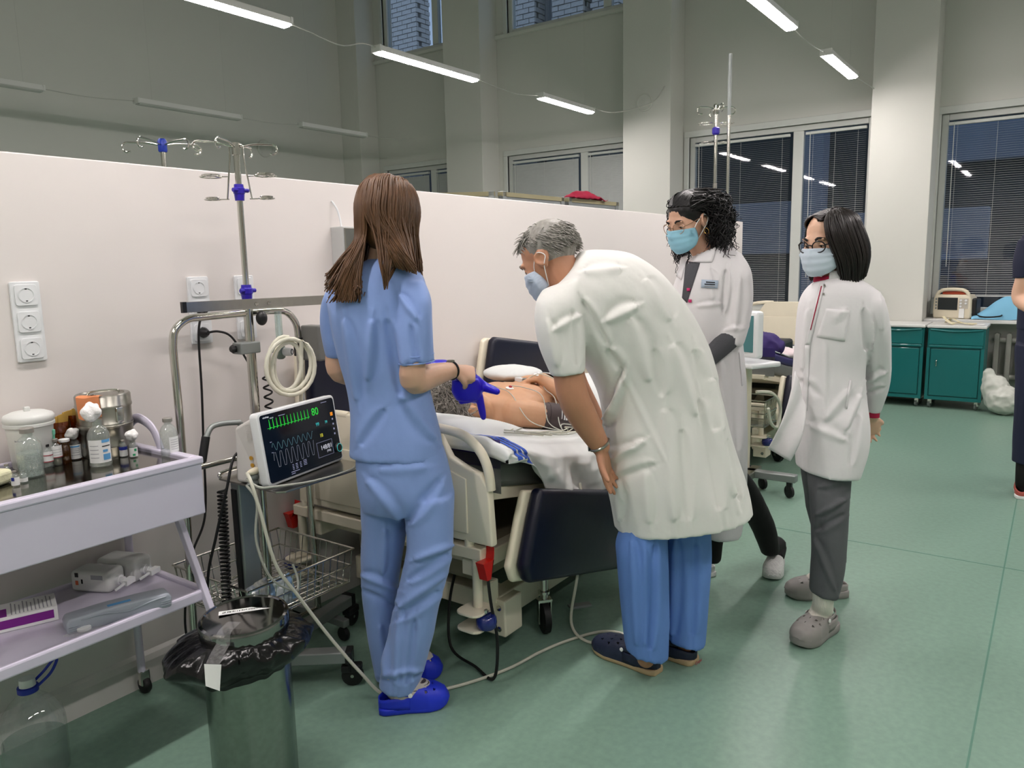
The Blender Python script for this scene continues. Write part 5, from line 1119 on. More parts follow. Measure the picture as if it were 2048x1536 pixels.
class Head:
    """local axes: r right, f forward (face), u up, about the middle of the head"""
    def __init__(s, c, f, up=UP, k=1.0, tilt=0):
        s.c = V3(c); s.f = unit(f); s.u = unit(V3(up) - s.f * np.dot(up, s.f)); s.r = np.cross(s.f, s.u); s.k = k
        if tilt: s.u, s.r = rot(s.u, s.f, tilt), rot(s.r, s.f, tilt)
    def P(s, x, y, z): return s.c + s.k * (s.r * x + s.f * y + s.u * z)
    def ax(s): return (s.r, s.f, s.u)
    def build(s, b, neck, neck_r=.055, ears=True, nape=None):
        E = lambda c, r: b.ell(s.P(*c), V3(r) * s.k, 20, 14, s.ax())
        E((0, -.012, .028), (.073, .092, .083)); E((0, .022, -.012), (.064, .072, .085)); E((0, .036, -.062), (.050, .052, .046)); E((0, .073, -.096), (.020, .016, .015)); E((0, .060, -.075), (.034, .030, .028))
        for q in (-1, 1):
            E((q * .040, .055, -.026), (.022, .026, .022)); E((q * .029, .078, .019), (.020, .010, .008)); E((q * .009, .091, -.031), (.009, .009, .007))
            if ears:
                E((q * .074, -.008, -.008), (.007, .019, .030)); b.torus(s.P(q * .080, -.010, -.004), .021 * s.k, .0045 * s.k, s.r * .9 + s.f * -.3 * q, 20, 8)
        limb(b, [s.P(0, .083, .016), s.P(0, .091, -.010), s.P(0, .0985, -.028)], [.008 * s.k, .009 * s.k, .0105 * s.k], 12, 4)
        E((0, .090, -.056), (.021, .009, .006)); E((0, .087, -.066), (.018, .009, .007))
        limb(b, [s.P(0, -.018, -.02), s.P(0, -.016, -.075), (s.P(0, -.03, -.12) * .5 + V3(neck) * .5), V3(neck)], [.058 * s.k, neck_r * .95, neck_r * .95, neck_r * 1.15], 20, 5)
    def eyes_dent(s, co, nr):
        for q in (-1, 1):
            p = s.P(q * .031, .083, -.002); d2 = ((co - p) ** 2).sum(1); co -= nr * (.009 * s.k * np.exp(-d2 / (2 * (.010 * s.k) ** 2)))[:, None]
        return co
    def eyes(s, parent, brow, iris='#3a2a1e', lid=None):
        me_ = mat('eye white', '#d9d4cc', .25); mi = mat('iris ' + iris, iris, .2)
        for q in (-1, 1):
            c_ = s.P(q * .031, .0685, -.003); R_ = .0122 * s.k
            e = MB().ell(c_, R_, 16, 12).build('eyeball', me_, parent, smooth=True)
            for nm, e0, e1 in (('upper_lid', -.08, 1.45), ('lower_lid', -1.45, -.48)):
                MB().grid(lambda u_, v_: c_ + R_ * 1.07 * (s.r * math.cos(e0 + (e1 - e0) * v_) * math.sin(-1.57 + 3.14 * u_) + s.f * math.cos(e0 + (e1 - e0) * v_) * math.cos(-1.57 + 3.14 * u_) + s.u * (math.sin(e0 + (e1 - e0) * v_) - .25 * (abs(u_ - .5) * 2) ** 2 * (1 if e0 > -1 else -1))), 16, 8).build(nm, lid or M_skin2, parent, smooth=True)
            MB().ell(c_ + s.f * .0088 * s.k - s.u * .0035 * s.k, (.0050 * s.k, .0042 * s.k, .0050 * s.k), 12, 8, s.ax()).build('iris', mi, e, smooth=True)
            MB().tube(spline([s.P(q * .016, .0905, .016), s.P(q * .030, .090, .024), s.P(q * .046, .076, .019)], 6), [.0028 * s.k] * 6 + [.0024 * s.k] * 6 + [.001 * s.k], 6, flat=(1.5, .6), hint=s.u).build('eyebrow', brow, parent, smooth=True)
            MB().tube(spline([s.P(q * .020, .0795, -.005), s.P(q * .031, .0825, -.0025), s.P(q * .043, .0765, -.005)], 6), .0013 * s.k, 6).build('upper_lashes', brow, parent, smooth=True)
def body_mesh(b, parent, material, heads=(), voxel=.0048, smooth=3, name='body'):
    me = modded(b.mesh('w'), remesh=voxel, smooth=smooth)
    n = len(me.vertices); co = np.empty(n * 3); me.vertices.foreach_get('co', co); co = co.reshape(-1, 3); nr = np.empty(n * 3); me.vertices.foreach_get('normal', nr); nr = nr.reshape(-1, 3)
    for h in heads: co = h.eyes_dent(co, nr)
    me.vertices.foreach_set('co', co.ravel()); me.update(); shade(me, 180)
    return link_mesh(name, me, material, parent)
def bvh_of(o):
    me = o.data; return BVHTree.FromPolygons([tuple(v.co) for v in me.vertices], [tuple(p.vertices) for p in me.polygons])
def project(co):
    q = (co - CAMP) @ RW; return 1024 + F_PX * q[:, 0] / q[:, 2], 768 + F_PX * q[:, 1] / q[:, 2]
def garment(name, secl, parent, material, voxel=.0068, smooth=4, creases=(), amp=.006, fx=14.0, fz=3.0, seed=0, k=1.0, both=False, extra=None, post=None):
    b = MB()
    for s in secl: sweep(b, s, k=k)
    if extra: extra(b)
    me = modded(b.mesh('w'), remesh=voxel, smooth=smooth)
    n = len(me.vertices); co = np.empty(n * 3); me.vertices.foreach_get('co', co); co = co.reshape(-1, 3); nr = np.empty(n * 3); me.vertices.foreach_get('normal', nr); nr = nr.reshape(-1, 3)
    if amp:
        d = np.array([(1 - 2 * abs(noise.noise(Vector((p[0] * fx + seed, p[1] * fx, p[2] * fz + seed))))) * .6 + noise.noise(Vector((p[0] * fx * .5, p[1] * fx * .5 + seed, p[2] * fz * 2.2))) * .7 for p in co])
        co = co + nr * (.75 * amp * d)[:, None]
    if len(creases):
        X, Y = project(co); fac = np.clip(-(nr @ AWAY) * 2.5 + .4, 0, 1) if not both else 1.0
        for (p, q, w, dep) in creases:
            p, q = V3(p), V3(q); L2 = ((q - p) ** 2).sum(); t = np.clip(((X - p[0]) * (q - p)[0] + (Y - p[1]) * (q - p)[1]) / L2, -.15, 1.15)
            dep = dep * 1.55; d2 = (X - p[0] - t * (q - p)[0]) ** 2 + (Y - p[1] - t * (q - p)[1]) ** 2
            wt = .62 * w * (.55 + .9 * np.sin(np.pi * np.clip(t, 0, 1)) ** .5); fall = np.where((t < 0) | (t > 1), .25, 1.0)
            sgn = ((X - p[0]) * (q - p)[1] - (Y - p[1]) * (q - p)[0]) / math.sqrt(L2) / wt
            co = co + nr * (dep * fac * fall * (np.exp(-d2 / wt ** 2) - .55 * np.exp(-(sgn - 1.5) ** 2) * np.exp(-np.clip(d2 / wt ** 2 - sgn ** 2, 0, 9))))[:, None]
    if post is not None: co = post(co, nr)
    me.vertices.foreach_set('co', co.ravel()); me.update(); shade(me, 180)
    return link_mesh(name, me, material, parent)
def strands(paths, r, n=4, taper=.35):
    b = MB()
    for P in paths:
        k = len(P); b.tube(P, [r * (1 - (1 - taper) * (i / (k - 1)) ** 3) for i in range(k)], n, cap=False)
    return b
def scalp(h, az, el, rad=1.0):
    """point on the cranium: az from the face (0) to the right, el elevation"""
    return h.P(rad * .076 * math.cos(el) * math.sin(az), -.012 + rad * .095 * math.cos(el) * math.cos(az), .028 + rad * .086 * math.sin(el))
def face_mask(h, bv, parent, material, loops=True, half=66, top=-.010, bot=-.112, loop_m=None, pleat=.0022):
    """pleated face mask wrapped over nose and chin"""
    nu, nv = 33, 17; G = np.zeros((nv, nu, 3))
    for j in range(nv):
        v = j / (nv - 1); z = top + (bot - top) * v
        for i in range(nu):
            q = 2 * i / (nu - 1) - 1; a = math.radians(half * (1 - .10 * abs(2 * v - 1) ** 2)) * q
            zz = z - .012 * (q ** 2) * (1 - v) + .030 * (q ** 2) * v ** 1.5
            o = h.P(0, .0, zz); d = h.r * math.sin(a) + h.f * math.cos(a); hit = bv.ray_cast(Vector(o + d * .25), Vector(-d))
            dist = .25 - hit[3] if hit[0] is not None else .07; el_ = h.k / math.sqrt((math.sin(a) / .079) ** 2 + (math.cos(a) / .107) ** 2) * float(np.interp(v, [0, .2, .55, .85, 1], [.93, 1.0, 1.03, .97, .86])); G[j, i] = [max(min(dist + .003, .116 * h.k), el_ if abs(q) < .9 else dist + .003), a, zz]
    R = G[:, :, 0].copy(); R0 = R.copy()
    for _ in range(14):
        S = R.copy(); S[1:-1] += .5 * (R[:-2] + R[2:] - 2 * R[1:-1]); S[:, 1:-1] += .25 * (R[:, :-2] + R[:, 2:] - 2 * R[:, 1:-1]); R = np.maximum(S, R0)
    vs = []
    for j in range(nv):
        for i in range(nu):
            pl = pleat * abs((j / (nv - 1) * 4) % 1 - .5) * 2 * (1 - (2 * i / (nu - 1) - 1) ** 4); a = G[j, i, 1]; vs.append(h.P(0, 0, G[j, i, 2]) + (h.r * math.sin(a) + h.f * math.cos(a)) * (R[j, i] + pl))
    b = MB(); b.add(vs, [(j * nu + i, j * nu + i + 1, (j + 1) * nu + i + 1, (j + 1) * nu + i) for j in range(nv - 1) for i in range(nu - 1)])
    m = b.build('face_mask', material, parent, smooth=True, solid=.0016, ang=180)
    if loops:
        for q, i in ((-1, 0), (1, nu - 1)):
            T, Bm = vs[i], vs[(nv - 1) * nu + i]
            MB().tube(spline([T, T * .5 + h.P(q * .078, .012, .012) * .5, h.P(q * .083, -.006, .016), h.P(q * .082, -.026, -.004), h.P(q * .080, -.006, -.030), Bm], 6), .0016, 6).build('ear_loop', loop_m or M_paper, m, smooth=True)
    return m
def glasses(h, parent, rim, lens_r=(.024, .019), t=.0016, yc=.105, arms=True, zc=-.006):
    g = thing_part = None
    b = MB()
    for q in (-1, 1):
        c = (q * .032, yc - .006, zc); pts = [h.P(c[0] + lens_r[0] * math.cos(a) * (1 if True else 0), c[1] - .010 * (abs(c[0] + lens_r[0] * math.cos(a)) / .056) ** 2, c[2] + lens_r[1] * math.sin(a)) for a in np.linspace(0, 2 * math.pi, 28, endpoint=False)]
        b.tube(pts, t, 8, closed=True)
        if arms: b.tube(spline([h.P(q * .056, yc - .016, zc + .006), h.P(q * .070, .07, zc + .008), h.P(q * .080, .01, zc + .014), h.P(q * .082, -.015, zc + .008), h.P(q * .080, -.03, zc - .012)], 5), t * 1.05, 6)
    b.tube(spline([h.P(-.010, yc - .006, zc + .004), h.P(0, yc, zc + .008), h.P(.010, yc - .006, zc + .004)], 5), t, 6)
    o = b.build('glasses', rim, parent, smooth=True)
    for q in (-1, 1):
        c = (q * .032, yc - .006, zc); b = MB(); vs = [h.P(*c)] + [h.P(c[0] + lens_r[0] * math.cos(a), c[1] - .010 * (abs(c[0] + lens_r[0] * math.cos(a)) / .056) ** 2, c[2] + lens_r[1] * math.sin(a)) for a in np.linspace(0, 2 * math.pi, 28, endpoint=False)]
        b.add(vs, [(0, 1 + i, 1 + (i + 1) % 28) for i in range(28)]).build('lens', pane_mat('spectacle lens', '#ffffff', .04), o)
    return o
def clog(parent, heel, toe, material, sole=None, w=.052, hgt=.062, holes=True, name='clog', strap=True, plat=.022):
    """slip-on clog from heel to toe on the floor"""
    H_, T_ = V3(heel), V3(toe); H_[2] = T_[2] = 0; d = unit(T_ - H_); s = np.cross(d, UP); L_ = np.linalg.norm(T_ - H_)
    def W(t): return w * float(np.interp(t, [0, .06, .2, .4, .7, .88, .97, 1.0], [.45, .68, .74, .78, 1.0, .86, .52, .22]))
    nS = 22; ts = np.linspace(0, 1, nS)
    b = MB(); vs = []
    for z, k in ((0, .94), (plat * .4, 1.03), (plat, 1.0)):
        lift = lambda t: .012 * max(0, (t - .75) / .25) ** 2 if z == 0 else .010 * max(0, (t - .75) / .25) ** 2
        for t in ts: vs.append(H_ + d * L_ * t + s * W(t) * k + UP * (z + lift(t)))
        for t in ts[::-1]: vs.append(H_ + d * L_ * t - s * W(t) * k + UP * (z + lift(t)))
    m = 2 * nS; b.add(vs, [tuple(range(m))[::-1], tuple(range(2 * m, 3 * m))] + [(l * m + i, l * m + (i + 1) % m, (l + 1) * m + (i + 1) % m, (l + 1) * m + i) for l in range(2) for i in range(m)])
    c = b.build(name, sole or material, parent, smooth=True, bevel=.003, ang=50)
    def up(u, v):
        t = .42 + .58 * v; a = math.pi * u; h_ = hgt * float(np.interp(v, [0, .3, .7, .92, 1.0], [1.05, 1.0, .78, .45, .08])); r_ = W(t) * 1.0
        return H_ + d * L_ * (t - .03 * math.sin(a) * (1 - v) * 2.0) + s * r_ * math.cos(a) * (abs(math.cos(a)) ** -.25 if abs(math.cos(a)) > .05 else 1) * .97 + UP * (plat * .8 + h_ * math.sin(a) ** .7 + .008 * max(0, (t - .75) / .25) ** 2)
    b = MB().grid(up, 60, 36)                # vent holes are cut right through the shell
    if holes:
        cs = np.array([up(u, v) for v, us in ((.25, (.3, .42, .58, .7)), (.45, (.26, .38, .5, .62, .74)), (.65, (.32, .5, .68))) for u in us]); P_ = np.array(b.v)
        b.f = [f for f in b.f if ((cs - P_[list(f)].mean(0)) ** 2).sum(1).min() > .0044 ** 2]; b.m = [0] * len(b.f)
    b.build('upper', material, c, smooth=True, solid=.005, ang=60)
    def hs(u, v):
        a = math.pi * (u); t = .44 - .44 * math.sin(a) ** .5 * 1.0; return H_ + d * L_ * max(t, .01) + s * W(max(t, .08)) * .98 * math.cos(a) * (1.0) + UP * (plat * .8 + v * (.028 + .012 * abs(math.cos(a)) ** 2))
    MB().grid(hs, 26, 4).build('heel_wall', material, c, smooth=True, solid=.004, ang=180)
    if strap:
        pts = [H_ + d * L_ * (.44 - .36 * math.sin(a) ** .8) + s * W(.3) * 1.06 * math.cos(a) + UP * (plat + .046 + .006 * math.sin(a)) for a in np.linspace(0, math.pi, 15)]
        MB().tube(pts, .005, 8, flat=(1.6, .5), hint=UP).build('heel_strap', material, c, smooth=True)
        for q in (-1, 1): MB().lathe([(.007, 0), (.007, .003), (0, .004)], H_ + d * L_ * .44 + s * q * W(.44) * 1.04 + UP * (plat + .044), 14, s * q).build('rivet', M_paper, c, smooth=True)
    return c
def person(label, loc): return thing('person', label, 'person', (loc[0], loc[1], 0))
# ------------------------------------------------------------------ nurse in blue scrubs
M_scrub = mat('light blue scrubs', '#809bd2', .75, var=.03, vscale=6, bump=.30, bscale=13, sheen=.15)
M_hairb = mat('brown hair', '#5a3e27', .40, var=.35, vscale=60, stretch=(1, 1, .08)); M_glove = mat('violet nitrile', '#2512c4', .38, var=.05, bump=.1, bscale=60)
HN = 2.39
def K(px, py, dh=0): return AV(px, py, HN + dh)
root = person('person with long brown hair in light blue scrubs, seen from behind', K(800, 1380))
fN = unit(V3(.97, .25, 0))
torso = secs_px(HN, [((738, 517), (796, 516), .055, .0), ((708, 534), (822, 530), .075, 0), ((668, 560), (846, 553), .092, 0), ((655, 592), (853, 588), .105, 0), ((662, 650), (846, 650), .115, 0), ((677, 715), (845, 715), .112, 0), ((695, 775), (858, 775), .108, 0), ((703, 825), (872, 830), .115, 0), ((703, 868), (882, 872), .124, 0), ((701, 908), (887, 910), .13, 0)])
slR = secs_px(HN, [((800, 566), (848, 560), .05, -.03), ((795, 600), (861, 596), .06, -.055), ((793, 645), (863, 638), .06, -.075), ((796, 690), (866, 684), .058, -.085), ((799, 727), (868, 721), .058, -.09)])
slL = secs_px(HN, [((660, 572), (705, 570), .05, .03), ((645, 605), (695, 605), .058, .05), ((642, 650), (690, 655), .056, .06), ((648, 690), (698, 698), .054, .065), ((654, 714), (703, 714), .054, .07)])
hips = secs_px(HN, [((712, 890), (885, 890), .118, 0), ((714, 940), (898, 940), .13, 0), ((719, 985), (906, 985), .13, 0), ((725, 1015), (907, 1015), .11, 0)])
lgF = secs_px(HN, [((722, 985), (815, 985), .105, .03), ((726, 1060), (812, 1060), .095, .05), ((724, 1120), (803, 1120), .085, .06), ((724, 1170), (797, 1170), .08, .07), ((732, 1240), (797, 1240), .075, .085), ((744, 1305), (800, 1300), .07, .095), ((752, 1352), (804, 1345), .065, .10)])
lgN = secs_px(HN, [((800, 985), (907, 985), .11, -.02), ((812, 1045), (908, 1045), .10, -.035), ((815, 1090), (905, 1095), .09, -.045), ((806, 1140), (895, 1148), .08, -.05), ((792, 1200), (881, 1203), .076, -.055), ((777, 1265), (866, 1272), .072, -.055), ((766, 1320), (851, 1328), .070, -.055), ((758, 1366), (834, 1377), .070, -.055)])
cr = [((745, 640), (735, 760), 11, .008), ((775, 640), (800, 790), 12, -.007), ((690, 640), (715, 800), 10, .007), ((822, 650), (840, 760), 8, -.006), ((800, 590), (835, 640), 8, .006), ((870, 880), (800, 790), 12, .006), ((720, 890), (770, 820), 11, -.005), ((850, 770), (800, 800), 9, .005)]
garment('scrub_top', [torso, slR, slL], root, M_scrub, creases=cr, amp=.0045, fx=13, fz=3.5, seed=2, smooth=5)
crp = [((735, 960), (800, 1040), 12, .006), ((880, 960), (815, 1045), 12, -.007), ((905, 1090), (830, 1120), 9, .007), ((900, 1110), (815, 1160), 9, -.006), ((890, 1150), (800, 1215), 10, .006), ((880, 1185), (790, 1240), 9, -.005), ((725, 1150), (795, 1180), 9, .006), ((726, 1180), (796, 1215), 8, -.005), ((800, 1225), (790, 1370), 8, .006), ((830, 1240), (815, 1370), 8, -.006), ((770, 1060), (765, 1150), 9, .006), ((845, 1340), (765, 1352), 8, .006), ((760, 1250), (770, 1345), 9, .005), ((760, 940), (850, 935), 14, .004)]
garment('scrub_trousers', [hips, lgF, lgN], root, M_scrub, creases=crp, amp=.005, fx=12, fz=4, seed=7, smooth=4)
b = MB(); b.tube([V3(c) + a * math.cos(q) * 1.03 + w * math.sin(q) * 1.03 for (c, a, w) in [slR[-1]] for q in np.linspace(0, 2 * math.pi, 40, endpoint=False)], .002, 6, closed=True); b.tube([V3(c) * .62 + V3(slR[-2][0]) * .38 + a * math.cos(q) * 1.02 + w * math.sin(q) * 1.02 for (c, a, w) in [slR[-1]] for q in np.linspace(0, 2 * math.pi, 40, endpoint=False)], .0014, 6, closed=True)
tag(b.build('sleeve_cuff', M_scrub, root, smooth=True), kind='stuff')
hd = Head(K(778, 432, .03), unit(fN + V3(0, .12, -.25)), UP, 1.0)
b = MB(); hd.build(b, K(764, 540, .0), .048)
sweep(b, torso, k=.80); sweep(b, hips, k=.80); sweep(b, lgF, k=.68); sweep(b, lgN, k=.68)
elR, wrR = K(826, 758, -.10), K(905, 740, .08)
limb(b, [K(828, 610, -.05), K(832, 680, -.09), elR, (elR * .55 + wrR * .45) + V3(0, 0, -.002), wrR], [.030, .034, .041, .038, .027], 18)
elL, wrL = K(682, 742, .07), K(800, 742, .30)
limb(b, [K(672, 620, .05), K(673, 690, .065), elL, (elL + wrL) / 2, wrL], [.030, .033, .040, .036, .027], 18)
dR = unit(K(948, 812, .15) - K(922, 752, .13)); hb_ = unit(-AWAY * .2 + LEFT * .9)
hand(b, wrR, unit(K(945, 748, .10) - wrR), unit(LEFT * .1 + AWAY * .6 - UP * .7), -1, (1.5, 1.5, 1.5, 1.5), .82, thumb=(1.1, .8))
hand(b, wrL, unit(K(880, 722, .36) - wrL), unit(V3(0, 0, -1)), 1, (.3, .3, .35, .4), .9)
for a in (lgF, lgN): e = V3(a[-1][0]); limb(b, [e + UP * .06, e - UP * .01, V3(e[0], e[1], .06)], [.036, .034, .032], 12)
bodyN = body_mesh(b, root, M_skin2, [hd])
# gloves: the right one half pulled off, fingers hanging; the left one seen behind
b = MB(); g0 = K(928, 752, .15); sweep(b, [(K(930, 758, .11), LEFT * .042, AWAY * .030), (K(933, 770, .12), LEFT * .049, AWAY * .034), (K(934, 785, .125), LEFT * .050, AWAY * .034), (K(937, 800, .13), LEFT * .040, AWAY * .026)], 20, 4)
hand(b, K(931, 748, .13), unit(K(944, 812, .13) - K(931, 748, .13)), AWAY, 1, ((.03, .05, .05), (1.25, 1.5, .9), (1.3, 1.5, .9), (1.35, 1.5, .9)), 1.02, thumb=(-.75, -.1), spread=.0, fat=1.5, wr=.036)
me = modded(b.mesh('w'), remesh=.0035, smooth=3); shade(me, 180); link_mesh('glove', me, M_glove, root)
b = MB(); sweep(b, [(K(846, 735, .33), UP * .028, AWAY * .026), (K(860, 728, .35), UP * .03, AWAY * .028)], 16, 3); hand(b, K(852, 732, .34), unit(K(905, 724, .40) - K(852, 732, .34)), -UP, 1, (.35, .35, .4, .4), .95, fat=1.12, wr=.03)
me = modded(b.mesh('w'), remesh=.0035, smooth=3); shade(me, 180); link_mesh('glove', me, M_glove, root)
wd = unit(wrR - elR); o = MB().torus(wrR - wd * .008, .0285, .0042, wd, 32, 8).build('wrist_watch', M_blackp, root, smooth=True); MB().lathe([(.013, 0), (.013, .006), (.011, .007), (0, .007)], wrR - wd * .008 + UP * .027, 20, UP).build('watch_face', M_steel, o, smooth=True)
# hair: long straight locks in two falls
rg = random.Random(5); paths = []
for i in range(1150):
    az = rg.uniform(.75, 2 * math.pi - .75); right = az < math.pi + .25; az += rg.gauss(0, .03); lay = rg.uniform(1.04, 1.2)
    el0 = rg.uniform(1.0, 1.5); root_ = scalp(hd, az * .6 + (math.pi if not right else 0) * .4, el0, 1.03)
    p1 = scalp(hd, az, rg.uniform(.55, .8), lay * .99); p2 = scalp(hd, az, .05, lay * 1.03); p3 = scalp(hd, az, -.5, lay * 1.16)
    back = -math.cos(az)
    if right:
        if back > .1: xx_ = rg.uniform(768, 834); e = K(xx_, 522 + (xx_ - 768) * .3 + rg.uniform(-10, 8), -.10 + .05 * (1 - back))
        else: e = K(rg.uniform(822, 846), rg.uniform(525, 580), .0 + rg.uniform(-.02, .06))
        if rg.random() < .05: e = K(rg.uniform(765, 775), rg.uniform(560, 580), -.125)
    else:
        e = K(rg.gauss(692, 14), rg.uniform(560, 606), -.118) if rg.random() < .88 else K(rg.uniform(648, 668), rg.uniform(545, 585), -.06)
        if rg.random() < .06: e = K(rg.uniform(705, 722), rg.uniform(570, 604), -.128)
    m_ = p3 * .35 + e * .65 + V3(rg.gauss(0, .004), rg.gauss(0, .004), .01)
    m_ = m_ - AWAY * .012 * max(0, back)
    p4 = (p3 * .55 + e * .45) if right else (p3 * .93 + e * .07 - UP * .05); m_ = p4 * .4 + e * .6 - AWAY * .012 * max(0, back)
    paths.append(spline([root_, p1, p2, p3, p4, m_, e], 4))
b = strands(paths, .0032, 4, .5)
hb2 = MB(); hb2.ell(hd.P(0, -.022, .026), V3(.079, .092, .090), 28, 18, hd.ax()); hb2.ell(hd.P(0, -.055, -.03), V3(.066, .05, .09), 24, 16, hd.ax())
b.add(hb2.v, hb2.f); b.build('hair', M_hairb, root, smooth=True, ang=180)
M_clogb = mat('bright blue foam', '#1f33c8', .45, var=.04)
sock = mat('striped sock', '#b9b2ad', .8, col2='#3a3238', thr=(.58, .62), vscale=18, stretch=(1, 1, 6))
def ankle_sock(parent, leg_end, d, m, up=.05, r=.043, drop=.045):
    e = V3(leg_end); b = MB(); limb(b, [e + UP * up, V3(e[0], e[1], .09), V3(e[0], e[1], .065) + unit(d) * .02, V3(e[0], e[1], .055) + unit(d) * .08], [r, r * .98, r * 1.02, r * .9], 16)
    me = modded(b.mesh('w'), remesh=.006, smooth=2); shade(me, 180); return link_mesh('sock', me, m, parent)
tN, hN = AZ(897, 1392, .02), AZ(757, 1412, .02); tF, hF = AZ(884, 1334, .02), AZ(768, 1352, .02)
for L_, (h_, t_) in ((lgN, (hN, tN)), (lgF, (hF, tF))):
    ankle_sock(root, V3(h_[0], h_[1], .10) + unit(t_ - h_) * .06, t_ - h_, sock); clog(root, h_, t_, M_clogb, hgt=.068)

# ------------------------------------------------------------------ doctor bending over the bed
M_coat = mat('white cotton coat', '#e4e4df', .75, var=.02, vscale=5, bump=.30, bscale=13, sheen=.1); M_trou = mat('blue scrub trousers', '#5f85c6', .75, var=.03, bump=.05, bscale=140)
M_grey = mat('grey hair', '#8d8a83', .5, var=.4, vscale=90, stretch=(1, 1, .3))
HD = 2.575
def K(px, py, dh=0): return AV(px, py, HD + dh)
root = person('grey-haired person in a white short-sleeved coat bending over the bed', K(1310, 1320))
coat = secs_px(HD, [((1118, 572), (1160, 503), .06, 0), ((1092, 590), (1195, 500), .13, 0), ((1100, 640), (1262, 508), .18, 0), ((1135, 690), (1325, 552), .19, 0), ((1170, 735), (1382, 628), .18, 0), ((1196, 790), (1418, 700), .17, 0), ((1206, 845), (1440, 780), .17, 0), ((1203, 890), (1460, 860), .18, 0), ((1210, 950), (1480, 930), .19, 0), ((1222, 1005), (1494, 985), .195, 0), ((1230, 1056), (1500, 1018), .195, 0)])
slv = secs_px(HD, [((1085, 580), (1170, 550), .06, -.10), ((1072, 606), (1164, 592), .068, -.14), ((1069, 645), (1167, 640), .07, -.155), ((1079, 695), (1170, 690), .068, -.16), ((1102, 752), (1170, 742), .066, -.16)])
slF = secs_px(HD, [((1110, 580), (1180, 560), .06, .10), ((1100, 640), (1180, 630), .065, .17), ((1110, 700), (1180, 700), .06, .19)])
crd = [((1215, 640), (1275, 612), 13, .010), ((1170, 545), (1240, 538), 12, .006), ((1165, 600), (1215, 690), 8, -.008), ((1215, 700), (1242, 740), 10, -.008), ((1243, 742), (1330, 920), 7, .0025), ((1245, 740), (1205, 835), 9, -.016), ((1240, 760), (1215, 850), 9, .012), ((1262, 640), (1300, 760), 16, .007), ((1345, 690), (1395, 830), 14, .008), ((1390, 700), (1430, 860), 12, -.008), ((1420, 760), (1470, 990), 14, .010), ((1400, 800), (1440, 1020), 13, -.009), ((1330, 820), (1350, 1040), 16, .007), ((1365, 860), (1378, 1040), 11, -.006), ((1210, 905), (1270, 895), 8, .006), ((1215, 925), (1290, 880), 9, .007), ((1225, 960), (1310, 930), 10, -.005), ((1095, 640), (1115, 730), 10, .006), ((1145, 620), (1155, 730), 8, -.006), ((1108, 660), (1160, 630), 9, .006), ((1290, 560), (1340, 640), 14, .006), ((1310, 700), (1325, 790), 12, -.006), ((1235, 960), (1240, 1040), 9, .006), ((1290, 940), (1300, 1045), 12, .005), ((1450, 880), (1480, 1000), 8, -.008)]
garment('white_coat', [coat, slv, slF], root, M_coat, creases=crd, amp=.004, fx=9, fz=3, seed=4, smooth=5)
tL = secs_px(HD, [((1262, 980), (1335, 980), .09, -.03), ((1250, 1040), (1333, 1040), .09, -.05), ((1233, 1085), (1334, 1085), .095, -.06), ((1234, 1120), (1335, 1120), .095, -.07), ((1240, 1190), (1336, 1190), .09, -.08), ((1246, 1250), (1336, 1255), .09, -.085), ((1250, 1292), (1334, 1310), .088, -.085)])
tR = secs_px(HD, [((1315, 980), (1415, 980), .10, .05), ((1320, 1060), (1418, 1060), .10, .05), ((1324, 1120), (1420, 1120), .10, .045), ((1328, 1200), (1415, 1200), .095, .03), ((1330, 1250), (1411, 1255), .09, .02), ((1332, 1272), (1408, 1284), .09, .015)])
seat = secs_px(HD, [((1260, 850), (1420, 820), .11, 0), ((1260, 920), (1415, 920), .12, 0), ((1262, 990), (1415, 990), .11, 0), ((1275, 1030), (1410, 1030), .08, 0)])
garment('scrub_trousers', [seat, tL, tR], root, M_trou, creases=[((1265, 1080), (1275, 1290), 10, .007), ((1310, 1090), (1300, 1300), 9, -.007), ((1350, 1080), (1345, 1270), 9, .007), ((1390, 1090), (1385, 1270), 10, -.006), ((1290, 1100), (1290, 1290), 9, .005)], amp=.005, fx=14, fz=2.5, seed=9)
fD = unit(LEFT * .80 + AWAY * .42 - UP * .55); hd = Head(K(1098, 517, .0), fD, UP, 1.04)
b = MB(); hd.build(b, K(1150, 560, 0), .062)
sweep(b, coat[2:], k=.80); sweep(b, tL, k=.68); sweep(b, tR, k=.68)
el, wr = K(1146, 792, -.165), K(1201, 893, -.13)
limb(b, [K(1122, 640, -.155), K(1132, 720, -.16), el, el * .55 + wr * .45 + LEFT * .004, wr], [.042, .046, .050, .046, .032], 20)
hand(b, wr, unit(K(1222, 985, -.12) - wr), unit(-LEFT * .8 - AWAY * .35), 1, ((.06, .12, .1), (.08, .15, .1), (.12, .2, .1), (.2, .25, .15)), 1.0, thumb=(.15, .1), spread=.03, wr=.030)
limb(b, [K(1140, 640, .17), K(1140, 740, .20), K(1180, 830, .22), K(1215, 900, .2)], [.056, .050, .046, .034], 16)
hand(b, K(1215, 900, .2), unit(LEFT * -.3 - UP), unit(-LEFT), -1, (.2, .2, .2, .2), 1.0)
for a in (tL, tR): e = V3(a[-1][0]); limb(b, [e + UP * .08, e + UP * .02, V3(e[0], e[1], .06)], [.036, .034, .032], 12)
bodyD = body_mesh(b, root, M_skin3, [hd]); bv = bvh_of(bodyD)
hd.eyes(root, M_grey, lid=M_skin3); face_mask(hd, bv, root, mat('pale blue mask', '#b9c6d6', .7), loop_m=M_paper)
o = MB().torus(wr + (el - wr) * .04, .0335, .005, wr - el, 36, 8).build('wrist_watch', M_steel, root, smooth=True); MB().lathe([(.015, 0), (.015, .006), (0, .007)], wr + LEFT * .034, 20, LEFT).build('watch_face', M_blackp, o, smooth=True)
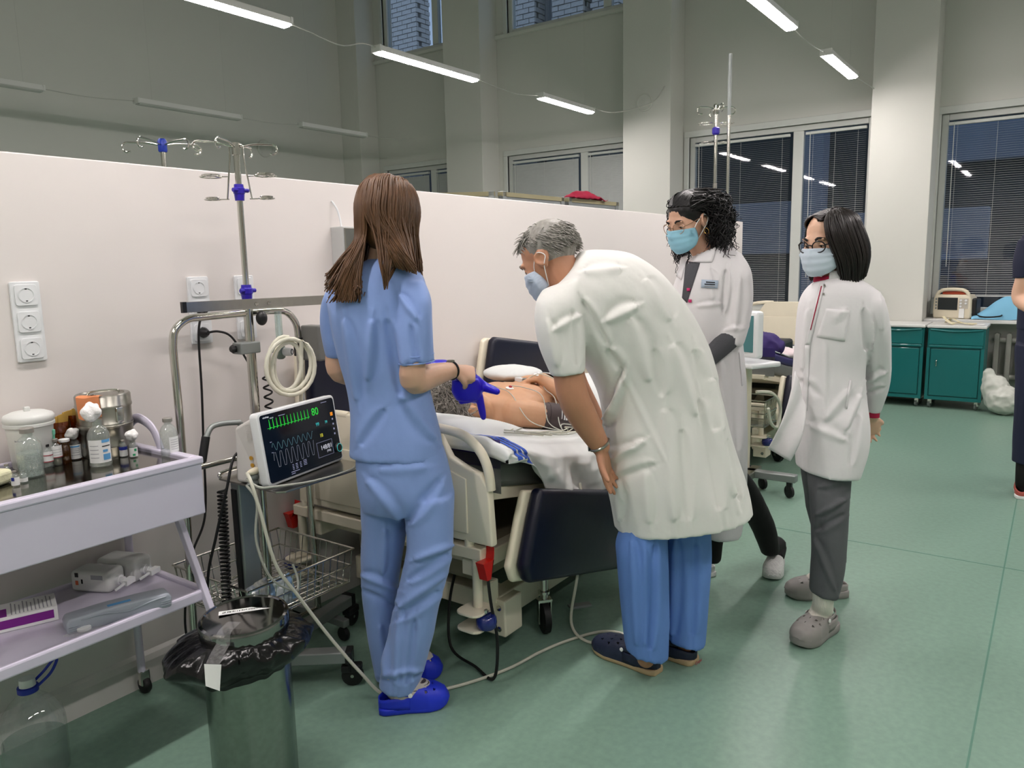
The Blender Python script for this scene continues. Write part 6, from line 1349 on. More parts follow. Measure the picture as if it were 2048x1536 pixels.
rg = random.Random(8); paths = []
for i in range(1700):
    az = rg.uniform(-math.pi, math.pi); el_ = math.asin(rg.uniform(-.45, 1)) if abs(az) > 1.35 else math.asin(rg.uniform(.42, 1))
    if abs(az) < 1.75 and el_ < .18: continue
    p = scalp(hd, az, el_, 1.0); n_ = unit(p - hd.P(0, -.012, .028)); fl_ = unit(hd.f * (.25 if el_ > .6 else -.5) - hd.u * (.25 if el_ > .6 else .9) + hd.r * (.5 + rg.gauss(0, .4))); ln = rg.uniform(.020, .034) * (1.1 if el_ > .4 else .7)
    paths.append([p, p + n_ * .008 + fl_ * ln * .4, p + n_ * (.012 if el_ > .4 else .006) + fl_ * ln])
b = strands(paths, .0019, 4, .3); cp = MB(); cp.ell(hd.P(0, -.020, .032), V3(.0755, .090, .085) * hd.k, 28, 18, hd.ax()); b.add(cp.v, cp.f); b.build('hair', M_grey, root, smooth=True, ang=180)
M_clogn = mat('navy foam', '#232a40', .5, bump=.15, bscale=90); M_sole = mat('tan sole', '#b39c78', .6); M_sockb = mat('black sock', '#0d0d10', .9)
for L_, h_, t_ in ((tL, AZ(1318, 1338, .02), AZ(1190, 1284, .02)), (tR, AZ(1391, 1318, .02), AZ(1290, 1280, .02))):
    e = V3(L_[-1][0]); d_ = unit(t_ - h_); b = MB(); limb(b, [e + UP * .03, V3(e[0], e[1], .10) * .4 + V3(h_[0] + d_[0] * .06, h_[1] + d_[1] * .06, .10) * .6, V3(h_[0], h_[1], .06) + d_ * .10], [.042, .042, .038], 16); b.build('sock', M_sockb, root, smooth=True)
    cl = clog(root, h_, t_, M_clogn, M_sole, w=.056, hgt=.066)
hc = V3(h_[0], h_[1], .036); bk = -unit(V3(*(t_ - h_)[:2], 0)); sd_ = np.cross(UP, bk)
text_mesh('Coqui', .018, frame(hc + bk * .012 + V3(0, 0, -.022), sd_, UP, bk), M_redp, cl, 'heel_lettering', 'CENTER')

# ------------------------------------------------------------------ woman-height figure with dark bob and grey trousers
M_coatb = mat('white lab coat', '#dcdadb', .72, var=.02, vscale=5, bump=.30, bscale=13); M_bob = mat('dark brown hair', '#1d1614', .38, var=.4, vscale=60, stretch=(1, 1, .08)); M_gtr = mat('grey trousers', '#56585b', .8, var=.05, bump=.04, bscale=120)
HB = 2.81
def K(px, py, dh=0): return AV(px, py, HB + dh)
root = person('person with a dark bob and black glasses, white coat and grey trousers', K(1640, 1240))
ct = secs_px(HB, [((1640, 556), (1694, 548), .055, 0), ((1618, 574), (1730, 566), .085, 0), ((1603, 602), (1752, 590), .105, 0), ((1597, 645), (1745, 640), .115, 0), ((1593, 695), (1733, 690), .112, 0), ((1590, 740), (1724, 740), .108, 0), ((1588, 790), (1726, 790), .118, 0), ((1594, 840), (1730, 845), .14, 0), ((1598, 890), (1725, 895), .148, 0), ((1602, 938), (1708, 944), .15, 0)])
sv = secs_px(HB, [((1715, 578), (1755, 582), .05, -.02), ((1722, 608), (1770, 612), .056, -.05), ((1726, 665), (1777, 665), .055, -.04), ((1730, 720), (1780, 718), .052, -.01), ((1732, 765), (1776, 762), .048, .03), ((1734, 800), (1766, 800), .042, .06), ((1733, 826), (1758, 824), .036, .08)])
sv2 = secs_px(HB, [((1605, 590), (1650, 585), .05, .06), ((1610, 640), (1660, 640), .055, .14), ((1640, 720), (1690, 720), .05, .17), ((1685, 800), (1728, 808), .042, .13)])
crb = [((1618, 620), (1606, 740), 9, .006), ((1690, 620), (1668, 640), 8, .005), ((1652, 690), (1650, 830), 6, .004), ((1600, 760), (1640, 790), 9, -.005), ((1728, 620), (1735, 700), 8, -.010), ((1745, 640), (1750, 760), 9, .006), ((1735, 760), (1770, 745), 7, .007), ((1738, 785), (1768, 775), 6, -.006), ((1720, 790), (1690, 860), 9, .008), ((1700, 780), (1650, 840), 10, .006), ((1715, 830), (1700, 930), 8, -.006), ((1620, 850), (1690, 880), 10, .005), ((1760, 600), (1765, 660), 9, .005)]
garment('white_coat', [ct, sv, sv2], root, M_coatb, creases=crb, amp=.0045, fx=11, fz=3, seed=12, smooth=4)
def flap(u, v):
    a = K(1590 + 22 * u, 742 + 70 * u, -.10 - .02 * u); e = K(1536 + 46 * u, 897 + 26 * u, -.05 - .06 * u)
    p = a * (1 - v) + e * v; return p - AWAY * (.03 * math.sin(math.pi * v) + .008 * math.sin(u * 7 + v * 3))
MB().grid(flap, 14, 22).build('coat_flap', M_coatb, root, smooth=True, solid=.004, ang=180)
def fpl(x0, y0, x1, y1, dh=-.128):          # pocket, placket: patches lying on the coat front
    return [K(x0, y0, dh), K(x1, y0 + 3, dh), K(x1, y1 + 3, dh), K(x0, y1, dh)]
bvb = None
hips = secs_px(HB, [((1608, 800), (1712, 800), .085, 0), ((1610, 860), (1708, 860), .09, 0), ((1615, 910), (1700, 910), .085, 0)])
lF = secs_px(HB, [((1622, 880), (1698, 880), .075, -.01), ((1620, 945), (1698, 945), .085, -.03), ((1623, 1000), (1694, 1000), .078, -.06), ((1626, 1050), (1691, 1050), .072, -.065), ((1626, 1110), (1688, 1112), .068, -.075), ((1624, 1155), (1680, 1162), .064, -.085), ((1622, 1184), (1671, 1192), .062, -.09)])
lB = secs_px(HB, [((1594, 850), (1660, 850), .09, .06), ((1602, 900), (1665, 900), .085, .10), ((1608, 960), (1662, 960), .078, .14), ((1618, 1030), (1672, 1030), .07, .19), ((1634, 1090), (1688, 1092), .062, .23), ((1640, 1118), (1689, 1122), .06, .24)])
garment('grey_trousers', [hips, lF, lB], root, M_gtr, creases=[((1690, 1000), (1635, 1030), 7, .006), ((1688, 1030), (1630, 1060), 7, -.005), ((1690, 960), (1640, 975), 8, .005), ((1630, 1080), (1670, 1180), 7, .005), ((1640, 960), (1632, 1060), 7, .004)], amp=.004, fx=14, fz=5, seed=3)
fB = unit(LEFT * .86 - AWAY * .50 - UP * .16); hd = Head(K(1657, 482, 0), fB, UP, 1.0)
b = MB(); hd.build(b, K(1668, 566, 0), .05)
sweep(b, ct[1:7], k=.80); sweep(b, hips, k=.8); sweep(b, lF, k=.68); sweep(b, lB, k=.68)
wrB = K(1744, 832, .09); limb(b, [c for c, _a, _w in sv[1:]] + [wrB], [.026, .028, .027, .025, .024, .024, .024], 16)
hand(b, wrB, unit(K(1742, 868, .12) - wrB), unit(AWAY), 1, (.5, .5, .55, .6), .88)
limb(b, [c for c, _a, _w in sv2[1:]] + [K(1712, 818, .13)], [.028, .027, .024, .023], 14); hand(b, K(1713, 822, .13), unit(-LEFT * .6 - UP * .8), unit(-AWAY), 1, ((.2, .2, .1),) * 4, .86)
bodyB = body_mesh(b, root, M_skin2, [hd]); bv = bvh_of(bodyB)
hd.eyes(root, M_bob); M_maskb = mat('light blue mask', '#c3d0dc', .7); face_mask(hd, bv, root, M_maskb); glasses(hd, root, mat('black acetate', '#151217', .25), (.0235, .0195), .0022)
rg = random.Random(21); paths = []
for i in range(1300):
    az = rg.uniform(1.45, 2 * math.pi - .62); lay = rg.uniform(1.02, 1.20); sgn = 1 if az < math.pi else -1
    az0 = az * .55 if az < math.pi else 2 * math.pi - (2 * math.pi - az) * .55
    r0 = hd.P(-.022 + rg.gauss(0, .004), rg.uniform(-.07, .055), .028 + .086 * 1.06 - .25 * 0) ; r0 = hd.P(-.022 + rg.gauss(0, .004), (yy_ := rg.uniform(-.08, .062)), .028 + .090 * math.sqrt(max(.05, 1 - (yy_ + .012) ** 2 / .0092 - .07))); p1 = scalp(hd, az, .62, lay); p2 = scalp(hd, az, .05, lay * 1.1)
    bk = -math.cos(az); zz = rg.uniform(-.130, -.100) - .02 * (1 - bk)
    if abs(math.sin(az)) > .0 and bk < -.3: p1 = scalp(hd, az, .75, lay * 1.0)
    e = hd.P(.098 * lay * math.sin(az), -.020 + .102 * lay * math.cos(az) * (1.05 if bk > 0 else .55), zz); m_ = p2 * .45 + e * .55 + unit(e - hd.P(0, 0, zz)) * .010
    paths.append(spline([r0, p1, p2, m_, e - unit(e - hd.P(0, -.02, zz)) * .012], 5))
for i in range(320):
    yy_ = rg.uniform(-.08, .062); r0 = hd.P(-.022 + rg.gauss(0, .003), yy_, .028 + .090 * math.sqrt(max(.05, 1 - (yy_ + .012) ** 2 / .0092 - .07))); az = rg.uniform(.55, 1.6)
    paths.append(spline([r0, scalp(hd, az, .85, 1.06), scalp(hd, az + .35, .4, 1.07), scalp(hd, 1.75 + rg.uniform(-.1, .2), 0, 1.08), scalp(hd, 1.95, -.5, 1.15), hd.P(.075, -.04, -.10)], 4))
b = strands(paths, .0032, 4, .5); cp = MB(); cp.ell(hd.P(0, -.026, .028), V3(.078, .090, .086), 28, 18, hd.ax()); cp.ell(hd.P(0, -.045, -.045), V3(.078, .055, .075), 24, 14, hd.ax()); b.add(cp.v, cp.f); b.build('hair', M_bob, root, smooth=True, ang=180)
M_crim = mat('crimson top', '#9a1238', .8)
MB().tube([K(1660, 560, -.0) + (LEFT * .052 * math.cos(a) - AWAY * .052 * math.sin(a)) for a in np.linspace(0, 2 * math.pi, 28, endpoint=False)], .010, 8, closed=True, flat=(1.6, .5), hint=UP).build('undershirt_collar', M_crim, root, smooth=True)
MB().tube([K(1667, 552, .0) + (LEFT * .060 * math.cos(a) - AWAY * .060 * math.sin(a)) + UP * (.004 * math.cos(a)) for a in np.linspace(.95, 2 * math.pi + .55, 30)], .011, 8, flat=(1.7, .5), hint=UP).build('stand_collar', M_coatb, root, smooth=True)
c_, a_, w_ = sv[-1]; sweep(MB(), sv[-2:]) ; bq = MB(); sweep(bq, [(V3(c_) + UP * .008, a_ * .92, w_ * .92), (V3(c_) - UP * .016, a_ * .9, w_ * .9)], 20, 2); bq.build('sleeve_lining_cuff', M_crim, root, smooth=True)
def patch(bv_, quad, off, name, m, parent, nu=10, nv=10, th=.0015):
    """a cloth patch given by four sight-line corners laid onto the garment below"""
    A, B, C_, D_ = [V3(q) for q in quad]
    def fn(u, v):
        p = (A * (1 - u) + B * u) * (1 - v) + (D_ * (1 - u) + C_ * u) * v; d = unit(p - CAMP); hit = bv_.ray_cast(Vector(CAMP), Vector(d)); return (V3(hit[0]) - d * off) if hit[0] is not None and abs(np.linalg.norm(V3(hit[0]) - p)) < .25 else p
    return MB().grid(fn, nu, nv).build(name, m, parent, smooth=True, solid=th, ang=180)
cb = [o for o in root.children if o.name.startswith('white_coat')][0]; bvc = bvh_of(cb)
patch(bvc, [K(1652, 617), K(1700, 620), K(1690, 683), K(1633, 674)], .003, 'chest_pocket', M_coatb, root)
patch(bvc, [K(1640, 566), K(1650, 566), K(1620, 690), K(1610, 690)], .003, 'placket', M_coatb, root, 4, 16); patch(bvc, [K(1610, 690), K(1620, 690), K(1614, 822), K(1604, 822)], .003, 'placket', M_coatb, root, 4, 16)
patch(bvc, [K(1699, 760), K(1704, 762), K(1694, 818), K(1690, 816)], .002, 'pocket_welt', M_coatb, root, 3, 8, .003); patch(bvc, [K(1642, 572), K(1644, 572), K(1622, 660), K(1620, 660)], .005, 'placket_edge', M_crim, root, 2, 12)
for (x, y) in ((1649, 571), (1647, 588)): p = patch(bvc, [K(x - 2, y - 2), K(x + 2, y - 2), K(x + 2, y + 2), K(x - 2, y + 2)], .006, 'snap_button', M_steel, root, 3, 3)
M_sockw = mat('white ribbed sock', '#e3ddd2', .9, bump=.3, bscale=60, stretch=(6, 6, .3)); M_clogg = mat('grey foam', '#8f8b88', .55, var=.03)
eF = V3(lF[-1][0]); hF_, tF_ = AZ(1657, 1250, .02), AZ(1592, 1296, .0); b = MB(); limb(b, [eF + UP * .05, eF - UP * .03, V3(hF_[0], hF_[1], .10) + unit(tF_ - hF_) * .055, V3(hF_[0], hF_[1], .07) + unit(tF_ - hF_) * .11], [.040, .038, .040, .036], 16); me = modded(b.mesh('w'), remesh=.006, smooth=2); shade(me, 180); link_mesh('sock', me, M_sockw, root)
hx = tF_ - unit(tF_ - hF_) * .255; clog(root, hx, tF_, M_clogg, w=.055, hgt=.068, plat=.035)
eB = V3(lB[-1][0]); hB_, tB_ = AZ(1682, 1182, .02), AZ(1571, 1184, .02); b = MB(); limb(b, [eB + UP * .05, eB - UP * .02, V3(hB_[0], hB_[1], .09) + unit(tB_ - hB_) * .06, V3(hB_[0], hB_[1], .07) + unit(tB_ - hB_) * .12], [.040, .038, .040, .034], 16); me = modded(b.mesh('w'), remesh=.006, smooth=2); shade(me, 180); link_mesh('sock', me, M_sockw, root)
clog(root, tB_ - unit(tB_ - hB_) * .26, tB_, M_clogg, w=.055, hgt=.064, plat=.032)

# ------------------------------------------------------------------ figure with curly black hair behind the doctor
M_coatc = mat('white coat fine', '#d9d7d8', .72, var=.02, vscale=5, bump=.30, bscale=13); M_curl = mat('black hair', '#0d0b0c', .36, var=.5, vscale=50); M_knit = mat('dark grey knit', '#4a4b4f', .9, bump=.3, bscale=150); M_leg = mat('black leggings', '#060607', .8)
HC = 3.15
def K(px, py, dh=0): return AV(px, py, HC + dh)
root = person('person with curly black hair, clear-rimmed glasses and a blue mask, white coat', K(1470, 1130))
cc = secs_px(HC, [((1388, 512), (1440, 488), .06, 0), ((1360, 545), (1470, 500), .10, 0), ((1347, 585), (1482, 545), .13, 0), ((1348, 640), (1478, 620), .135, 0), ((1360, 700), (1484, 690), .125, 0), ((1366, 760), (1488, 760), .13, 0), ((1370, 840), (1490, 845), .14, 0), ((1378, 930), (1490, 935), .15, 0), ((1390, 1010), (1484, 1005), .15, 0), ((1400, 1064), (1476, 1056), .15, 0)])
sc = secs_px(HC, [((1438, 508), (1480, 505), .05, -.03), ((1450, 545), (1500, 540), .06, -.07), ((1450, 590), (1504, 590), .06, -.085), ((1446, 635), (1499, 640), .056, -.095), ((1436, 668), (1488, 680), .055, -.105), ((1430, 678), (1480, 694), .054, -.11)])
sc2 = secs_px(HC, [((1362, 545), (1400, 530), .05, .07), ((1350, 600), (1400, 600), .06, .14), ((1355, 680), (1400, 690), .055, .15)])
garment('white_coat', [cc, sc, sc2], root, M_coatc, creases=[((1452, 540), (1446, 620), 6, -.010), ((1395, 612), (1446, 606), 5, .006), ((1480, 560), (1470, 660), 8, .006), ((1450, 660), (1490, 655), 6, .007), ((1440, 720), (1450, 860), 10, .006), ((1470, 700), (1475, 900), 9, -.006), ((1420, 540), (1425, 600), 7, .005)], amp=.0045, fx=12, fz=3, seed=31)
fC = unit(LEFT * .80 - AWAY * .50 - UP * .34); hd = Head(K(1377, 440, 0), fC, UP, .98)
b = MB(); hd.build(b, K(1418, 525, .0), .05)
sweep(b, cc[1:7], k=.80)
eC, wC = K(1478, 660, -.10), K(1415, 718, -.16); limb(b, [K(1476, 555, -.075), K(1477, 610, -.09), eC, wC], [.030, .032, .034, .026], 16); hand(b, wC, unit(LEFT - UP * .5), unit(AWAY), -1, (.4, .4, .4, .4), .88)
limb(b, [K(1378, 580, .14), K(1375, 680, .16), K(1390, 740, .0)], [.042, .037, .026], 14); hand(b, K(1392, 742, -.01), unit(-LEFT * .2 - AWAY - UP * .3), -UP, 1, (.4, .4, .4, .4), .88)
ls = secs_px(HC, [((1400, 940), (1490, 940), .10, 0), ((1440, 985), (1512, 970), .08, .05), ((1478, 1020), (1530, 1005), .068, .10), ((1502, 1055), (1548, 1045), .058, .15), ((1517, 1090), (1556, 1085), .050, .19), ((1524, 1108), (1556, 1104), .045, .21)])
l2 = secs_px(HC, [((1390, 940), (1460, 940), .10, .05), ((1395, 1010), (1455, 1010), .085, .06), ((1400, 1080), (1445, 1080), .06, .08), ((1402, 1120), (1440, 1120), .05, .09)])
sweep(b, ls, k=.88); sweep(b, l2, k=.88)
bodyC = body_mesh(b, root, M_skin, [hd]); bv = bvh_of(bodyC)
garment('leggings', [ls, l2], root, M_leg, voxel=.008, smooth=3, amp=.002, fx=16, fz=8)
b = MB(); limb(b, [eC * .85 + wC * .15, eC * .55 + wC * .45, wC], [.040, .042, .036], 18); b.build('knit_sleeve', M_knit, root, smooth=True)
hd.eyes(root, M_curl); face_mask(hd, bv, root, mat('sky blue mask', '#8fc3d6', .7)); glasses(hd, root, mat('gold rim', '#b58f72', .25, .8), (.025, .021), .0012)
for q in (-1, 1): MB().torus(hd.P(q * .080, -.004, -.052), .012, .0012, hd.f, 20, 6).build('hoop_earring', mat('gold', '#c9a45a', .25, 1.0), root, smooth=True)
rg = random.Random(77); paths = []
for i in range(520):                         # smoothed back from the hairline to the crown
    az = rg.uniform(-1.5, 1.5); e0 = .62 - .35 * (abs(az) / 1.5) ** 2 + rg.uniform(-.03, .1)
    q = [scalp(hd, az, e0, 1.02)] + [scalp(hd, az + (math.copysign(math.pi * .8, az) - az) * t_, e0 + (1.25 - e0) * math.sin(math.pi * t_) * (1 - abs(az) / 2.2), 1.06 + .02 * rg.random()) for t_ in (.25, .5, .75, 1)]
    paths.append(spline(q, 4))
for i in range(900):
    az = rg.uniform(.95, 2 * math.pi - .95); back = -math.cos(az); lay = rg.uniform(.9, 1.75)
    r0 = scalp(hd, az, rg.uniform(.1, 1.3), 1.04); p2 = hd.P(.085 * lay * math.sin(az), -.045 - .085 * lay * max(0, back), rg.uniform(-.05, .05)); down = rg.uniform(.05, .22) * (1.0 if back > 0 else .9)
    e = p2 - UP * down + unit(p2 - hd.P(0, 0, 0)) * rg.uniform(-.02, .03) - hd.f * .012
    base = spline([r0, r0 * .4 + p2 * .6 + hd.u * .02, p2, (p2 + e) / 2, e], 11); ph = rg.uniform(0, 6.28); R = rg.uniform(.006, .013); fq = rg.uniform(.55, .85) * rg.choice((-1, 1)); out = []
    for j, p in enumerate(base):
        k_ = min(1, max(0, (j - 4) / 12)); out.append(p + R * k_ * (hd.r * math.cos(fq * j + ph) + hd.f * math.sin(fq * j + ph) + hd.u * .3 * math.sin(fq * j)))
    paths.append(out)
b = strands(paths, .0024, 3, .4); cp = MB(); cp.ell(hd.P(0, -.017, .032), V3(.078, .092, .086), 28, 18, hd.ax()); cp.ell(hd.P(0, -.085, -.01), V3(.085, .06, .08), 24, 14, hd.ax()); b.add(cp.v, cp.f); b.build('hair', M_curl, root, smooth=True, ang=180)
cb = [o for o in root.children if o.name.startswith('white_coat')][0]; bvc = bvh_of(cb)
patch(bvc, [K(1372, 522), K(1400, 526), K(1374, 606), K(1364, 596)], .002, 'undershirt', M_knit, root, 8, 12)
patch(bvc, [K(1398, 500), K(1432, 498), K(1424, 524), K(1386, 524)], .006, 'lapel', M_coatc, root, 8, 8, .003); patch(bvc, [K(1362, 515), K(1376, 510), K(1362, 560), K(1352, 552)], .006, 'lapel', M_coatc, root, 6, 8, .003)
nb = patch(bvc, [K(1403, 559), K(1437, 561), K(1435, 577), K(1402, 575)], .005, 'name_badge', mat('grey-blue badge', '#a3b2c2', .4), root, 6, 4, .002)
for k in range(3): patch(bvc, [K(1409 + 3 * (k == 0), 563 + 4.2 * k), K(1430, 564 + 4.2 * k), K(1430, 566 + 4.2 * k), K(1409 + 3 * (k == 0), 565 + 4.2 * k)], .0075, 'badge_print', M_ink if k < 2 else M_greyprint, nb, 4, 2, .0005)
M_pink = mat('pink button', '#c22668', .5)
for (x, y) in ((1377, 579), (1380, 602)): patch(bvc, [K(x - 3, y - 3), K(x + 3, y - 3), K(x + 3, y + 3), K(x - 3, y + 3)], .006, 'button', M_pink, root, 4, 4, .004)
patch(bvc, [K(1478, 705), K(1481, 705), K(1487, 770), K(1484, 772)], .003, 'pocket_welt', M_coatc, root, 3, 10, .003)
h_, t_ = AZ(1556, 1118, .02), AZ(1541, 1163, .0); t_ = t_; d_ = unit(V3(*(t_ - h_)[:2], 0)); h_ = t_ - d_ * .25
M_wshoe = mat('white mesh shoe', '#d2d2d0', .6, bump=.5, bscale=110); s1 = clog(root, h_, t_, M_wshoe, mat('white sole', '#c9c9c6', .5), w=.046, hgt=.062, holes=False, strap=False, name='shoe', plat=.022)
e_ = V3(ls[-1][0]); b = MB(); limb(b, [e_ + UP * .03, V3(h_[0], h_[1], .10) + d_ * .05, V3(h_[0], h_[1], .06) + d_ * .1], [.040, .040, .038], 14); b.build('sock', M_leg, root, smooth=True)
h2 = V3(*AZ(1428, 1140, .02)); clog(root, h2, h2 + unit(LEFT - AWAY * .3) * .25, M_wshoe, w=.046, hgt=.06, holes=False, strap=False, name='shoe')

# ------------------------------------------------------------------ figure in navy walking off at the edge
M_nv = mat('navy scrubs', '#141a33', .8, var=.05, bump=.04, bscale=100)
HE = AWAY[0] * 5.39 + AWAY[1] * .05
def K(px, py, dh=0): return AV(px, py, HE + dh)
root = person('person in navy scrubs and red-soled shoes by the radiator', K(2075, 960))
tt = secs_px(HE, [((2070, 455), (2110, 455), .05, 0), ((2048, 475), (2132, 475), .09, 0), ((2044, 520), (2140, 520), .12, 0), ((2044, 600), (2136, 600), .12, 0), ((2042, 660), (2136, 660), .13, 0)])
se = secs_px(HE, [((2040, 480), (2070, 476), .05, -.02), ((2032, 520), (2066, 520), .06, -.04), ((2030, 556), (2062, 552), .055, -.05)])
garment('scrub_top', [tt, se], root, M_nv, amp=.004, seed=5)
hp = secs_px(HE, [((2044, 640), (2136, 640), .12, 0), ((2040, 700), (2138, 700), .125, 0)]); l1 = secs_px(HE, [((2040, 690), (2095, 690), .10, -.03), ((2037, 770), (2082, 770), .085, -.05), ((2033, 850), (2075, 850), .075, -.05), ((2030, 925), (2068, 930), .07, -.04)]); l2 = secs_px(HE, [((2085, 690), (2138, 690), .10, .04), ((2092, 780), (2132, 780), .08, .1), ((2095, 920), (2130, 920), .065, .2)])
garment('scrub_trousers', [hp, l1, l2], root, M_nv, amp=.005, seed=6)
hd = Head(K(2090, 400, 0), unit(AWAY + LEFT * .2), UP, 1.0); b = MB(); hd.build(b, K(2090, 462, 0), .052); sweep(b, tt, k=.8); sweep(b, l1, k=.68); sweep(b, l2, k=.68)
limb(b, [K(2052, 515, -.04), K(2046, 556, -.05), K(2042, 600, -.05), K(2085, 625, -.25)], [.034, .038, .043, .028], 16); hand(b, K(2087, 626, -.25), unit(-LEFT), -UP, 1, (.4,) * 4, .95)
limb(b, [K(2128, 500, .03), K(2140, 570, .05), K(2150, 640, .0)], [.048, .042, .028], 14); hand(b, K(2150, 642, 0), -UP, LEFT, 1, (.3,) * 4, .95)
body_mesh(b, root, M_skin2, [hd], voxel=.0075); cp = MB(); cp.ell(hd.P(0, -.02, .03), V3(.082, .096, .09), 24, 16, hd.ax()); rg = random.Random(3)
b = strands([[scalp(hd, a_, e_, 1.03), scalp(hd, a_, e_ - .2, 1.1), scalp(hd, a_, e_ - .4, 1.06)] for a_, e_ in ((rg.uniform(1.3, 5), rg.uniform(-.2, 1.4)) for _ in range(300))], .003); b.add(cp.v, cp.f); b.build('hair', M_hairb, root, smooth=True)
M_cor = mat('red and white shoe', '#b5564c', .6)
e_ = V3(l1[-1][0]); d_ = unit(V3(e_[0], e_[1] - .25, 0)); p = V3(e_[0], e_[1], 0) - d_ * .07; b = MB(); limb(b, [e_ + UP * .03, V3(e_[0], e_[1], .09), V3(e_[0], e_[1], .06) + d_ * .05], [.045, .04, .036], 14); b.build('sock', M_leg, root, smooth=True); clog(root, p, p + d_ * .27, M_cor, M_paper, w=.05, hgt=.07, holes=False, strap=False, name='shoe'); p = AZ(2115, 930, 0.0); clog(root, p, p + unit(AWAY) * .26, M_cor, M_paper, w=.05, hgt=.07, holes=False, strap=False, name='shoe')

# ------------------------------------------------------------------ patient lying in the bed
root = thing('person', 'bare-chested grey-haired patient lying on the bed with a cuff', 'person', (2.8, 2.05, .7))
M_pskin = mat('patient skin', '#c79a78', .5, var=.07, vscale=12, sss=.12, bump=.03, bscale=110)
YC = 2.04
def bs(x, hw, h, dz=0, y=YC, rise=0): z = zt(x); return (V3(x, y, z + h / 2 + dz), V3(0, hw, 0), V3(.0, 0, h / 2))
tor = [bs(2.64, .07, .12, .02), bs(2.69, .15, .15, .01), bs(2.74, .185, .18), bs(2.85, .19, .215), bs(2.98, .175, .215), bs(3.12, .175, .225), bs(3.28, .18, .21), bs(3.42, .17, .17)]
hd = Head((2.475, 2.035, zt(2.46) + .125), unit(V3(.12, -.35, .93)), unit(V3(-1, 0, .12)), 1.02)
b = MB(); hd.build(b, V3(2.67, 2.04, zt(2.67) + .09), .06); sweep(b, tor, e=2.3)
for s_ in (-1, 1): b.ell((2.86, YC + s_ * .085, zt(2.86) + .16), (.10, .085, .052), 18, 12)
sh, el, wr = V3(2.73, 1.885, zt(2.73) + .085), V3(2.95, 1.70, zt(2.95) + .065), V3(2.965, 1.93, zt(2.96) + .235)
limb(b, [V3(2.71, 1.93, zt(2.7) + .09), sh, (sh + el) / 2, el], [.06, .062, .054, .046], 20); limb(b, [el, el * .6 + wr * .4 + V3(.01, 0, .02), wr], [.047, .045, .031], 18)
hand(b, wr, unit(V3(-.06, .9, .02)), unit(V3(-.1, 0, -1)), 1, ((.35, .3, .2), (.4, .35, .2), (.4, .4, .2), (.45, .4, .2)), 1.02, thumb=(.2, .1), wr=.03)
sh2 = V3(2.73, 2.195, zt(2.73) + .085); limb(b, [V3(2.71, 2.15, zt(2.7) + .09), sh2, V3(2.9, 2.28, zt(2.9) + .06), V3(3.1, 2.30, zt(3.1) + .05), V3(3.28, 2.24, zt(3.28) + .08)], [.06, .06, .052, .045, .03], 18); hand(b, V3(3.28, 2.24, zt(3.28) + .08), unit(V3(.6, -.5, .3)), V3(0, 0, -1), -1, (.3,) * 4, 1.0)
for s_ in (-1, 1): limb(b, [V3(3.38, YC + s_ * .09, zt(3.4) + .10), V3(3.7, YC + s_ * .11, zt(3.7) + .085), V3(3.95, YC + s_ * .11, zt(3.9) + .07)], [.09, .065, .05], 16)
bodyP = body_mesh(b, root, M_pskin, [hd]); hd.eyes(root, M_grey); bvp = bvh_of(bodyP)
M_pep = mat('salt and pepper hair', '#8d877f', .5, var=.7, vscale=70); rg = random.Random(14); paths = []
for i in range(1500):
    az = rg.uniform(-math.pi, math.pi); el_ = math.asin(rg.uniform(-.5, 1)) if abs(az) > 1.3 else math.asin(rg.uniform(.45, 1))
    if abs(az) < 1.7 and el_ < .15: continue
    p = scalp(hd, az, el_, 1.01); n_ = unit(p - hd.P(0, -.012, .028)); q = unit(hd.r * rg.gauss(0, .8) + hd.u * rg.gauss(-.2, .5) + hd.f * rg.gauss(-.2, .5)); ln = rg.uniform(.03, .055)
    paths.append([p, p + n_ * .014 + q * ln * .35, p + n_ * .018 + q * ln * .75, p + n_ * .012 + q * ln])
b = strands(paths, .0020, 4, .3); cp = MB(); cp.ell(hd.P(0, -.020, .032), V3(.078, .092, .088) * hd.k, 28, 18, hd.ax()); b.add(cp.v, cp.f); b.build('hair', M_pep, root, smooth=True, ang=180)
# sheet over the legs and belly, turned down below the chest
def coverf(u, v):
    x = 3.02 + .95 * u + .10 * math.sin(3 * v) * (1 - u); y = 1.56 + .86 * v; hump = .235 * max(0, 1 - ((y - YC) / .30) ** 2) ** .55 * float(np.interp(x, [2.9, 3.1, 3.5, 3.95], [1, 1, .75, .6]))
    return (x, y, zt(x) + .016 + hump + .012 * noise.noise(Vector((u * 9, v * 8, 3))) + .008 * (1 - abs(noise.noise(Vector((u * 5, v * 16, 5))))))
o = MB().grid(coverf, 50, 50).build('cover_sheet', M_sheet, smooth=True, solid=.005, ang=180); tag(o, 'white sheet turned down across the patient below the chest', 'sheet')
# gown bunched beyond the hand
lump('bunched_gown', (3.02, 2.14, zt(3.0) + .25), (.13, .15, .035), 6, M_sheet, 'white gown bunched on the patient belly beside the hand', 'gown', amp=.22, f=9, flat=False)
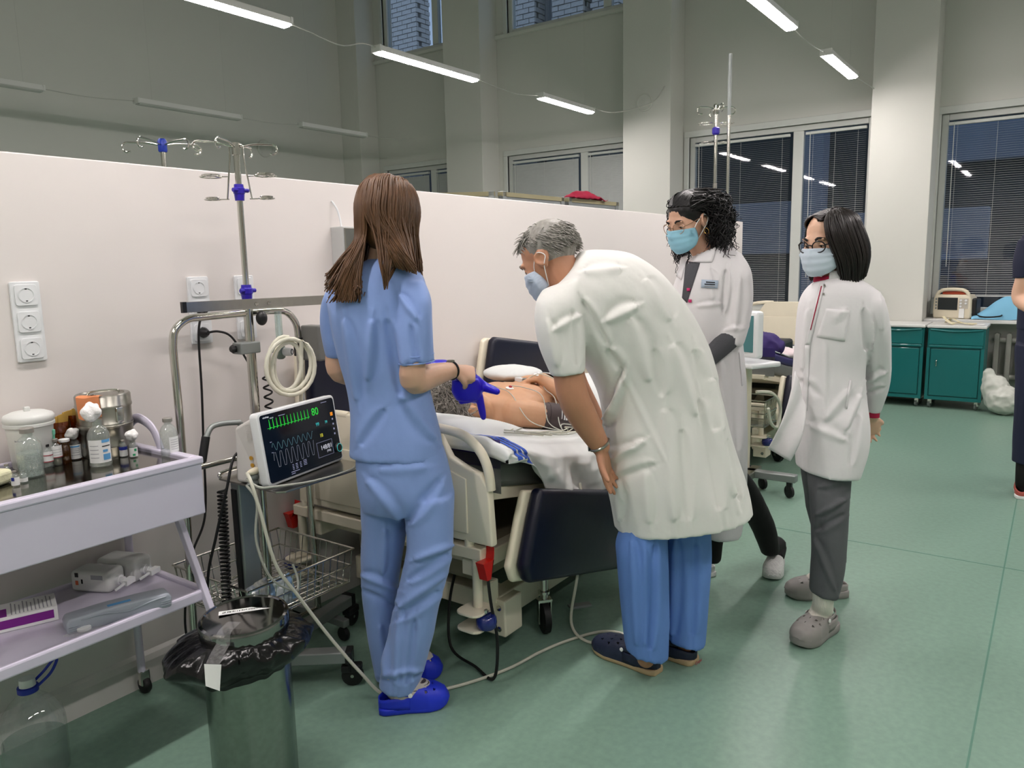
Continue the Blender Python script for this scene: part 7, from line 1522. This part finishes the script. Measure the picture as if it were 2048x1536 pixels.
# pressure cuff, pulse oximeter, electrodes and leads
ca, cb_ = sh * .62 + el * .38, sh * .08 + el * .92; b = MB(); limb(b, [ca, (ca + cb_) / 2, cb_], [.0635, .062, .056], 28, 6)
cuff = b.build('pressure_cuff', mat('brown cuff cloth', '#4a3f3f', .7, bump=.1, bscale=60), root, smooth=True); dA = unit(cb_ - ca)
nA = unit(V3(-.35, -.75, .55) - dA * np.dot(V3(-.35, -.75, .55), dA)); tA = np.cross(nA, dA)
for k, (o_, t0, t1, w_) in enumerate(((-.030, -.55, .25, .0018), (-.018, -.60, .55, .0028), (-.008, -.60, .05, .0042), (.046, -.5, .45, .0010), (.056, -.4, .5, .0010))):
    b = MB(); b.grid(lambda u_, v_: (ca + cb_) / 2 + dA * (o_ + (u_ - .5) * 2 * w_) + .0645 * (nA * math.cos(t0 + (t1 - t0) * v_) + tA * math.sin(t0 + (t1 - t0) * v_)), 2, 10); b.build('cuff_print', M_paper, cuff, smooth=True)
tip = wr + unit(V3(-.06, .9, .02)) * .10; t = thing('pulse_oximeter', 'white finger clip sensor on the patient hand', 'sensor', tip)
MB().obox(tip + V3(-.035, .0, -.005), (.012, -.004, 0), (.004, .024, 0), (0, 0, .011)).build('clip', M_white, t, bevel=.004); MB().obox(tip + V3(-.04, -.03, -.002), (.009, 0, 0), (0, .010, 0), (0, 0, .008)).build('cable_boot', M_alu, t, bevel=.003)
MB().tube(spline([tip + V3(-.04, -.035, -.002), wr + V3(-.03, -.01, .03), wr * .5 + el * .5 + V3(-.01, -.02, .065), el + V3(.02, -.06, .03), V3(2.93, 1.60, zt(2.93) + .02)], 8), .0025, 6).build('lead', M_leadw, t, smooth=True)
def surf(x, y):
    h = bvp.ray_cast(Vector((x, y, 1.6)), Vector((0, 0, -1))); return V3(h[0]) if h[0] is not None else V3(x, y, .85)
def electrode(x, y, m, label, pts):
    p = surf(x, y); t = thing('ecg_electrode', label, 'electrode', p); MB().lathe([(.019, -.001), (.019, .003), (.012, .004), (0, .005)], p, 20, (0, -.2, 1)).build('pad', M_paper, t, smooth=True); MB().lathe([(.007, 0), (.008, .006), (.005, .009), (0, .010)], p + V3(.004, 0, .004), 14, (0, -.2, 1)).build('snap', m, t, smooth=True)
    MB().tube(spline([p + V3(.004, 0, .012)] + [V3(q) for q in pts], 8), .0022, 6).build('lead', M_lead, t, smooth=True)
jn = V3(2.70, 1.66, zt(2.7) + .03)
q1 = surf(2.80, 1.93) + V3(0, 0, .012)
electrode(2.775, 1.985, mat('red snap', '#a3202a', .4), 'white electrode with red snap under the collarbone', [q1, V3(2.80, 1.83, zt(2.8) + .17), V3(2.74, 1.76, zt(2.74) + .06), jn])
electrode(2.96, 1.955, M_white, 'white electrode on the lower ribs by the forearm', [surf(2.93, 1.90) + V3(0, 0, .01), V3(2.86, 1.80, zt(2.86) + .16), V3(2.78, 1.73, zt(2.78) + .06), jn])
electrode(2.79, 2.13, mat('yellow snap', '#c9a928', .4), 'electrode with yellow snap on the far collarbone', [surf(2.74, 2.02) + V3(0, 0, .01), surf(2.71, 1.93) + V3(0, 0, .012), V3(2.66, 1.80, zt(2.66) + .06), jn])
t = thing('lead_bundle', 'tangle of grey monitor leads on the sheet edge', 'cables', jn); rg = random.Random(6)
for k in range(6):
    pts = [V3(2.16 + .03 * k, 1.70 - .02 * k, zt(2.2) + .03)] + [V3(2.2 + .12 * j + rg.uniform(-.03, .03), 1.60 + rg.uniform(-.05, .06), zt(2.2 + .12 * j) + .022 + rg.uniform(0, .02)) for j in range(1, 5)] + [jn + V3(rg.uniform(0, .1), rg.uniform(-.06, .05), .02), V3(2.88 + rg.uniform(-.03, .03), 1.56 + rg.uniform(-.03, .03), zt(2.85) + .03)]
    MB().tube(spline(pts, 8), .0026, 6).build('lead', M_lead if k % 2 else M_leadw, t, smooth=True)
bpy.data.scenes.remove(WORK)
